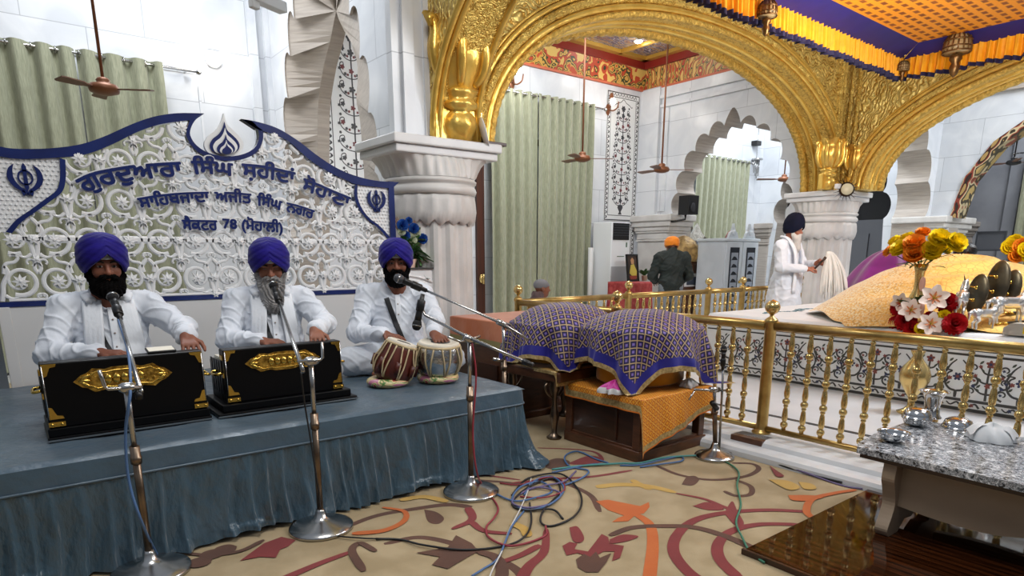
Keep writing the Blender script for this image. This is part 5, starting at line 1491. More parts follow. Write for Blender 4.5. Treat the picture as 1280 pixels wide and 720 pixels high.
# ---------------------------------------------------------------- offerings in silver
def horse(c, s, rz, label, head_up=1.):
    q = SDF((-.2,-.07,-.01), (.22,.07,.34), .0055)
    q.ell((0,0,.165), (.105,.042,.048), .02).ell((.075,0,.175), (.05,.044,.055), .02).ell((-.085,0,.17), (.05,.046,.052), .02)
    q.chain([(.09,0,.19),(.125,0,.245),(.14,0,.285*head_up)], [.04,.03,.024], .02)
    q.chain([(.135,0,.29*head_up),(.17,0,.27*head_up),(.20,0,.245*head_up)], [.024,.02,.015], .012)
    for s_ in (-1, 1):
        q.cap((.135,s_*.012,.305*head_up), (.132,s_*.014,.328*head_up), .008, .004, .006)
        q.chain([(.085,s_*.025,.14),(.09,s_*.026,.075),(.085,s_*.026,.02),(.09,s_*.026,.006)], [.022,.012,.009,.012], .012)
        q.chain([(-.09,s_*.026,.145),(-.07,s_*.028,.095),(-.10,s_*.028,.06),(-.09,s_*.028,.006)], [.03,.016,.011,.012], .012)
    q.chain([(-.13,0,.2),(-.165,0,.17),(-.165,0,.09)], [.014,.018,.006], .01)
    q.chain([(.118,0,.30*head_up),(.085,0,.24),(.07,0,.22)], [.014,.016,.008], .01)
    v_, f_ = q.mesh()
    T = Matrix.Translation(c) @ Matrix.Rotation(rz, 4, 'Z') @ Matrix.Scale(s, 4)
    root = thing('horse_statuette', label, 'statuette', c, 'silver horses on the gold cloth')
    link_np('horse_body', v_, f_, M_SILVER, root, T)
    mb = MB(); mb.M = T; mb.box(-.05,.05,-.048,.048,.15,.215); mb.build('saddle_cloth', M_SILVER, root, bevel=.012)
    return root
cam_r = math.atan2(-cos(R(51.96)), sin(R(51.96)))
h1 = (5.863, 1.637, 0.723); h2 = (6.014, 1.531, 0.765); h3 = (5.894, 1.812, 0.800)
horse(h1, .70, cam_r, 'small silver horse statuette before the shields, nearest the rail', .9)
horse(h2, .92, cam_r-.15, 'large silver horse statuette facing right, at the right of the shields')
horse(h3, .9, cam_r+.9, 'silver horse statuette beside the red carnations')
M_SHLD = mat('dark_shield', '#5c5548', .3, .8, vary=('#8a7d62', 9., .7))
for (c0, w, h, lab) in (((6.002, 1.754, 0.848), .075, .16, 'left oval metal shield on the gold mound'), ((6.141, 1.673, 0.897), .085, .19, 'tallest dark shield on the gold mound, middle of the three'), ((6.212, 1.598, 0.898), .07, .15, 'right oval metal shield on the gold mound')):
    c = (c0[0]-.05, c0[1]-.02, c0[2]+h*.8)
    root = thing('shield', lab, 'shield', tuple(c0), 'shields on the gold mound')
    mb = MB(); rt = Matrix.Rotation(R(-8), 3, 'Z') @ Matrix.Rotation(R(9), 3, 'Y')
    mb.ell(c, (.022, w, h), 22, 12, rot=rt); mb.build('plate', M_SHLD, root)
    mb = MB()
    for dz in (-.3, .3):
        p = V(c)+rt @ V((-.022, w*.1, h*dz)); mb.ell(p, (.008,.014,.014), 8, 6); mb.tube([p, p+rt @ V((0,w*.6,h*.06))], .006, 6)
    mb.build('boss', M_HFIT, root)
M_BLADE = mat('sword_steel', '#55504a', .25, 1.)
for (a, b, lab) in (((5.986, 1.539, 0.766), (6.159, 1.412, 0.790), 'black sheathed sword lying by the right silver horse'), ((6.112, 1.548, 0.838), (6.294, 1.424, 0.855), 'second dark sword behind the right silver horse')):
    mb = MB(); a = V(a); b = V(b); mb.tube([a, a.lerp(b,.2), b], [.012,.014,.008], 8, flat=.6)
    root = thing('sword', lab, 'sword', tuple(a)); mb.build('scabbard', M_BLACK, root)
    mb = MB(); mb.tube([a+(a-b).normalized()*.06, a], .009, 8); mb.ell(a, (.012,.03,.012), 8, 6); mb.build('hilt', M_HFIT, root)
for c0, c1, lab in (((5.995, 1.857, 1.131), (6.016, 1.788, 0.864), 'thin steel spear standing left of the shields'), ((6.236, 1.644, 1.132), (6.251, 1.584, 0.909), 'thin steel spear standing right of the shields')):
    mb = MB(); mb.tube([c1, V(c1).lerp(V(c0),.8), c0], [.006,.006,.001], 6); tag(mb.build('spear', M_BLADE), lab, 'spear')
cb_ = (5.740, 1.375, 0.656)
root = thing('silver_casket', 'silver casket with a yellow panel at the right end of the platform edge', 'casket', (5.8, cb_[1], .70))
mb = MB(); mb.prism([(-.13,0),(.13,0),(.13,.05),(.09,.085),(-.09,.085),(-.13,.05)], (5.74, cb_[1]-.03, .705), (0,1,0), (0,0,1), (.14,0,0)); mb.build('body', M_SILVER, root, bevel=.006)
mb = MB(); mb.box(5.735,5.74,cb_[1]-.12,cb_[1]-.02,.72,.77); mb.build('panel', M_RYEL, root)
mb = MB(); a = V((5.740, 2.426, 0.682)); mb.tube([a, a+V((.03,-.08,.03))], [.02,.012], 10); mb.ell(a, .022, 10, 7)
tag(mb.build('desk_microphone', M_BLACK), 'small black microphone on the sheet edge left of the flowers', 'microphone')
# draped magenta heap and objects behind the mound
mb = MB()
def hump(u, v):
    a = 2*PI*u; q = v; r_ = 1+.04*sin(9*a)
    return (8.9+.75*q*r_*cos(a), 3.55+.62*q*r_*sin(a), .69+.66*(1-q**2.2)+.01*sin(14*a)*q)
mb.grid(60, 20, hump, cu=True); tag(mb.build('magenta_drape', mat('magenta_silk', '#7c1478', .5, sheen=.5, vary=('#5a0d58', 5., .6)), recalc=False), 'magenta silk covered heap behind the gold mound, beside the column', 'cloth')

# ---------------------------------------------------------------- granite table with steel bowls
t = NT('speckled_granite'); co = t.co()
v1 = t.n('TexVoronoi', Scale=42.); n1 = t.n('TexNoise', Scale=30., Detail=4.0, Distortion=1.5); t.l(co, n1.inputs['Vector']); t.l(t.mix(co, n1.outputs['Color'], .06), v1.inputs['Vector'])
t.base(t.ramp(t.mix(v1.outputs['Distance'], n1.outputs['Fac'], .6), [(.32, '#14161b'), (.42, '#4f555d'), (.49, '#c3c7cc'), (.54, '#33373e'), (.62, '#dfe1e4')])); t.pr(Roughness=.12); M_GRAN = t.m
M_CREAM = mat('cream_marble', '#a8947e', .35, vary=('#93806b', 3., .5))
gt = thing('granite_table', 'low table with speckled granite top on carved cream stone legs', 'table', (3.35, .45, .022))
m = MB(); oy = [(2.975,1.235),(3.05,1.262),(3.3,1.285),(3.6,1.28),(3.74,1.24),(3.76,1.1),(3.76,-.4),(2.97,-.4),(2.955,.3),(2.965,.9)]
m.prism(oy, (0,0,.392), (1,0,0), (0,1,0), (0,0,.03)); m.build('granite_top', M_GRAN, gt, bevel=.008)
m = MB(); m.prism([(p[0]+.012 if p[0] < 3.3 else p[0]-.012, p[1]-.012) for p in oy], (0,0,.372), (1,0,0), (0,1,0), (0,0,.022)); m.build('under_slab', M_DWOOD, gt)
def legpoly():
    f = [(0,0),(.05,.0),(.055,.03),(.075,.08),(.085,.14),(.07,.2),(.05,.25),(.05,.3),(.07,.345),(.03,.35)]
    return f
for yy in (1.07, -.1):
    m = MB()
    prof = bez([(3.02,.022),(3.0,.06),(3.03,.12),(3.045,.18),(3.02,.25),(3.0,.3),(3.01,.372)], 4)
    back = bez([(3.66,.372),(3.67,.3),(3.65,.25),(3.63,.18),(3.645,.12),(3.67,.06),(3.66,.022)], 4)
    arch = [(3.56,.022),(3.5,.07),(3.42,.06),(3.34,.1),(3.26,.06),(3.18,.07),(3.12,.022)]
    m.prism(prof+back+arch, (0,yy,0), (1,0,0), (0,0,1), (0,.055,0)); m.build('leg', M_CREAM, gt, bevel=.006)
m = MB()
ap = [(1.07,.372),(1.07,.16)]+bez([(1.07,.16),(.9,.145),(.7,.15),(.5,.19),(.3,.15),(.1,.145),(-.05,.16)], 5)+[(-.05,.372)]
m.prism(ap, (3.075,0,0), (0,1,0), (0,0,1), (.04,0,0)); m.prism(ap, (3.6,0,0), (0,1,0), (0,0,1), (.04,0,0)); m.build('apron', M_CREAM, gt)
M_STEEL = mat('polished_steel', '#c6c8ca', .14, 1.)
TZ = .423
def bowl(c, r, h, label, inv=False, name='steel_bowl', cat='bowl', grp='steel bowls on the granite table'):
    pr = [(r*.35,0),(r*.6,.006),(r*.86,h*.35),(r*.97,h*.75),(r*1.0,h*.95),(r*1.07,h),(r*1.07,h+.003),(r*.97,h*.97),(r*.93,h*.75),(r*.82,h*.38),(r*.5,.012),(.001,.01)]
    if inv: pr = [(a, h+.003-z) for a, z in pr]
    mb = MB(); mb.lathe(pr, c, 32); o = mb.build(name, M_STEEL); return tag(o, label, cat, grp)
p1 = (3.185, 1.167, 0.423); p2 = (3.587, 1.217, 0.423); p3 = (3.720, 1.074, 0.423); p4 = (3.830, 1.237, 0.423); p5 = (3.577, 0.893, 0.423)
bowl(p1, .066, .045, 'open steel bowl at the corner of the granite table')
bowl(p2, .066, .04, 'steel bowl under the upturned one, left of the steel tumbler')
bowl((p2[0], p2[1], .468), .066, .05, 'upturned steel bowl lying on another bowl by the tumbler', True)
bowl(p3, .068, .05, 'upturned steel bowl alone, beside the white cloth bundle', True)
mb = MB(); mb.lathe([(.05,0),(.052,.004),(.04,.02),(.036,.06),(.042,.11),(.058,.135),(.074,.145),(.072,.147),(.054,.138),(.038,.11),(.032,.06),(.001,.05)], p4, 30)
tag(mb.build('steel_tumbler', M_STEEL), 'flared steel tumbler standing behind the stacked bowls', 'tumbler')
mb = MB()
def bund(u, v):
    a = 2*PI*u; b = PI*v/2; f = 1+.10*sin(5*a)+.06*sin(9*a+6*v)
    return (p5[0]+.085*cos(b)*cos(a)*f, p5[1]+.095*cos(b)*sin(a)*f, TZ+.075*sin(b)*(1+.12*sin(3*a))+.002)
mb.grid(48, 14, bund, cu=True)
cb2 = mb.build('knotted_cloth', M_SHEET, recalc=False); tag(cb2, 'white knotted cloth bundle on the granite table', 'cloth bundle')
mb = MB()
for k in range(2):
    a = 2.2+k*2.6; w = V((cos(a), sin(a), 0)); s = w.cross(V((0,0,1)))
    b0 = V((p5[0], p5[1], TZ+.07)); vs = []
    for i in range(5):
        f = i/4
        for j in range(5): g = (j-2)/2; vs.append(b0+w*(.02+.075*f)+s*.045*g*(.4+f*.8)+V((0,0,-.008+.022*sin(f*2.4)-.045*f*f+.008*sin(g*4+k))))
    mb.add(vs, [(5*i+j, 5*i+j+1, 5*i+6+j, 5*i+5+j) for i in range(4) for j in range(4)], 0, True)
mb.build('loose_corner', M_SHEET, cb2, recalc=False)
# glossy plank board under it
t = NT('glossy_planks'); co = t.co(); b_ = t.n('TexWave', Scale=7., Distortion=.0, wave_type='BANDS', bands_direction='X'); t.l(co, b_.inputs['Vector'])
n1 = t.n('TexNoise', Scale=6., Detail=5.0); t.l(t.co((9,.7,1)), n1.inputs['Vector'])
c1 = t.ramp(n1.outputs['Fac'], [(.35, '#241006'), (.65, '#4a2510')]); ln = t.ramp(b_.outputs['Fac'], [(.0, (.12,.12,.12,1)), (.16, (1,1,1,1))])
t.base(t.mix(c1, ln, 1., 'MULTIPLY')); t.pr(Roughness=.05); t.b.inputs['Specular IOR Level'].default_value = .35; M_PLANK = t.m
m = MB(); m.box(2.39, 3.585, -1.2, 1.405, .002, .022)
bd = m.build('plank_board', M_PLANK, bevel=.003); tag(bd, 'glossy dark plank board on the carpet under the granite table', 'board')
m = MB(); m.box(2.378, 2.392, -1.2, 1.41, .002, .026); m.build('edging', M_DWOOD, bd)

# ---------------------------------------------------------------- cables on the floor
def cable(label, pts2, mt, r=.005, z=.006, pre=(), post=()):
    P = list(pre)+[(p[0], p[1], z+.004*(k % 3)) for k, p in enumerate(pts2)]+list(post)
    mb = MB(); mb.tube(bez(P, 6), r, 6); return tag(mb.build('cable', mt), label, 'cable')
CB = mat('cable_blue', '#4b6c9a', .5); CK = mat('cable_black', '#17171a', .5); CG = mat('cable_green', '#3c7a62', .5); CR = mat('cable_red', '#8f2f3c', .5); CT = mat('cable_teal', '#4f9390', .5); CW = mat('cable_white', '#d8d6d2', .5); CV = mat('cable_violet', '#6b5f86', .5)
cable('green cable lying along the carpet beside the plank board', [(3.476,2.285),(3.329,2.044),(3.085,1.890),(2.872,1.729),(2.645,1.609),(2.502,1.483),(2.415,1.388),(2.367,1.294)], CG, .0055)
cable('teal cable running along the foot of the low table', [(2.465,2.756),(2.661,2.680),(2.859,2.564),(2.981,2.508),(3.176,2.477),(3.366,2.371),(3.474,2.308)], CT, .0065)
cable('dark blue cable looping left of the low table', [(2.427,2.713),(2.691,2.675),(2.800,2.610),(2.821,2.734),(2.834,2.917),(2.686,2.881),(2.591,2.734),(2.617,2.600),(2.492,2.520),(2.336,2.508)], CB, .0055)
cable('blue cable looping at the corner of the low table', [(2.847,2.553),(2.945,2.477),(3.105,2.451),(3.284,2.435),(3.212,2.367),(3.043,2.400),(2.922,2.456)], CB, .0055)
cable('black cable along the marble step by the railing', [(3.597,2.320),(3.651,2.148),(3.614,1.934),(3.616,1.782),(3.605,1.632),(3.601,1.552)], CK, .006)
cable('violet cable beside the marble step', [(3.713,2.366),(3.661,2.098),(3.611,1.804),(3.580,1.551),(3.602,1.438)], CV, .0055, .004)
pre1 = [tuple((1.858, 2.710, 0.837)), tuple((1.867, 2.690, 0.663)), tuple((1.842, 2.690, 0.365)), tuple((1.850, 2.670, 0.146))]
cable('red cable hanging down the stage corner microphone stand', [(1.954,2.743),(1.851,2.487),(1.746,2.373),(1.660,2.321),(1.594,2.204),(1.619,2.070),(1.808,2.069),(1.884,2.146)], CR, .0055, pre=pre1)
cable('black cable in wide loops in the tangle by the stage', [(2.013,2.573),(2.243,2.715),(2.436,2.652),(2.362,2.424),(2.216,2.242),(2.052,2.134),(1.914,2.134),(1.896,2.195),(2.006,2.298),(2.260,2.457),(2.353,2.629),(2.144,2.595),(1.943,2.483),(1.925,2.361),(2.038,2.273),(2.014,2.164)], CK, .0055)
cable('black cable crossing the carpet from the tangle to the left', [(2.016,2.426),(1.859,2.224),(1.718,2.107),(1.601,2.105),(1.433,2.176),(1.314,2.319),(1.265,2.451),(1.178,2.519)], CK, .005)
cable('blue cable in small loops in the tangle by the stage', [(1.965,2.767),(1.957,2.501),(2.079,2.449),(2.225,2.484),(2.263,2.631),(2.108,2.622),(1.957,2.501),(1.941,2.349),(2.094,2.337),(2.302,2.471),(2.371,2.650),(2.238,2.651),(2.065,2.533)], CB, .0055)
cable('violet cable in the middle of the tangle', [(2.560,2.645),(2.372,2.547),(2.230,2.559),(2.095,2.570),(1.943,2.483),(1.955,2.365),(2.109,2.354),(2.235,2.430),(2.179,2.567),(2.041,2.552)], CV, .0055)
cable('pale blue cable running from the tangle towards the camera', [(1.925,2.361),(1.757,2.245),(1.626,2.126),(1.505,2.023),(1.398,1.980),(1.323,1.954)], CB, .005)
cable('white cable running from the stage edge over the tangle', [(2.275,2.725),(2.120,2.566),(1.909,2.374),(1.717,2.219),(1.567,2.071),(1.425,1.950),(1.351,1.883)], CW, .0035)
cable('dark red cable tangled behind the blue loops', [(2.074,2.763),(2.140,2.662),(2.316,2.658),(2.389,2.600),(2.277,2.444),(2.113,2.422),(2.033,2.528)], CR, .0045)
pre2 = [tuple((0.387, 3.400, 0.989)), tuple((0.365, 3.050, 0.885)), tuple((0.315, 2.700, 0.794)), tuple((0.281, 2.710, 0.631)), tuple((0.270, 2.720, 0.441)), tuple((0.292, 2.700, 0.261))]
cable('blue cable hanging down the leaning microphone stand', [(0.361,2.918),(0.371,2.767),(0.377,2.605)], CB, .0055, pre=pre2)
pre3 = [tuple((0.955, 2.700, 0.785)), tuple((0.976, 2.740, 0.633)), tuple((0.990, 2.730, 0.429)), tuple((1.003, 2.720, 0.199))]
cable('thin black cable hanging down the middle microphone stand', [(1.076,2.898),(1.040,2.692),(1.121,2.564),(1.197,2.515)], CK, .004, pre=pre3)

# ---------------------------------------------------------------- curtains
t = NT('sage_curtain'); co = t.co((1,1,.12)); n1 = t.n('TexNoise', Scale=90., Detail=3.0); t.l(co, n1.inputs['Vector'])
n2 = t.n('TexVoronoi', Scale=14.); t.l(t.co((1,1,.8)), n2.inputs['Vector'])
c_ = t.mix(t.ramp(n1.outputs['Fac'], [(.3, '#767b62'), (.7, '#9ea087')]), '#a9ab94', .2); t.base(c_); t.pr(Roughness=.7, Sheen_Weight=.3); t.bump(n1.outputs['Fac'], .25, .01); M_CUR = t.m
def curtain(label, axis, pos, t0, t1, z0, z1, per, amp=.07, gaps=(), rodx=.25):
    mid = (t0+t1)/2; loc = (mid, pos, z0) if axis == 'x' else (pos, mid, z0)
    root = thing('curtain', label, 'curtain', loc, 'sage green curtains')
    P = (lambda s, d, z: (s, pos-d, z)) if axis == 'x' else (lambda s, d, z: (pos-d, s, z))
    cuts = [t0]+list(gaps)+[t1]
    for a, b in zip(cuts[:-1], cuts[1:]):
        mb = MB(); nn = int((b-a)/per*14)+2
        def fn(u, v, a=a, b=b):
            s = a+.008+(b-a-.016)*u; q = s/per*2*PI+1.1*sin(s*2.3)+.5*sin(s*7.1)
            d = amp*(sin(q)+.25*sin(2*q+1))*(.75+.35*v*sin(s*3+1))+.02*sin(s*1.7+3*v)
            return P(s+.02*sin(q*.5+4*v)*v, d, z1+.03*(1 if v == 0 else 0)-(z1-z0)*v)
        mb.grid(nn, 24, fn); mb.build('fabric_panel', M_CUR, root, recalc=False)
    mb = MB(); mb.tube([P(t0-.15, .0, z1-.01), P(t1+rodx, .0, z1-.01)], .016, 8); e = P(t1+rodx, .0, z1-.01); mb.ell(e, .035, 10, 7); e = P(t1+rodx-.13, -.07, z1-.06); mb.tube([P(t1+rodx-.13,.0,z1-.01), P(t1+rodx-.13,-.13,z1-.01)], .012, 6); mb.build('rod', M_CHROME, root)
    n = int((t1-t0)/per)
    mb = MB()
    for k in range(n):
        c = P(t0+per*(k+.4), .0, z1-.01)
        ring = [(c[0]+(.0 if axis == 'x' else .035*cos(w)), c[1]+(.035*cos(w) if axis == 'x' else 0), c[2]+.035*sin(w)) for w in [2*PI*j/12 for j in range(13)]]
        mb.tube(ring, .006, 5)
    mb.build('eyelets', M_CHROME, root)
    return root
curtain('long green curtain at upper left behind the lattice sign', 'x', 8.84, -1.2, 1.80, .02, 3.40, .21, .06, gaps=(.95,), rodx=.38)
curtain('wide green curtain under the gilded arch, right of the near column', 'x', 8.84, 6.46, 8.78, .02, 3.86, .19, .06, gaps=(7.45, 8.12), rodx=.3)
curtain('green curtain seen through the scalloped arch, above the white cupboard', 'x', 8.84, 11.82, 13.84, .02, 3.32, .2, .05, rodx=.12)
ca, cb3 = (18.600, 4.927, 0.781), (18.600, 5.329, 3.540)
curtain('green curtain at the right edge behind the flowers', 'y', 18.7, ca[1]-2.2, ca[1], .02, cb3[2], .2, .05)

# ---------------------------------------------------------------- ceiling fans
M_FANB = mat('fan_bronze', '#7a4b2f', .4, .3); M_FANW = mat('fan_blade', '#6d4b3a', .45)
def fan(hub, ztop, label, ang, L=.55, mt=M_FANB):
    root = thing('ceiling_fan', label, 'fan', (hub[0], hub[1], hub[2]), 'ceiling fans')
    mb = MB(); mb.tube([(hub[0],hub[1],hub[2]+.05), (hub[0],hub[1],ztop)], .014, 8); mb.build('down_rod', mt, root)
    mb = MB(); mb.lathe([(.02,.1),(.045,.09),(.06,.07),(.05,.05),(.11,.035),(.13,.0),(.12,-.03),(.06,-.05),(.02,-.055)], hub, 20); mb.build('motor', mt, root)
    for k in range(3):
        a = ang+2*PI*k/3; mb = MB(); mb.M = Matrix.Translation(hub) @ Matrix.Rotation(a, 4, 'Z') @ Matrix.Rotation(R(9), 4, 'X')
        mb.prism([(.1,-.02),(.18,-.03),(.22,-.055),(L,-.065),(L+.02,-.05),(L+.02,.05),(L,.06),(.22,.05),(.18,.03),(.1,.02)], (0,0,-.006), (1,0,0), (0,1,0), (0,0,.01)); mb.build('blade', M_FANW, root)
    return root
fan(tuple((0.985, 7.400, 2.774)), 5.2, 'copper ceiling fan on a long rod before the left green curtain', R(-30), .4)
fan(tuple((7.331, 7.600, 2.726)), 4.95, 'ceiling fan on a thin rod before the wide green curtain', R(-35), .45)
fan(tuple((8.744, 7.200, 2.630)), 4.95, 'ceiling fan left of the scalloped arch, above the orange turban', R(-35), .5)
fan(tuple((13.400, 7.723, 2.837)), 5.2, 'small ceiling fan beyond the scalloped arch, beside the dark doorway', R(-100))
fan(tuple((16.200, 4.469, 3.064)), 5.2, 'dark ceiling fan under the painted arch at the right edge', R(-38), .6, M_BLACK)

# ---------------------------------------------------------------- lamps
M_GLOW = mat('lamp_glow', '#ffffff', .4, emit=('#fff6ea', 30.))
LAMPS = []
def sconce(glow, wall_pt, label, s=1.):
    root = thing('wall_lamp', label, 'lamp', tuple(wall_pt), 'wall lamps')
    g, w = V(glow), V(wall_pt)
    mb = MB(); mb.ell(w, (.06,.02,.10), 12, 8); mb.build('backplate', M_FANB, root)
    mb = MB(); mb.tube(bez([w, w+V((.03,-.1,-.03)), w+V((.08,-.16,.02)), w+V((.1,-.17,.12))], 4), .012, 7); mb.tube(bez([w, w+V((-.04,-.1,.02)), w+V((-.08,-.12,.14)), w+V((-.05,-.13,.2))], 4), .01, 7); mb.ell(w+V((-.05,-.13,.2)), (.05,.02,.06), 10, 7); mb.build('arm', M_FANB, root)
    mb = MB(); mb.ell(g, (.05*s,.05*s,.06*s), 12, 8); mb.build('bulb', M_GLOW, root)
    LAMPS.append(tuple(g))
sconce((6.857, 8.600, 4.101), (7.026, 8.980, 4.012), 'wall lamp glowing above the left end of the wide green curtain')
sconce((9.013, 8.600, 3.932), (9.290, 8.980, 3.896), 'wall lamp glowing at the top of the inlaid wall panel')
def spot(p, label, d=(0,-1,0), r=.07, name='spot_lamp'):
    root = thing(name, label, 'lamp', tuple(p)); q = V((0,0,1)).rotation_difference(V(d)).to_matrix()
    mb = MB(); mb.lathe([(r*.7,-.06),(r*1.1,-.02),(r*1.15,.0),(r*1.0,.0)], p, 18, rot=q); mb.build('housing', M_SW, root)
    mb = MB(); mb.lathe([(r*.95,.0),(r*.6,.02),(.001,.026)], p, 18, rot=q); mb.build('lens', M_GLOW, root)
    LAMPS.append((p[0]+d[0]*.25, p[1]+d[1]*.25, p[2]+d[2]*.25))
spot(tuple((2.387, 8.930, 3.586)), 'round bright spot lamp on the wall right of the left curtain', (-.25,-.95,-.2), .085)
cl = (9.175, 8.200, 4.526); spot((cl[0], cl[1], 4.84), 'bright downlight in the painted ceiling corner', (0,0,-1), .07)

# ---------------------------------------------------------------- inlaid wall panels
M_PI = [mat('panel_marble', '#e3e5e6', .3), mat('panel_ink', '#33343a', .4), mat('panel_wine', '#6c2a30', .4)]
def wall_panel(label, x0, x1, z0, z1, y=8.985, par=None):
    mb = MB(); mb.box(x0, x1, y, y+.012, z0, z1, 0)
    cx = (x0+x1)/2; lay = [0]
    def st_(pts, w, c=1):
        lay[0] += 1; yy = y-.001-.00003*(lay[0] % 60); pts = bez(pts, 4); n = len(pts); L, Rr = [], []
        for k in range(n):
            a, b = pts[max(k-1,0)], pts[min(k+1,n-1)]; tx, tz = b[0]-a[0], b[1]-a[1]; l = math.hypot(tx,tz) or 1
            L.append((pts[k][0]-tz/l*w/2, yy, pts[k][1]+tx/l*w/2)); Rr.append((pts[k][0]+tz/l*w/2, yy, pts[k][1]-tx/l*w/2))
        mb.strip(L, Rr, c)
    def dot(x, z, r, c=1, n=5):
        lay[0] += 1; yy = y-.003-.00003*(lay[0] % 60)
        mb.add([(x+r*(.6+.4*abs(cos(n*a/2)))*cos(a), yy, z+r*(.6+.4*abs(cos(n*a/2)))*sin(a)) for a in [2*PI*k/20 for k in range(20)]], [tuple(range(20))], c)
    for d, w in ((.015,.018),(.10,.012)):
        for a, b in (((x0+d,z0+d),(x0+d,z1-d)),((x1-d,z0+d),(x1-d,z1-d)),((x0+d,z1-d),(x1-d,z1-d)),((x0+d,z0+d),(x1-d,z0+d))): st_([a, ((a[0]+b[0])/2,(a[1]+b[1])/2), b], w)
    k = z0+.07
    while k < z1-.05:
        for x in (x0+.057, x1-.057): st_([(x-.025,k-.03),(x+.02,k),(x-.02,k+.03)], .016); dot(x, k, .014)
        k += .085
    k = x0+.13
    while k < x1-.1: st_([(k-.03,z1-.08),(k,z1-.035),(k+.03,z1-.08)], .014); k += .08
    zt_ = z1-.22; zb_ = z0+.22; H_ = zt_-zb_; w2 = (x1-x0)/2-.16
    st_([(cx+.42*w2*2,zt_-.0),(cx+w2*.8,zt_-.02),(cx+w2*.55,zt_+.02),(cx+w2*.25,zt_+.05),(cx,zt_+.1),(cx-w2*.25,zt_+.05),(cx-w2*.55,zt_+.02),(cx-w2*.9,zt_-.02)], .012)
    st_([(cx,zb_),(cx+.01,zb_+H_*.5),(cx,zt_-.1)], .022)
    mb.prism([(cx-.05,zb_-.1),(cx+.05,zb_-.1),(cx+.02,zb_-.05),(cx+.075,zb_+.03),(cx+.05,zb_+.08),(cx-.05,zb_+.08),(cx-.075,zb_+.03),(cx-.02,zb_-.05)], (0,y-.004,0), d=(0,.004,0), mi=1)
    nb = 9
    for b in range(nb):
        z = zb_+H_*(b+.3)/nb*.92; ww = w2*(.95-.5*abs(b/(nb-1)-.35))
        for s in (-1, 1):
            st_([(cx,z),(cx+s*ww*.45,z+.02),(cx+s*ww*.85,z+.09),(cx+s*ww*.9,z+.18),(cx+s*ww*.65,z+.2),(cx+s*ww*.6,z+.13)], .013)
            dot(cx+s*ww*.72, z+.14, .036, 2 if b % 3 == 1 else 1); dot(cx+s*ww*.5, z+.06, .024); dot(cx+s*ww*.98, z+.12, .022); dot(cx+s*ww*.3, z+.05, .02, 2); dot(cx+s*ww*.85, z+.24, .022)
        dot(cx, z+.1, .04 if b % 2 else .05, 2 if b % 2 else 1)
    dot(cx, zt_-.06, .06, 1, 6)
    o = mb.build('inlaid_panel', M_PI, recalc=False); return tag(o, label, 'wall panel', 'inlaid wall panels')
wall_panel('tall white inlaid flower panel on the back wall right of the green curtain', 9.27, 10.16, 1.92, 4.24)
wall_panel('lower inlaid arch panel beside the air conditioner', 9.27, 10.16, .3, 1.86)
wall_panel('inlaid flower panel seen through the scalloped arch left of the near column', 3.78, 4.62, 1.7, 4.45)

# ---------------------------------------------------------------- air conditioner, altar corner, cupboard
ac0, ac1 = (8.784, 8.300, 0.963), (9.260, 8.300, 0.956)
axl = (8.784, 8.300, 0.963)[0]; axr = (9.271, 8.300, 0.955)[0]; azt = (8.991, 8.300, 1.852)[2]
ac = thing('air_conditioner', 'white floor standing air conditioner right of the wide green curtain', 'air conditioner', ((axl+axr)/2, 8.5, -.012))
m = MB(); m.box(axl, axr, 8.3, 8.78, -.012, azt); m.build('casing', mat('ac_white', '#e6e9ec', .35), ac, bevel=.015)
m = MB(); m.box(axl+.03, axr-.03, 8.29, 8.3, (9.008, 8.300, 1.535)[2], azt-.02); m.build('outlet', M_BLACK, ac)
m = MB()
for k in range(5): m.box(axl+.04, axr-.04, 8.283, 8.29, azt-.06-.045*k, azt-.05-.045*k)
m.build('louvre', mat('grey_louvre', '#3c4046', .4), ac)
m = MB(); m.box(axl+.01, axr-.01, 8.292, 8.3, -.0, (9.035, 8.300, 1.061)[2]); m.build('grille', mat('ac_grille', '#a9aeb2', .45), ac)
m = MB(); m.box(axr-.10, axr-.07, 8.294, 8.3, (9.016, 8.300, 1.406)[2], (9.011, 8.300, 1.492)[2]); m.box(axl+.16, axr-.14, 8.295, 8.3, (9.025, 8.300, 1.234)[2], (9.025, 8.300, 1.249)[2]); m.build('badge', mat('ac_badge', '#57705c', .4), ac)
m = MB(); m.tube([(axl-.12,8.7,0),(axl-.12,8.7,1.4)], .05, 10); tag(m.build('drain_pipe', M_SW2), 'pale vertical pipe between the curtain and the air conditioner', 'pipe')
# red covered table with framed picture and potted plant
rp = (8.755, 7.600, 0.537); rx0, rx1 = (8.531, 7.600, 0.792)[0], (9.146, 7.600, 0.776)[0]; rz = (8.801, 7.600, 0.799)[2]
rt = thing('altar_table', 'small table under a red cloth behind the far railing', 'table', ((rx0+rx1)/2, 7.8, -.012))
m = MB(); m.box(rx0+.03, rx1-.03, 7.63, 8.1, -.012, rz-.01); m.build('frame', M_DWOOD, rt)
rc = drape('red_cloth', (rx0+.02, rx1-.02, 7.61, 8.12), (-(rx1-rx0)/2-.7, (rx1-rx0)/2+.7, -.96, .5), rz, .02, [mat('red_brocade', '#9c2f33', .7, vary=('#c25a52', 18., .6)), M_GTRIM], None, [(.03, 1)], amp=.02, flare=.02, fold=10, n=(60, 50)); tag(rc, 'red cloth hanging over the small altar table', 'cloth')
fx0, fx1 = (8.770, 7.850, 1.112)[0], (9.068, 7.850, 1.109)[0]
pic = thing('framed_picture', 'dark framed picture of a figure in yellow, leaning on the red altar table', 'picture', ((fx0+fx1)/2, 7.9, rz+.006))
m = MB(); m.M = Matrix.Translation(((fx0+fx1)/2, 7.86, rz+.006)) @ Matrix.Rotation(R(-8), 4, 'X'); hw = (fx1-fx0)/2
hp = (8.907, 7.850, 1.278)[2]-rz
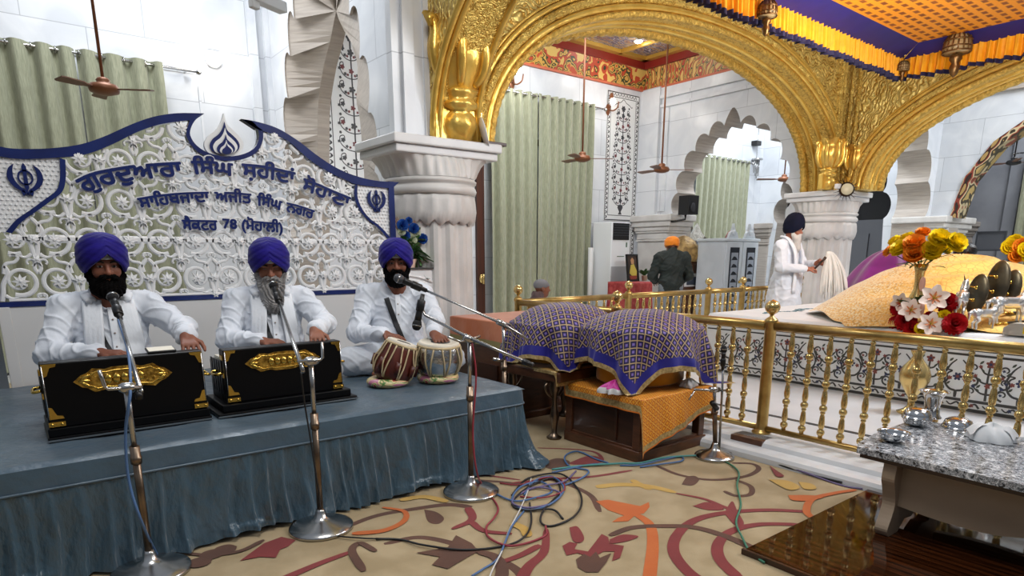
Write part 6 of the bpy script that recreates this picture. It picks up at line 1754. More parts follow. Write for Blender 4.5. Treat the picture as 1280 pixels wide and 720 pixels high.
for a in ((-hw,-hw+.03,0,hp),(hw-.03,hw,0,hp),(-hw,hw,0,.03),(-hw,hw,hp-.03,hp)): m.box(a[0],a[1],-.015,.015,a[2],a[3])
m.build('frame', M_BLACK, pic)
m = MB(); m.M = Matrix.Translation(((fx0+fx1)/2, 7.86, rz+.006)) @ Matrix.Rotation(R(-8), 4, 'X'); m.box(-hw+.02,hw-.02,-.004,.01,.02,hp-.02, 0)
for pts, k in (([(.0,.1),(.12,.08),(.14,.25),(.05,.42),(-.06,.4),(-.12,.2)], 1), ([(-.04,.42),(.05,.42),(.06,.52),(.0,.58),(-.06,.52)], 2), ([(-.1,.05),(.1,.05),(.13,.14),(-.13,.14)], 3)): m.prism([(p[0]*hw/.2, p[1]*hp/.66) for p in pts], (0,-.006-.001*k,0), d=(0,.002,0), mi=k)
m.build('print', [mat('print_dark', '#3a2a22', .5), mat('print_yellow', '#c2b04a', .5), mat('print_skin', '#b98b63', .5), mat('print_red', '#8c3a2a', .5)], pic)
pp = (9.210, 7.850, 0.794); pt = thing('potted_plant', 'tiny potted plant on the red altar table', 'plant', (pp[0], 7.85, rz+.006))
m = MB(); m.lathe([(.04,0),(.06,.1),(.065,.1),(.055,.09),(.001,.09)], (pp[0],7.85,rz+.006), 14); m.build('pot', mat('cream_pot', '#cbb9a2', .6), pt)
leaves([((pp[0], 7.85, rz+.1), (rng.uniform(-1,1), rng.uniform(-1,1), 1.2), .14) for k in range(14)], pt, 'foliage')
# wooden stand with gold covered top, right of the man
sx0, sx1 = (9.962, 7.600, 0.813)[0], (10.551, 7.600, 0.799)[0]; sz = (10.217, 7.600, 1.146)[2]
ws = thing('wooden_stand', 'brown wooden stand with a gold cloth dome, right of the standing man', 'stand', ((sx0+sx1)/2, 7.8, -.012))
m = MB(); m.box(sx0, sx1, 7.6, 8.0, -.012, sz); m.box(sx0-.03, sx1+.03, 7.57, 8.03, sz-.04, sz); m.build('carcass', M_BWOOD, ws, bevel=.01)
m = MB(); m.box(sx0+.08, sx1-.06, 7.59, 7.6, (10.265, 7.600, 0.686)[2], (10.240, 7.600, 0.925)[2], 0); m.box(sx0+.14, sx1-.12, 7.586, 7.59, (10.262, 7.600, 0.716)[2], (10.246, 7.600, 0.865)[2], 1); m.build('pictured_front', [M_SW2, mat('print_blue', '#39414f', .5)], ws)
m = MB(); cx = (sx0+sx1)/2; m.lathe([(.28,0),(.31,.1),(.29,.25),(.2,.38),(.08,.46),(.001,.48)], (cx-.04,7.8,sz), 24, flute=lambda a, k: 1+.06*sin(7*a)); m.build('cloth_dome', mat('gilt_cloth', '#a88a52', .5, .3, vary=('#6f5530', 14., .8), bump=(30., .6, .02)), ws)
# white ornate mirror frame
mx0, mx1 = (10.857, 8.200, 1.246)[0], (11.438, 8.200, 1.245)[0]; mz1 = (11.077, 8.200, 1.622)[2]
mf = thing('ornate_mirror', 'white carved standing mirror frame behind the wooden stand', 'mirror', ((mx0+mx1)/2, 8.2, -.012))
m = MB()
for a in ((mx0,mx0+.07,-.012,mz1),(mx1-.07,mx1,-.012,mz1),(mx0,mx1,mz1-.07,mz1)): m.box(a[0],a[1],8.18,8.24,a[2],a[3])
for k in range(22):
    z = .1+(mz1-.1)*k/22
    for x in (mx0+.035, mx1-.035): m.ell((x, 8.175, z), (.035,.02,.03), 8, 6)
crest = [(mx0,mz1),(mx0+.1,mz1+.06),((mx0+mx1)/2-.15,mz1+.08),((mx0+mx1)/2-.06,mz1+.2),((mx0+mx1)/2,mz1+.26),((mx0+mx1)/2+.06,mz1+.2),((mx0+mx1)/2+.15,mz1+.08),(mx1-.1,mz1+.06),(mx1,mz1)]
m.prism(crest, (0,8.19,0), d=(0,.03,0)); m.build('carved_frame', mat('antique_white', '#cfcdc6', .5, vary=('#8f8a7f', 22., .8)), mf)
m = MB(); m.box(mx0+.05, mx1-.05, 8.2, 8.215, 0, mz1-.05); m.build('glass', mat('mirror_glass', '#8b8f94', .06, 1.), mf)
# loudspeaker on its wall arm
s0 = (10.159, 7.700, 2.084); s1 = (10.423, 7.700, 2.095); szt, szb = (10.228, 7.700, 2.342)[2], (10.263, 7.700, 2.003)[2]
sk = thing('loudspeaker', 'black loudspeaker beside the curtain in the scalloped arch', 'speaker', ((s0[0]+s1[0])/2, 7.8, szb))
m = MB(); m.prism([(s0[0],7.7),(s1[0],7.66),(s1[0]-.03,7.95),(s0[0]+.03,7.95)], (0,0,szb), (1,0,0), (0,1,0), (0,0,szt-szb)); m.build('cabinet', M_BLACK, sk, bevel=.012)
m = MB(); m.ell(((s0[0]+s1[0])/2, 7.68, szb+.12), (.09,.01,.09), 16, 8); m.build('cone', mat('speaker_cone', '#25262b', .6), sk)
m = MB(); c_ = (s0[0]+s1[0])/2; m.tube([(c_,7.85,szb),(c_,7.85,szb-.08),(c_-.18,7.98,szb-.12),(c_-.2,8.02,szb-.12)], .02, 8); m.build('bracket', M_BLACK, sk)
# white double cupboard
cu0 = (10.104, 6.900, 0.971); cx0 = (10.257, 6.900, 1.109)[0]; cx1 = (11.290, 6.900, 1.100)[0]; czt = (10.669, 6.900, 1.561)[2]
cw = thing('cupboard', 'white double cupboard with louvred dark glass doors and carved crests', 'cupboard', ((cx0+cx1)/2, 7.2, -.012))
M_CW = mat('cupboard_white', '#c3cbd2', .5, vary=('#aeb6be', 3., .5))
m = MB(); m.box(cx0, cx1, 6.92, 7.5, -.012, czt); m.box(cx0-.03, cx1+.03, 6.88, 7.52, czt-.05, czt); m.build('carcass', M_CW, cw, bevel=.01)
wd = (cx1-cx0)/2
for k in range(2):
    a = cx0+wd*k; 
    m = MB(); m.box(a+.01, a+wd-.01, 6.89, 6.92, .06, czt-.06); d_ = m.build('door', M_CW, cw, bevel=.006)
    m = MB(); m.box(a+wd*.24, a+wd*.78, 6.882, 6.89, .2, czt-.16); m.build('dark_glass', mat('smoked_glass', '#23272e', .15), d_)
    m = MB()
    nsh = 8
    for j in range(nsh):
        z = .25+(czt-.5)*j/nsh; q = bez([(a+wd*.30, z), (a+wd*.42, z+.06), (a+wd*.58, z+.05), (a+wd*.70, z)], 4)
        m.prism([(p[0], p[1]) for p in q]+[(a+wd*.70, z+.13), (a+wd*.30, z+.13)], (0,6.872,0), d=(0,.01,0))
    m.build('folded_linen', mat('grey_linen', '#8f97a3', .7), d_)
    m = MB(); m.ell((a+(wd-.06 if k == 0 else .06), 6.87, czt*.5), .025, 10, 7); m.build('knob', M_HFIT, d_)
    m = MB(); q = [(a+wd*.2,czt),(a+wd*.3,czt+.1),(a+wd*.42,czt+.13),(a+wd*.5,czt+.26),(a+wd*.58,czt+.13),(a+wd*.7,czt+.1),(a+wd*.8,czt)]
    m.prism(q, (0,6.93,0), d=(0,.05,0)); m.ell((a+wd*.5,6.925,czt+.1), (.06,.02,.05), 10, 7); m.build('carved_crest', M_CW, cw)
m = MB()
def rb(u, v):
    a = 2*PI*u; b = PI*v/2; return (cx0+wd*1.0+.12*cos(b)*cos(a)*(1+.2*sin(3*a)), 7.15+.1*cos(b)*sin(a), czt+.13*sin(b)*(1+.2*sin(4*a)))
m.grid(24, 9, rb, cu=True); tag(m.build('cloth_bundle', mat('dusty_pink', '#a1625f', .8)), 'dusty pink cloth bundle on top of the white cupboard', 'bundle')
# wall chime, box and conduit on the far wall
wp = (14.205, 8.900, 3.327)
m = MB()
for k in range(5): m.tube([(wp[0]-.1+.05*k,8.9,wp[2]+.1),(wp[0]-.1+.05*k+.02*sin(k),8.9,wp[2]-.2-.06*(k % 3))], .012, 6)
m.tube([(wp[0],8.92,wp[2]+.1),(wp[0],8.92,wp[2]+.9)], .006, 5); m.lathe([(.12,.08),(.13,.1),(.12,.12)], (wp[0],8.9,wp[2]), 12); tag(m.build('hanging_chime', M_CHROME), 'hanging metal chime on the wall right of the far green curtain', 'chime')
wp2 = (14.167, 8.900, 3.778); m = MB(); m.box(wp2[0]-.1, wp2[0]+.1, 8.86, 9., wp2[2]-.05, wp2[2]+.05); tag(m.build('wall_box', M_BLACK, bevel=.01), 'small black box on the wall above the hanging chime', 'box')
a, b = (17.950, 5.402, 1.764), (17.950, 4.885, 1.383)
m = MB(); m.box(17.95, 18., b[1], a[1], b[2], a[2]); fo = thing('wall_frame', 'dark framed panel on the grey pier right of the yellow flowers', 'frame', (17.97, (a[1]+b[1])/2, b[2]))
m.build('panel', mat('slate_panel', '#5a5d63', .4), fo)
m = MB()
for y0_, y1_, z0_, z1_ in ((b[1]-.03,b[1],b[2],a[2]),(a[1],a[1]+.03,b[2],a[2]),(b[1]-.03,a[1]+.03,a[2],a[2]+.03),(b[1]-.03,a[1]+.03,b[2]-.03,b[2])): m.box(17.93,18.,y0_,y1_,z0_,z1_)
m.build('frame', mat('frame_grey', '#3f4248', .5), fo)
# painted arch lining on the right
M_PARCH = painted('painted_arch', 5., [(0, '#a98a55'), (.3, '#31231c'), (.42, '#8a3a2c'), (.52, '#c2b28e'), (.62, '#3a3128'), (.75, '#b59a60')], 2.)
cvr = [(p[0], p[1]) for p in foil_arch(.4, 4.9, 1.98, 4.0, 1, 0)]
m = MB()
inn = offset(cvr, -.13)
m.strip([(14.56, p[0], p[1]) for p in cvr], [(14.56, p[0], p[1]) for p in inn]); m.strip([(14.56, p[0], p[1]) for p in inn], [(15.0, p[0], p[1]) for p in inn]); m.strip([(14.56, p[0], p[1]) for p in cvr], [(14.6, p[0], p[1]) for p in cvr])
pa_ = m.build('painted_arch', M_PARCH, recalc=False); tag(pa_, 'painted gold and maroon arch lining at the right edge', 'arch')
# ---------------------------------------------------------------- canopy over the platform
t = NT('canopy_orange'); co = t.co((1,1,0), (0,0,0))
b = t.n('TexBrick', Scale=1.0, offset=.5); t.l(co, b.inputs['Vector'])
for k, v in (('Brick Width', .15), ('Row Height', .11), ('Mortar Size', .037), ('Mortar Smooth', .4)): b.inputs[k].default_value = v
b.inputs['Color1'].default_value = hexc('#7a3c0c'); b.inputs['Color2'].default_value = hexc('#8f4a0e'); b.inputs['Mortar'].default_value = hexc('#e8920c')
t.base(b.outputs['Color']); t.pr(Roughness=.7); M_CANO = t.m
kx, ky, kz = 9.5, 4.0, 3.70
cn = thing('canopy', 'orange patterned canopy with blue border and gathered fringe over the platform', 'canopy', (7.0, 1.5, kz))
kx0, ky0 = 4.4, -1.6
m = MB(); m.box(kx0+.45, kx-.28, ky0+.45, ky-.28, kz+.10, kz+.11); m.build('orange_cloth', M_CANO, cn)
m = MB()
for (a, b_, c, d) in (((kx0,ky),(kx,ky),(kx0+.4,ky-.28),(kx-.28,ky-.28)), ((kx,ky),(kx,ky0),(kx-.28,ky-.28),(kx-.28,ky0+.4)), ((kx,ky0),(kx0,ky0),(kx-.28,ky0+.4),(kx0+.4,ky0+.4)), ((kx0,ky0),(kx0,ky),(kx0+.4,ky0+.4),(kx0+.4,ky-.28))):
    n = 40
    A = [(a[0]+(b_[0]-a[0])*k/n, a[1]+(b_[1]-a[1])*k/n, kz+.02*abs(sin(k*1.3))) for k in range(n+1)]; B = [(c[0]+(d[0]-c[0])*k/n, c[1]+(d[1]-c[1])*k/n, kz+.1) for k in range(n+1)]
    m.strip(A, B, 0, True)
m.build('blue_border', mat('canopy_blue', '#1a1068', .7, vary=('#160d55', 5., .5)), cn, recalc=False)
for (a, b_) in (((kx0,ky),(kx,ky)), ((kx,ky),(kx,ky0))):
    L_ = math.hypot(b_[0]-a[0], b_[1]-a[1]); dx, dy = (b_[0]-a[0])/L_, (b_[1]-a[1])/L_; nx, ny = dy, -dx
    m = MB()
    def fr(u, v):
        s = u*L_; q = s/.085*2*PI+1.4*sin(s*3.1); o = (.02+.025*v)*sin(q)+.01*sin(2.3*q)
        return (a[0]+dx*s+nx*o, a[1]+dy*s+ny*o, kz+.05-.28*v-.012*v*sin(q*.5)-.02*v*(1-abs(2*((s/.9) % 1)-1)))
    m.grid(int(L_/.085*10), 7, fr, mif=lambda u, v: 1 if v > .9 else 0); m.build('fringe', [mat('fringe_orange', '#f5aa14', .6, vary=('#e8920c', 10., .6)), mat('fringe_edge', '#1c1840', .7)], cn, recalc=False)
def lantern(p, s, label):
    root = thing('hanging_lantern', label, 'lantern', p, 'umbrella lanterns on the canopy')
    m = MB(); m.tube([(p[0],p[1],p[2]+.12*s),(p[0],p[1],p[2]+.4*s)], .006, 5); m.build('hook', M_HFIT, root)
    m = MB(); mx = mat('lantern_bronze', '#7a5a35', .35, .8)
    for k in range(16):
        a = 2*PI*k/16; m.tube([(p[0]+q*s*cos(a), p[1]+q*s*sin(a), p[2]+z*s) for q, z in ((.01,.12),(.07,.105),(.105,.06),(.115,.0),(.115,-.06))], .007*s, 5)
    for z, q in ((-.06,.117),(-.02,.117),(.04,.112)): m.tube([(p[0]+q*s*cos(2*PI*k/24), p[1]+q*s*sin(2*PI*k/24), p[2]+z*s) for k in range(25)], .008*s, 5)
    m.build('ribbed_dome', mx, root)
    m = MB(); m.lathe([(.112,-.06),(.11,.0),(.1,.055),(.067,.1),(.001,.115)], (p[0],p[1],p[2]), 24) if s == 1 else m.lathe([(.112*s,-.06*s),(.11*s,.0),(.1*s,.055*s),(.067*s,.1*s),(.001,.115*s)], p, 24); m.build('glass_shade', mat('amber_glass', '#a98e62', .25, spec=.6), root)
    m = MB(); m.lathe([(.05*s,-.08*s),(.055*s,-.12*s),(.03*s,-.15*s),(.045*s,-.19*s),(.03*s,-.25*s),(.001,-.28*s)], p, 16); m.tube([(p[0],p[1],p[2]-.08*s),(p[0],p[1],p[2]+.1*s)], .01*s, 6); m.build('pendant', mx, root)
lantern(tuple((6.187, 3.900, 3.570)), .8, 'small bronze lantern hanging on the canopy fringe at left')
lantern(tuple((9.388, 3.930, 3.595)), .62, 'tiny bronze lantern at the canopy corner above the far column')
lantern(tuple((9.300, 3.314, 3.688)), 1.25, 'large bronze domed lantern hanging at the right of the canopy corner')
# ---------------------------------------------------------------- emblem, camera and mirror on the column tops
e = V((9.787, 4.660, 2.190)); q = V((0,0,1)).rotation_difference(V((-.75,-.6,.1)).normalized()).to_matrix()
em = thing('sunburst_emblem', 'round white emblem in a dark spiked sunburst on the far capital', 'emblem', tuple(e))
m = MB(); m.M = Matrix.Translation(e) @ q.to_4x4()
for k in range(18):
    a = 2*PI*k/18; w = .10; m.add([(.075*cos(a-w), .075*sin(a-w), 0), (.075*cos(a+w), .075*sin(a+w), 0), (.19*cos(a+.05), .19*sin(a+.05), .01), (.09*cos(a), .09*sin(a), .03)], [(0,1,2),(0,2,3),(1,3,2),(0,3,1)])
m.lathe([(.095,-.02),(.105,.02),(.09,.035)], (0,0,0), 24); m.build('spikes', mat('dark_bronze', '#3b2a1c', .4, .7), em)
m = MB(); m.M = Matrix.Translation(e) @ q.to_4x4(); m.lathe([(.085,.03),(.075,.045),(.001,.045)], (0,0,0), 24); m.build('disc', mat('ivory_disc', '#cfc8a8', .4), em)
for c, l_ in (((9.700, 4.740, 2.048), 'small white block on the far capital, left one below the round emblem'), ((10.063, 4.740, 2.077), 'small white block on the far capital, right one below the round emblem')):
    m = MB(); m.box(c[0]-.06, c[0]+.06, c[1]-.03, c[1]+.03, 2.2, 2.27); tag(m.build('marble_block', M_MAR, bevel=.01), l_, 'block')
c = V((10.225, 4.850, 2.673)); cm = thing('security_camera', 'small white dome camera on the gold corner above the emblem', 'camera', tuple(c))
m = MB(); m.ell(c, (.055,.05,.045), 14, 9); m.build('housing', M_SW, cm)
m = MB(); m.ell(c+V((-.03,-.035,-.003)), .02, 10, 7); m.build('lens', M_BLACK, cm)
c = V((3.520, 4.900, 2.323)); q = V((0,0,1)).rotation_difference(V((.75,-.45,.25)).normalized()).to_matrix()
ds = thing('dish_lamp', 'white round dish standing on the near column capital beside the gold bracket', 'dish', tuple(c))
m = MB(); m.M = Matrix.Translation(c) @ q.to_4x4(); m.lathe([(.001,-.03),(.08,-.025),(.13,.0),(.135,.01),(.12,.005),(.001,-.015)], (0,0,0), 26); m.build('dish', M_SW, ds)
m = MB(); m.tube([(c[0],c[1]+.02,2.23),(c[0],c[1]+.02,c[2]-.03)], .015, 6); m.build('foot', M_BLACK, ds)
c = V((3.656, 4.930, 2.274)); m = MB(); m.box(c[0]-.1, c[0]+.12, c[1]-.03, c[1]+.03, 2.231, 2.262); tag(m.build('dark_tray', M_DWOOD, bevel=.006), 'small dark wooden strip on the edge of the near capital', 'tray')
# ---------------------------------------------------------------- blue flowers behind the sign
fv = thing('flower_vase', 'tall cream vase of blue artificial flowers between the sign and the near column', 'vase', (2.70, 4.99, -.012))
vz = (2.823, 4.990, 1.252)[2]; fx, fy = 2.76, 4.99
fv.location = (fx, fy, -.012); WLOC[fv.name] = np.array((fx, fy, -.012))
m = MB(); m.lathe([(.05,0),(.055,.02),(.04,.06),(.04,.3),(.05,.7),(.055,vz-.1),(.085,vz),(.075,vz),(.04,vz-.1)], (fx,fy,-.012), 24); m.build('vase_body', mat('peach_ceramic', '#cfae9a', .5), fv)
M_RBLU = mat('rose_blue', '#2f63b8', .5, vary=('#1d4690', 14., .6)); M_RWHT = mat('rose_cream', '#d8dcc4', .5)
for c, mt, r_ in (((2.693, 4.930, 1.513),M_RBLU,.05),((2.799, 4.930, 1.490),M_RBLU,.045),((2.881, 4.930, 1.406),M_RBLU,.045),((2.720, 4.930, 1.430),M_RBLU,.04),((2.772, 4.930, 1.398),M_RWHT,.05),((2.820, 4.930, 1.451),M_RWHT,.04),((2.683, 4.930, 1.461),M_RWHT,.035),((2.755, 4.930, 1.554),M_RBLU,.03)):
    rose(c, (-.3,-1,.3), r_, mt, fv)
lp = [((fx+rng.uniform(-.05,.05), fy, vz+rng.uniform(0,.12)), (rng.uniform(-1,1), rng.uniform(-.9,.1), rng.uniform(-.2,1.3)), rng.uniform(.1,.2)) for k in range(46)]
lp += [((fx+.06+.02*k*.3, fy-.05, vz+.1-.035*k), (rng.uniform(.1,1), -.5, rng.uniform(-.8,.2)), .08) for k in range(9)]
leaves(lp, fv, 'foliage', mat('leaf_mixed', '#5b8a4c', .55, vary=('#2f5a38', 12., .8)))
m = MB()
for k in range(14): a = rng.uniform(-1, 1); m.tube([(fx,fy,vz),(fx+.05*a,fy-.02,vz+.15),(fx+.11*a-.02,fy-.03,vz+.26+.08*rng.uniform(0,1))], .003, 4)
m.build('twigs', mat('rust_twig', '#8a5a44', .7), fv)
# hanging equipment at the very top left of the arch
m = MB(); a = V((2.189, 6.300, 3.449)); m.M = Matrix.Translation(a) @ Matrix.Rotation(R(25), 4, 'Z'); m.box(-.18,.18,-.05,.05,-.04,.05); m.box(-.2,-.12,-.03,.03,-.1,-.02)
tag(m.build('pelmet_bracket', M_SW2, bevel=.01), 'pale grey bracket hanging at the top edge left of the scalloped arch', 'bracket')

# ---------------------------------------------------------------- people
def skin(name, c, c2): return mat(name, c, .5, vary=(c2, 6., .5), bump=(90., .12, .003), spec=.4)
M_SK1 = skin('skin_brown', '#8c5844', '#794836'); M_SK2 = skin('skin_tan', '#96624c', '#80503e'); M_SK3 = skin('skin_dark', '#83513c', '#6d402f'); M_SK4 = skin('skin_elder', '#a56a52', '#8c5440')
def cotton(name, c, c2): return mat(name, c, .75, vary=(c2, 5., .5), bump=(22., .3, .012), sheen=.25)
M_KUR = cotton('white_kurta', '#dfe4ec', '#ccd3de'); M_PYJ = cotton('pale_pyjama', '#c9ced6', '#b5bbc4'); M_SHAWL = cotton('white_shawl', '#e6eaf0', '#d3d9e2')
M_TURB = mat('navy_turban', '#1c0f80', .7, vary=('#130a5c', 9., .7), sheen=.12, spec=.25, bump=(55., .3, .004), streak=(1, 1, 4))
M_TDK = mat('dark_navy_turban', '#0c1028', .8, vary=('#080a18', 8., .6), spec=.2)
M_TOR = mat('orange_turban', '#e8860e', .7, vary=('#cc6c06', 8., .6), sheen=.3)
M_BEARD = mat('black_beard', '#070505', .95, spec=.12, bump=(70., .9, .012), streak=(1, 1, .2))
M_GREYB = mat('grey_beard', '#a9a7a6', .8, vary=('#605c5b', 14., .75), bump=(60., .9, .012), streak=(1, 1, .2))
M_WHITEB = mat('white_beard', '#cfcac5', .8, vary=('#9c9793', 12., .6), bump=(60., .9, .012), streak=(1, 1, .2))
M_EYE = mat('eye_white', '#8f827a', .3); M_IRIS = mat('iris_dark', '#120b08', .2); M_BROW = mat('eyebrow_black', '#14100e', .8); M_LIP = mat('lip', '#7c4540', .5)
M_STRAPK = mat('black_strap', '#0f1015', .6)

def head_prims(q, c, Rm, sc=1.):
    P = lambda x, y, z: tuple(V(c)+Rm @ V((x*sc, y*sc, z*sc)))
    r = lambda *a: tuple(x*sc for x in a)
    q.ell(P(0,.01,.03), r(.075,.093,.085), .03, Rm).ell(P(0,-.035,-.03), r(.06,.058,.083), .03, Rm).ell(P(0,-.032,-.082), r(.047,.052,.036), .03, Rm)
    q.cap(P(-.034,-.083,.02), P(.034,-.083,.02), .012*sc, .012*sc, .015)
    for s in (-1, 1):
        q.ell(P(s*.04,-.07,-.028), r(.024,.02,.024), .02, Rm)
        q.ell(P(s*.031,-.099,.001), r(.017,.010,.010), .008, Rm, sub=True)
        q.ell(P(s*.077,.012,-.005), r(.012,.025,.033), .01, Rm)
        q.ell(P(s*.012,-.101,-.034), r(.009,.010,.008), .008, Rm)
    q.cap(P(0,-.091,.012), P(0,-.113,-.03), .0085*sc, .0125*sc, .010)
    q.cap(P(-.019,-.090,-.058), P(.019,-.090,-.058), .006*sc, k=.008).cap(P(-.016,-.090,-.068), P(.016,-.090,-.068), .007*sc, k=.008)
    q.cap(P(0,.012,-.06), P(0,.03,-.19), .055*sc, .06*sc, .03)
def hand_prims(q, w, fwd, nrm, curl=.35, thumb=1, sc=1., spread=.10, curls=None):
    """w wrist; fwd pointing to the fingertips; nrm back-of-hand normal; thumb=+1 on the fwd x nrm side."""
    f = V(fwd).normalized(); n = V(nrm); n = (n-f*n.dot(f)).normalized(); s = f.cross(n)
    W = V(w)
    q.cap(W-f*.03*sc, W+f*.02*sc, .026*sc, .024*sc, .02)
    for i in range(4):
        o = (i-1.5)
        q.cap(W+f*.015*sc+s*o*.012*sc, W+f*.085*sc+s*o*.0205*sc, .0135*sc, .0115*sc, .012)
    L = (.066, .078, .074, .058) if thumb < 0 else (.058, .074, .078, .066)
    for i in range(4):
        o = i-1.5; d = (f+s*o*spread).normalized(); p = W+f*.085*sc+s*o*.0215*sc
        cu = (curls[i] if curls else curl); l = L[i]*sc; a = .15
        for seg, (fr, rr) in enumerate(((.46,.0092),(.30,.0084),(.24,.0074))):
            a += cu*(.7, 1.2, .8)[seg]
            dd = d*cos(a)-n*sin(a); e = p+dd*l*fr
            q.cap(p, e, rr*sc, (rr-.0008)*sc, .0035); p = e
    b = W+f*.025*sc+s*thumb*.025*sc
    m1 = b+(f*.6+s*thumb*.75-n*.25).normalized()*.042*sc
    m2 = m1+(f*.9+s*thumb*.2-n*.3).normalized()*.032*sc; m3 = m2+(f*.95-n*.3).normalized()*.022*sc
    q.cap(b, m1, .0135*sc, .011*sc, .012).cap(m1, m2, .0105*sc, .0095*sc, .005).cap(m2, m3, .0095*sc, .008*sc, .004)
def wr(p):     # soft creases
    x, y, z = p[:,0], p[:,1], p[:,2]
    return (1-np.abs(np.sin(31*x+17*z+2.2*np.sin(23*y+5*z)+1.1)))**3+.6*(1-np.abs(np.sin(26*y-29*z+2*np.sin(19*x+3))))**3+.35*np.sin(47*x+3*np.sin(31*z))*np.sin(41*z+2*np.sin(27*y))
def turban(c, Rm, name, mt, par, T, sx=.116, sy=.138, top=.165, layers=7, vx=.0, brow=.066, back=-.05):
    zc = .035
    def edge(t):     # lower rim height by azimuth (0 = front)
        a = abs(t)
        if a < 1.25: return brow-(brow+.035)*(a/1.25)**.85
        return -.035+(back+.035)*(a-1.25)/(PI-1.25)
    def fn(u, v):
        t = (u-.5)*2*PI; zl = edge(t); 
        b = top-zc
        f0 = math.asin(max(-.98, min(.9, (zl-zc)/(b if zl > zc else .115))))
        if v < .06: k = 0; inn = (1-v/.06)
        else: k = (v-.06)/.94; inn = 0
        f = f0+(PI/2-f0)*k
        bb = b if f > 0 else .115
        w = k*layers+(1.9 if t > 0 else 2.4)*abs(t)/PI+.25
        fr = w-math.floor(w); rd = 1+(.026*(1-fr)**1.5)*(1-k**3)+.012*sin(3*w+t)
        r = max(cos(f), 0)**.82*rd*(1-.16*inn)
        bulge = 1+.05*max(0, sin(f*1.3))
        x = sx*r*bulge*sin(t); y = -sy*r*bulge*cos(t); z = zc+bb*sin(f)*(1+.01*sin(w*6))+.012*cos(t)*k*(1-k)*4*.3
        if t == PI: pass
        return tuple(V(c)+Rm @ V((x, y, z)))
    mb = MB(); mb.M = T; mb.grid(96, 44, fn, cu=True)
    return mb.build(name, mt, par, recalc=True)
def face_parts(c, Rm, par, T, hair, closed=False, sc=1.):
    P = lambda x, y, z: V(c)+Rm @ V((x, y, z))
    for s in (-1, 1):
        mb = MB(); mb.M = T
        mb.ell(P(s*.031,-.086,.0005), (.0135,.0075,.0058 if not closed else .003), 12, 8, rot=Rm)
        if not closed: mb.ell(P(s*.031,-.0925,.0005), (.006,.0028,.006), 10, 6, mi=1, rot=Rm)
        mb.build('eye', [M_EYE, M_IRIS], par)
        mb = MB(); mb.M = T
        mb.tube(bez([P(s*.014,-.0945,.019),P(s*.03,-.0965,.025),P(s*.05,-.083,.018)], 4), [.0035,.0045,.0048,.005,.005,.0045,.004,.003,.002], 7)
        mb.build('eyebrow', hair, par)
def chest_front(x, z):
    y = 0
    for (cx, cy, cz, rx, ry, rz) in ((0,.0,.37,.19,.125,.21),(0,-.015,.2,.19,.15,.2),(0,.01,.5,.23,.075,.07)):
        d = 1-((x-cx)/rx)**2-((z-cz)/rz)**2
        if d > 0: y = min(y, cy-ry*d**.5)
    return y
def front_strip(xs, zs, w, nm, mt, par, T, off=.012, folds=0., th=.004):
    P = bez([(a, b) for a, b in zip(xs, zs)], 8)
    mb = MB(); mb.M = T
    n = len(P); vs = []
    for k in range(n):
        a, b = P[max(k-1,0)], P[min(k+1,n-1)]; tx, tz = b[0]-a[0], b[1]-a[1]; l = math.hypot(tx,tz) or 1
        for j in range(9):
            g = (j/8-.5)*w; x, z = P[k][0]-tz/l*g, P[k][1]+tx/l*g
            vs.append((x, chest_front(x, z)-off-folds*abs(sin(j*1.5+k*.03)), z))
    mb.add(vs, [(9*k+j, 9*k+j+1, 9*k+10+j, 9*k+9+j) for k in range(n-1) for j in range(8)], 0, True)
    return mb.build(nm, mt, par, recalc=False, solid=th)

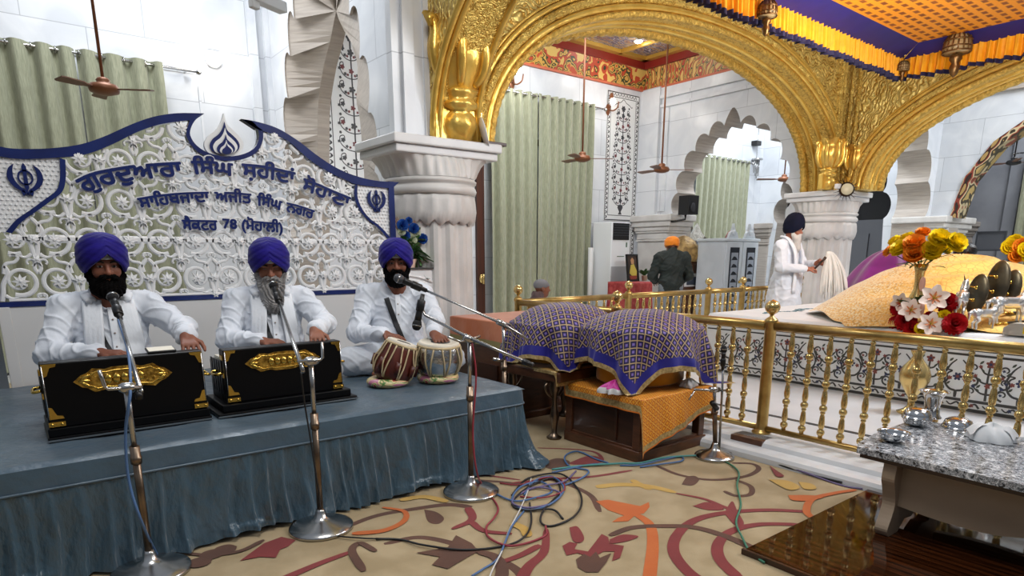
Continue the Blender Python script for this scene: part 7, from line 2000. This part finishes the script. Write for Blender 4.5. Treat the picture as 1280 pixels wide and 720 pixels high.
def singer(label, seat, rz, hc, Rm, skin_m, arms, beard, strap, shawl, closed=False, knees=1.):
    """seated cross-legged, facing -Y before rotation; arms: two of (shoulder, elbow, wrist, fwd, normal, thumb, curl)"""
    T = Matrix.Translation(seat) @ Matrix.Rotation(rz, 4, 'Z')
    root = thing('person', label, 'person', seat, 'musicians on the stage')
    q = SDF((-.56,-.66,-.01), (.56,.25,.93), .0048)
    head_prims(q, hc, Rm)
    q.ell((0,.02,.3), (.13,.08,.24), .05).cap((-.13,.02,.5), (.13,.02,.5), .05, .05, .05).cap((0,.025,.5), tuple(V(hc)+Rm @ V((0,.02,-.1))), .06, .055, .04)
    q.ell((0,.03,.1), (.16,.12,.1), .05)
    for s in (-1, 1):
        q.chain([(s*.09,.0,.09),(s*.33*knees,-.24,.08),(-s*.08,-.30,.045)], [.07,.055,.035], .03)
        q.chain([(-s*.07,-.29,.04),(-s*.16,-.36,.035),(-s*.19,-.39,.03)], [.035,.035,.022], .02)
    for (sh, el, wt, fw, nm, th, cu) in arms:
        q.chain([sh, el, wt], [.042,.036,.026], .02); hand_prims(q, wt, fw, nm, .3, th, 1., .10, cu)
    v_, f_ = q.mesh(1); link_np('body', v_, f_, skin_m, root, T)
    # kurta
    q = SDF((-.52,-.6,-.01), (.52,.27,.68), .0065)
    q.ell((0,.0,.37), (.175,.112,.2), .05).ell((0,-.015,.2), (.18,.14,.19), .06).ell((0,.03,.08), (.24,.18,.085), .06)
    q.ell((0,-.14,.085), (.27,.17,.065), .06)
    q.cap((0,.025,.53), (0,.02,.60), .075, .058, .03)
    for (sh, el, wt, fw, nm, th, cu) in arms:
        s = 1 if sh[0] > 0 else -1
        q.chain([(s*.05,.015,.545),(sh[0]*.98,sh[1]+.01,sh[2])], [.06,.068], .04)
        w2 = V(el).lerp(V(wt), .93)
        q.chain([sh, el, tuple(w2)], [.072,.058,.040], .03); q.cap(tuple(V(el).lerp(V(wt), .86)), tuple(w2), .043, .044, .01)
    q.cap((0,.02,.575), (0,.0,.70), .047, .06, .008, sub=True)
    v_, f_ = q.mesh(2); N = normals(v_, f_)
    v_ = v_+N*(.0095*wr(v_))[:,None]; link_np('kurta', v_, f_, M_KUR, root, T)
    # pyjama over the folded legs
    q = SDF((-.52,-.5,-.01), (.52,.2,.25), .008)
    for s in (-1, 1):
        q.chain([(s*.1,.0,.1),(s*.34*knees,-.24,.095),(-s*.07,-.31,.06)], [.1,.085,.055], .04)
    v_, f_ = q.mesh(2); N = normals(v_, f_); v_ = v_+N*(.008*wr(v_*.9))[:,None]; v_[:,2] = np.maximum(v_[:,2], .003); link_np('pyjama', v_, f_, M_PYJ, root, T)
    turb = turban(hc, Rm, 'turban', M_TURB, root, T)
    P = lambda x, y, z: V(hc)+Rm @ V((x, y, z))
    mb = MB(); mb.M = T; mb.grid(11, 7, lambda u, v: P((u-.5)*.085*(1-v*.75), -.104+.02*abs(u-.5)*2+.022*v, .036+.045*v)); mb.build('inner_band', M_SHAWL, turb, solid=.004)
    face_parts(hc, Rm, root, T, M_BROW, closed)
    # beard
    lo = V(hc)+V((-.13,-.20,-.36)); q = SDF(lo, V(hc)+V((.13,.08,.06)), .0042)
    pt = lambda x, y, z: tuple(P(x, y, z))
    for s in (-1, 1):
        q.chain([pt(s*.07,-.005,.0), pt(s*.066,-.03,-.05), pt(s*.05,-.055,-.085)], [.013,.021,.028], .02)
        q.chain([pt(s*.004,-.108,-.046), pt(s*.026,-.103,-.052), pt(s*.05,-.083,-.07)], [.010,.011,.007], .008)
    q.ell(pt(0,-.055,-.105), (.062,.055,.045), .03, Rm).ell(pt(0,-.055,-.145*beard[1]), (.058*beard[2],.05,.055*beard[1]), .04, Rm)
    if beard[1] > 1.2: q.chain([pt(0,-.06,-.14), pt(.0,-.075,-.22), pt(.0,-.085,-.29)], [.06,.045,.02], .04)
    q.ell(pt(0,-.112,-.064), (.017,.02,.0065), .006, Rm, sub=True)
    v_, f_ = q.mesh(1); N = normals(v_, f_)
    v_ = v_+N*(.0035*np.sin(150*v_[:,0]+40*np.sin(14*v_[:,2])+9*np.sin(60*v_[:,1]))+.002*np.sin(310*v_[:,0]+5*np.sin(33*v_[:,2])))[:,None]
    link_np('beard', v_, f_, beard[0], root, T)
    # strap, placket, shawl
    if strap: front_strip(strap[0], strap[1], .034, 'shoulder_strap', M_STRAPK, root, T, off=.014)
    front_strip([.004,.004,.003], [.52,.36,.15], .034, 'placket', M_SHAWL, root, T, off=.007, th=.003)
    for z in (.46,.39,.32):
        mb = MB(); mb.M = T; mb.ell((.004, chest_front(0, z)-.012, z), (.005,.003,.005), 8, 5); mb.build('button', M_EYE, root)
    if shawl:
        for s in (-1, 1):
            front_strip([s*.075,s*.082,s*.095,s*.10], [.56,.46,.3,.13], .085, 'shawl', M_SHAWL, root, T, off=.018, folds=.014, th=.006)
        mb = MB(); mb.M = T
        mb.tube(bez([(-.075,-.085,.555),(-.095,.0,.585),(-.07,.075,.59),(0,.1,.59),(.07,.075,.59),(.095,.0,.585),(.075,-.085,.555)], 5), .028, 10, flat=.6); mb.build('shawl', M_SHAWL, root)
    else:
        mb = MB(); mb.M = T
        mb.tube([(.062*cos(a), .022+.058*sin(a), .598-.012*(1-sin(a))) for a in [2*PI*k/24 for k in range(25)]], .011, 8, flat=1.4); mb.build('collar', M_KUR, root)
    return root
def rot(yaw=0, pitch=0, roll=0): return Matrix.Rotation(R(yaw), 3, 'Z') @ Matrix.Rotation(R(pitch), 3, 'X') @ Matrix.Rotation(R(roll), 3, 'Y')
singer('black-bearded singer in navy turban and white kurta at the left harmonium', (.42, 4.03, SZ), R(-2), (.0,-.065,.735), rot(6, 4), M_SK1,
       [((-.19,.01,.515), (-.285,-.10,.30), (-.09,-.33,.315), (.95,-.35,-.05), (0,-.2,1), 1, None),
        ((.19,.01,.515), (.315,-.20,.40), (.275,-.53,.392), (.0,-1,-.42), (0,-.4,1), -1, (.5,.55,.6,.6))],
       (M_BEARD, .82, 1.2), ([-.075,-.045,.0,.03], [.44,.33,.23,.17]), True, knees=.72)
singer('grey-bearded singer in navy turban looking down at the right harmonium', (1.275, 4.04, SZ), R(-12), (.005,-.075,.725), rot(-4, 13), M_SK2,
       [((-.19,.01,.515), (-.265,-.10,.30), (-.10,-.33,.305), (.95,-.35,-.05), (0,-.2,1), 1, None),
        ((.19,.01,.515), (.285,-.20,.38), (.17,-.53,.375), (-.05,-1,-.40), (0,-.3,1), -1, (.5,.5,.55,.6))],
       (M_GREYB, 1.3, 1.0), ([-.06,-.04,-.01,.03], [.42,.32,.24,.17]), True, closed=True, knees=.8)
singer('drummer in navy turban and white kurta with hands on the drum pair', (2.14, 4.06, SZ), R(-22), (.01,-.06,.735), rot(-5, 3), M_SK3,
       [((-.19,.01,.515), (-.28,-.12,.27), (-.115,-.375,.285), (.75,-.66,-.12), (0.1,-.1,1), 1, (.15,.2,.2,.25)),
        ((.19,.01,.515), (.235,-.25,.355), (.178,-.535,.30), (.30,-.93,-.40), (0,-.4,1), -1, (.3,.3,.35,.4))],
       (M_BEARD, .8, 1.1), ([-.07,-.04,.0,.03], [.5,.4,.28,.2]), False)

# standing and distant figures
def simple_beard(hc, Rm, mt, par, T, ln):
    P = lambda x, y, z: tuple(V(hc)+Rm @ V((x, y, z)))
    q = SDF(V(hc)+V((-.16,-.2,-.36)), V(hc)+V((.16,.16,.06)), .006)
    for s in (-1, 1): q.chain([P(s*.07,-.005,.0), P(s*.064,-.035,-.06), P(s*.045,-.06,-.09)], [.014,.022,.03], .02).chain([P(s*.004,-.108,-.046), P(s*.045,-.085,-.07)], [.011,.008], .008)
    q.chain([P(0,-.055,-.10), P(0,-.07,-.10-ln*.6), P(0,-.07,-.10-ln)], [.06,.05,.022], .03)
    v_, f_ = q.mesh(1); link_np('beard', v_, f_, mt, par, T)
# old man with the fly whisk
oy = 4.42; ox = (7.912, 4.420, 1.159)[0]
T = Matrix.Translation((ox, oy, .1)) @ Matrix.Rotation(R(3), 4, 'Z') @ Matrix.Scale(1.0, 4)
om = thing('person', 'old white-bearded man in white robe and dark turban standing with a whisk', 'person', (ox, oy, .1))
hc = (0,-.045,1.475); Rm = rot(8, 4)
q = SDF((-.45,-.55,-.01), (.45,.25,1.68), .0065)
head_prims(q, hc, Rm)
q.ell((0,.01,1.1), (.14,.09,.25), .05).cap((-.14,.01,1.27), (.14,.01,1.27), .05, .05, .05).cap((0,.02,1.25), (0,-.01,1.4), .055, .055, .03).ell((0,.01,.85), (.15,.1,.15), .05)
for s in (-1, 1): q.chain([(s*.09,.0,.85),(s*.1,-.02,.45),(s*.1,.02,.07)], [.08,.06,.04], .03).chain([(s*.1,.03,.04),(s*.12,-.14,.03)], [.04,.03], .02)
oarms = [((-.19,.0,1.27), (-.24,-.05,1.02), (-.06,-.30,1.0), (.7,-.7,.1), (-.4,-.2,.8), 1, (.9,.9,.9,.9)), ((.19,.0,1.27), (.25,-.10,1.03), (.09,-.34,1.07), (-.3,-.8,.35), (.6,-.1,.7), -1, (.9,.9,.9,.9))]
for (sh, el, wt, fw, nm, th, cu) in oarms: q.chain([sh, el, wt], [.045,.04,.028], .02); hand_prims(q, wt, fw, nm, .3, th, 1., .05, cu)
v_, f_ = q.mesh(1); link_np('body', v_, f_, M_SK4, om, T)
q = SDF((-.5,-.5,.2), (.5,.4,1.42), .009)
q.ell((0,.0,1.14), (.185,.125,.22), .05).ell((0,-.01,.92), (.185,.14,.2), .06).chain([(0,0,.8),(0,.0,.3)], [.18,.24], .06).cap((0,.02,1.3), (0,.0,1.38), .08, .06, .03)
for (sh, el, wt, fw, nm, th, cu) in oarms:
    q.chain([(sh[0]*.3,.01,1.31), sh, el, tuple(V(el).lerp(V(wt), .9))], [.07,.075,.062,.044], .03)
v_, f_ = q.mesh(2); N = normals(v_, f_); ang = np.arctan2(v_[:,1], v_[:,0])
v_ = v_+N*(.009*wr(v_*.8)+.014*np.sin(9*ang)*np.clip((.85-v_[:,2])/.4, 0, 1))[:,None]; link_np('robe', v_, f_, M_KUR, om, T)
q = SDF((-.35,-.35,.03), (.35,.35,.5), .009); 
for s in (-1, 1): q.chain([(s*.1,.0,.45),(s*.1,.02,.08)], [.09,.06], .02)
v_, f_ = q.mesh(1); link_np('pyjama', v_, f_, M_PYJ, om, T)
turban(hc, Rm, 'turban', M_TDK, om, T, .106, .128, .215); face_parts(hc, Rm, om, T, M_WHITEB); simple_beard(hc, Rm, M_WHITEB, om, T, .2)
mb = MB(); mb.M = T
for s in (-1, 1): mb.tube(bez([(s*.07,.06,1.4),(s*.1,-.05,1.36),(s*.1,-.15,1.2),(s*.09,-.17,.95),(s*.09,-.17,.7)], 5), [.035]*21, 8, flat=.45)
mb.build('shawl', M_SHAWL, om)
# whisk in his hand
Tl = T
pw = T @ V((.03,-.44,1.105)); pt0 = T @ V((-.02,-.36,.99))
wk = thing('fly_whisk', 'white hair fly whisk held by the old man', 'whisk', tuple(pw))
mb = MB(); mb.tube([pt0, pw, pw+(pw-pt0).normalized()*.05], [.012,.014,.02], 10); mb.build('handle', M_DWOOD, wk)
mb = MB()
rt_ = V((sin(R(51.96)), -cos(R(51.96)), 0))
tip = pw+(pw-pt0).normalized()*.04
for k in range(90):
    a = rng.uniform(0, 1); b = rng.uniform(-.08, .08); o = rt_*(.02+.25*a)+V((rng.uniform(-.06,.06), rng.uniform(-.06,.06), 0))
    mb.tube(bez([tip, tip+rt_*.06*(.4+a)+V((0,0,.05-.01*a+rng.uniform(-.01,.02))), tip+o*.75+V((0,0,-.16+b*.3)), tip+o*1.0+V((0,0,-.44+b))], 4), [.005]+[.013]*10+[.009,.004], 5)
mb.build('white_hair', mat('yak_hair', '#dcdad4', .8, sheen=.3), wk)

# man in the orange turban, seen from behind
T = Matrix.Translation((8.25, 6.5, -.012)) @ Matrix.Rotation(R(140), 4, 'Z') @ Matrix.Scale(.985, 4)
mn = thing('person', 'man in orange turban and dark jacket standing with his back turned', 'person', (8.25, 6.5, -.012))
hc = (0,-.06,1.45); Rm = rot(0, 12)
q = SDF((-.45,-.55,-.01), (.45,.25,1.66), .008); head_prims(q, hc, Rm)
q.ell((0,.01,1.08), (.15,.09,.25), .05).cap((-.15,.01,1.26), (.15,.01,1.26), .05, .05, .05).cap((0,.02,1.22), (0,-.01,1.38), .055, .055, .03).ell((0,.01,.84), (.15,.1,.15), .05)
for s in (-1, 1): q.chain([(s*.09,.0,.82),(s*.1,-.02,.44),(s*.1,.02,.08)], [.08,.055,.04], .03)
ma = [((-.2,.0,1.25), (-.29,-.02,.98), (-.2,-.22,.88), (.3,-.9,-.1), (-.6,0,.5), 1, (.6,.6,.6,.6)), ((.2,.0,1.25), (.29,-.02,.98), (.2,-.22,.88), (-.3,-.9,-.1), (.6,0,.5), -1, (.6,.6,.6,.6))]
for (sh, el, wt, fw, nm, th, cu) in ma: q.chain([sh, el, wt], [.045,.04,.028], .02); hand_prims(q, wt, fw, nm, .3, th, 1., .06, cu)
v_, f_ = q.mesh(1); link_np('body', v_, f_, M_SK3, mn, T)
q = SDF((-.5,-.45,.65), (.5,.35,1.42), .009)
q.ell((0,.01,1.12), (.2,.14,.22), .05).ell((0,.01,.9), (.195,.145,.16), .05).cap((0,.0,.84), (0,.0,.80), .175, .16, .03).cap((0,.025,1.28), (0,.01,1.36), .085, .07, .03)
for (sh, el, wt, fw, nm, th, cu) in ma: q.chain([(sh[0]*.3,.01,1.3), sh, el, tuple(V(el).lerp(V(wt), .9))], [.08,.085,.07,.05], .03)
v_, f_ = q.mesh(2); N = normals(v_, f_); v_ = v_+N*(.012*wr(v_*.8))[:,None]; link_np('jacket', v_, f_, mat('dark_jacket', '#1a2523', .75, vary=('#111917', 6., .6), bump=(18., .4, .015)), mn, T)
q = SDF((-.35,-.3,.05), (.35,.3,.95), .009)
for s in (-1, 1): q.chain([(s*.085,.01,.84),(s*.1,-.015,.46),(s*.1,.02,.09)], [.105,.085,.07], .02)
v_, f_ = q.mesh(1); N = normals(v_, f_); v_ = v_+N*(.008*wr(v_*.8))[:,None]; link_np('jeans', v_, f_, mat('grey_jeans', '#7b828a', .8, vary=('#5f666e', 5., .6)), mn, T)
mb = MB(); mb.M = T
for s in (-1, 1): mb.ell((s*.105,-.05,.045), (.048,.13,.045), 14, 8)
mb.build('shoes', M_BLACK, mn)
turban(hc, Rm, 'turban', M_TOR, mn, T, .118, .13, .14, brow=.04, back=-.02)

# person with a grey cap sitting low by the green curtain, face turned right
gp = (5.611, 6.600, 0.883)
T = Matrix.Translation((gp[0], 6.6, gp[2]-.80)) @ Matrix.Rotation(R(70), 4, 'Z')
gz = gp[2]-.80
sp_ = thing('person', 'person in grey cap and brown shawl sitting by the green curtain', 'person', (gp[0], 6.6, gz))
hc = (0,-.05,.75); Rm = rot(0, 0)
q = SDF((-.4,-.5,-.02), (.4,.25,.92), .008); head_prims(q, hc, Rm)
q.ell((0,.02,.35), (.13,.09,.25), .05).cap((-.13,.02,.52), (.13,.02,.52), .05, .05, .05).cap((0,.02,.5), (0,0,.65), .055, .055, .03)
for s in (-1, 1): q.chain([(s*.09,0,.1),(s*.3,-.24,.08),(-s*.05,-.3,.05)], [.08,.06,.04], .03)
v_, f_ = q.mesh(1); link_np('body', v_, f_, M_SK3, sp_, T)
q = SDF((-.45,-.45,-.01), (.45,.3,.72), .01)
q.ell((0,.01,.38), (.2,.14,.22), .06).ell((0,-.05,.16), (.34,.26,.14), .08).cap((0,.02,.56), (0,.0,.66), .1, .09, .04)
for s in (-1, 1): q.chain([(s*.19,.01,.5),(s*.24,-.08,.3),(s*.05,-.26,.25)], [.075,.065,.05], .04)
q.cap((0,-.09,.63), (0,-.1,.9), .075, .08, .01, sub=True)
v_, f_ = q.mesh(2); N = normals(v_, f_); v_ = v_+N*(.01*wr(v_))[:,None]; link_np('shawl', v_, f_, mat('brown_shawl', '#6d5a5c', .85, vary=('#4f4142', 5., .6)), sp_, T)
q = SDF((-.15,-.2,.7), (.15,.15,.95), .006); q.ell((0,-.035,.80), (.088,.105,.075), .02).cap((0,-.13,.785), (0,-.10,.785), .03, .05, .02); q.box((0,-.03,.70), (.2,.2,.055), .01, .01, sub=True)
v_, f_ = q.mesh(1); link_np('cap', v_, f_, mat('grey_knit', '#77777c', .9), sp_, T)
mb = MB(); mb.box(gp[0]-.28, gp[0]+.28, 6.34, 6.86, -.012, gz-.002)
tag(mb.build('low_stool', M_BWOOD, bevel=.02), 'low brown seat under the person in the grey cap', 'stool')

# person mostly hidden behind the gold mound: dark head cloth and teal shawl
tp = (9.000, 2.818, 1.334)
T = Matrix.Translation((9.0, tp[1], .605)) @ Matrix.Rotation(R(-60), 4, 'Z')
hp_ = thing('person', 'person in black turban and teal shawl sitting behind the gold mound', 'person', (9.0, tp[1], .605))
hc = (0,-.02,tp[2]-.66); Rm = rot(0, 15); k_ = hc[2]
q = SDF((-.4,-.5,-.01), (.4,.3,k_+.2), .009); head_prims(q, hc, Rm)
q.ell((0,.03,.25), (.15,.1,.25), .05).cap((-.13,.03,.4), (.13,.03,.4), .05, .05, .05).cap((0,.03,.4), (0,0,k_-.08), .055, .055, .03).ell((0,-.1,.08), (.3,.22,.08), .06)
v_, f_ = q.mesh(1); link_np('body', v_, f_, M_SK3, hp_, T)
q = SDF((-.45,-.45,-.01), (.45,.35,k_), .011)
q.ell((0,.03,.28), (.23,.17,.26), .06).ell((0,-.08,.12), (.36,.27,.115), .08).cap((-.14,.03,.42), (.14,.03,.42), .09, .09, .05); q.cap((0,-.06,k_-.12), (0,-.1,k_+.1), .07, .08, .01, sub=True)
v_, f_ = q.mesh(2); N = normals(v_, f_); v_ = v_+N*(.012*wr(v_))[:,None]; link_np('shawl', v_, f_, mat('teal_shawl', '#7fa89c', .85), hp_, T)
turban(hc, Rm, 'turban', M_BLACK, hp_, T, .115, .125, .13)

# ---------------------------------------------------------------- light and camera
w = bpy.data.worlds.new('hall_ambient'); SC.world = w; w.use_nodes = True
nt = w.node_tree; bg = nt.nodes['Background']
tc = nt.nodes.new('ShaderNodeTexCoord'); sx = nt.nodes.new('ShaderNodeSeparateXYZ'); nt.links.new(tc.outputs['Generated'], sx.inputs[0])
rp = nt.nodes.new('ShaderNodeValToRGB'); nt.links.new(sx.outputs[2], rp.inputs[0])
e = rp.color_ramp.elements; e[0].position = 0.0; e[0].color = (.10,.085,.07,1); e[1].position = .6; e[1].color = (.62,.68,.78,1)
nt.links.new(rp.outputs[0], bg.inputs[0]); bg.inputs[1].default_value = .62
def area(name, loc, target, size, power, col=(1,1,1), sy=None):
    L = bpy.data.lights.new(name, 'AREA'); L.energy = power; L.size = size; L.color = col
    if sy: L.shape = 'RECTANGLE'; L.size_y = sy
    o = bpy.data.objects.new(name, L); COL.objects.link(o); o.location = loc
    o.rotation_euler = (V(target)-V(loc)).to_track_quat('-Z', 'Y').to_euler()
    return o
area('ceiling_light', (1.0, 1.2, 5.0), (1.4, 3.6, .4), 1.6, 146, (1,.97,.93))
area('ceiling_light', (5.2, -1.2, 4.9), (6.5, 3.2, 1.), 1.8, 292, (1,.99,.97))
area('ceiling_light', (1.4, 7.3, 5.3), (1.4, 7.8, 1.), 1.6, 170, (.94,.97,1))
area('ceiling_light', (6.8, 7.2, 4.75), (7.2, 8.6, .5), 2.2, 231, (.93,.97,1))
area('ceiling_light', (12.6, 7.2, 5.3), (12.8, 8.4, .8), 1.6, 244, (.92,.96,1))
area('ceiling_light', (12.6, 1.6, 5.2), (14., 3.4, 1.), 2.0, 317, (.92,.96,1))
area('ceiling_light', (16.8, 3.6, 5.2), (17.5, 4., .8), 1.6, 195, (.95,.97,1))
area('canopy_fill', (6.4, .6, 3.55), (6.4, 2.2, .5), 1.2, 190, (.9,.95,1))  # added fill with no fixture, brightens the platform and inner floor
area('canopy_fill', (6.4, 1.6, 2.75), (7.4, 2.2, 3.8), .8, 45, (1,.97,.92))  # added upward fill with no fixture, lifts the canopy underside
area('arch_fill', (6.6, 2.6, 2.9), (7.2, 5.0, 3.7), .8, 60, (1,.97,.92))  # added fill hanging free, brightens the gilded spandrel
for p in LAMPS:
    L = bpy.data.lights.new('lamp_light', 'POINT'); L.energy = 14; L.color = (1,.95,.88); L.shadow_soft_size = .08
    o = bpy.data.objects.new('lamp_light', L); COL.objects.link(o); o.location = (p[0], p[1]-.12, p[2]-.04)
cd = bpy.data.cameras.new('camera'); cam = bpy.data.objects.new('camera', cd); COL.objects.link(cam); SC.camera = cam
cam.location = (0, 0, 1.28); cam.rotation_euler = (R(90-13.188), 0, R(51.96-90))
cd.sensor_width = 36; cd.lens = 798.36/1280*36; cd.shift_y = .1132; cd.clip_start = .05; cd.clip_end = 100
vs = SC.view_settings; vs.view_transform = 'Standard'; vs.look = 'None'; vs.gamma = 1; vs.exposure = -0.45; vs.use_curve_mapping = False
SC.display_settings.display_device = 'sRGB'
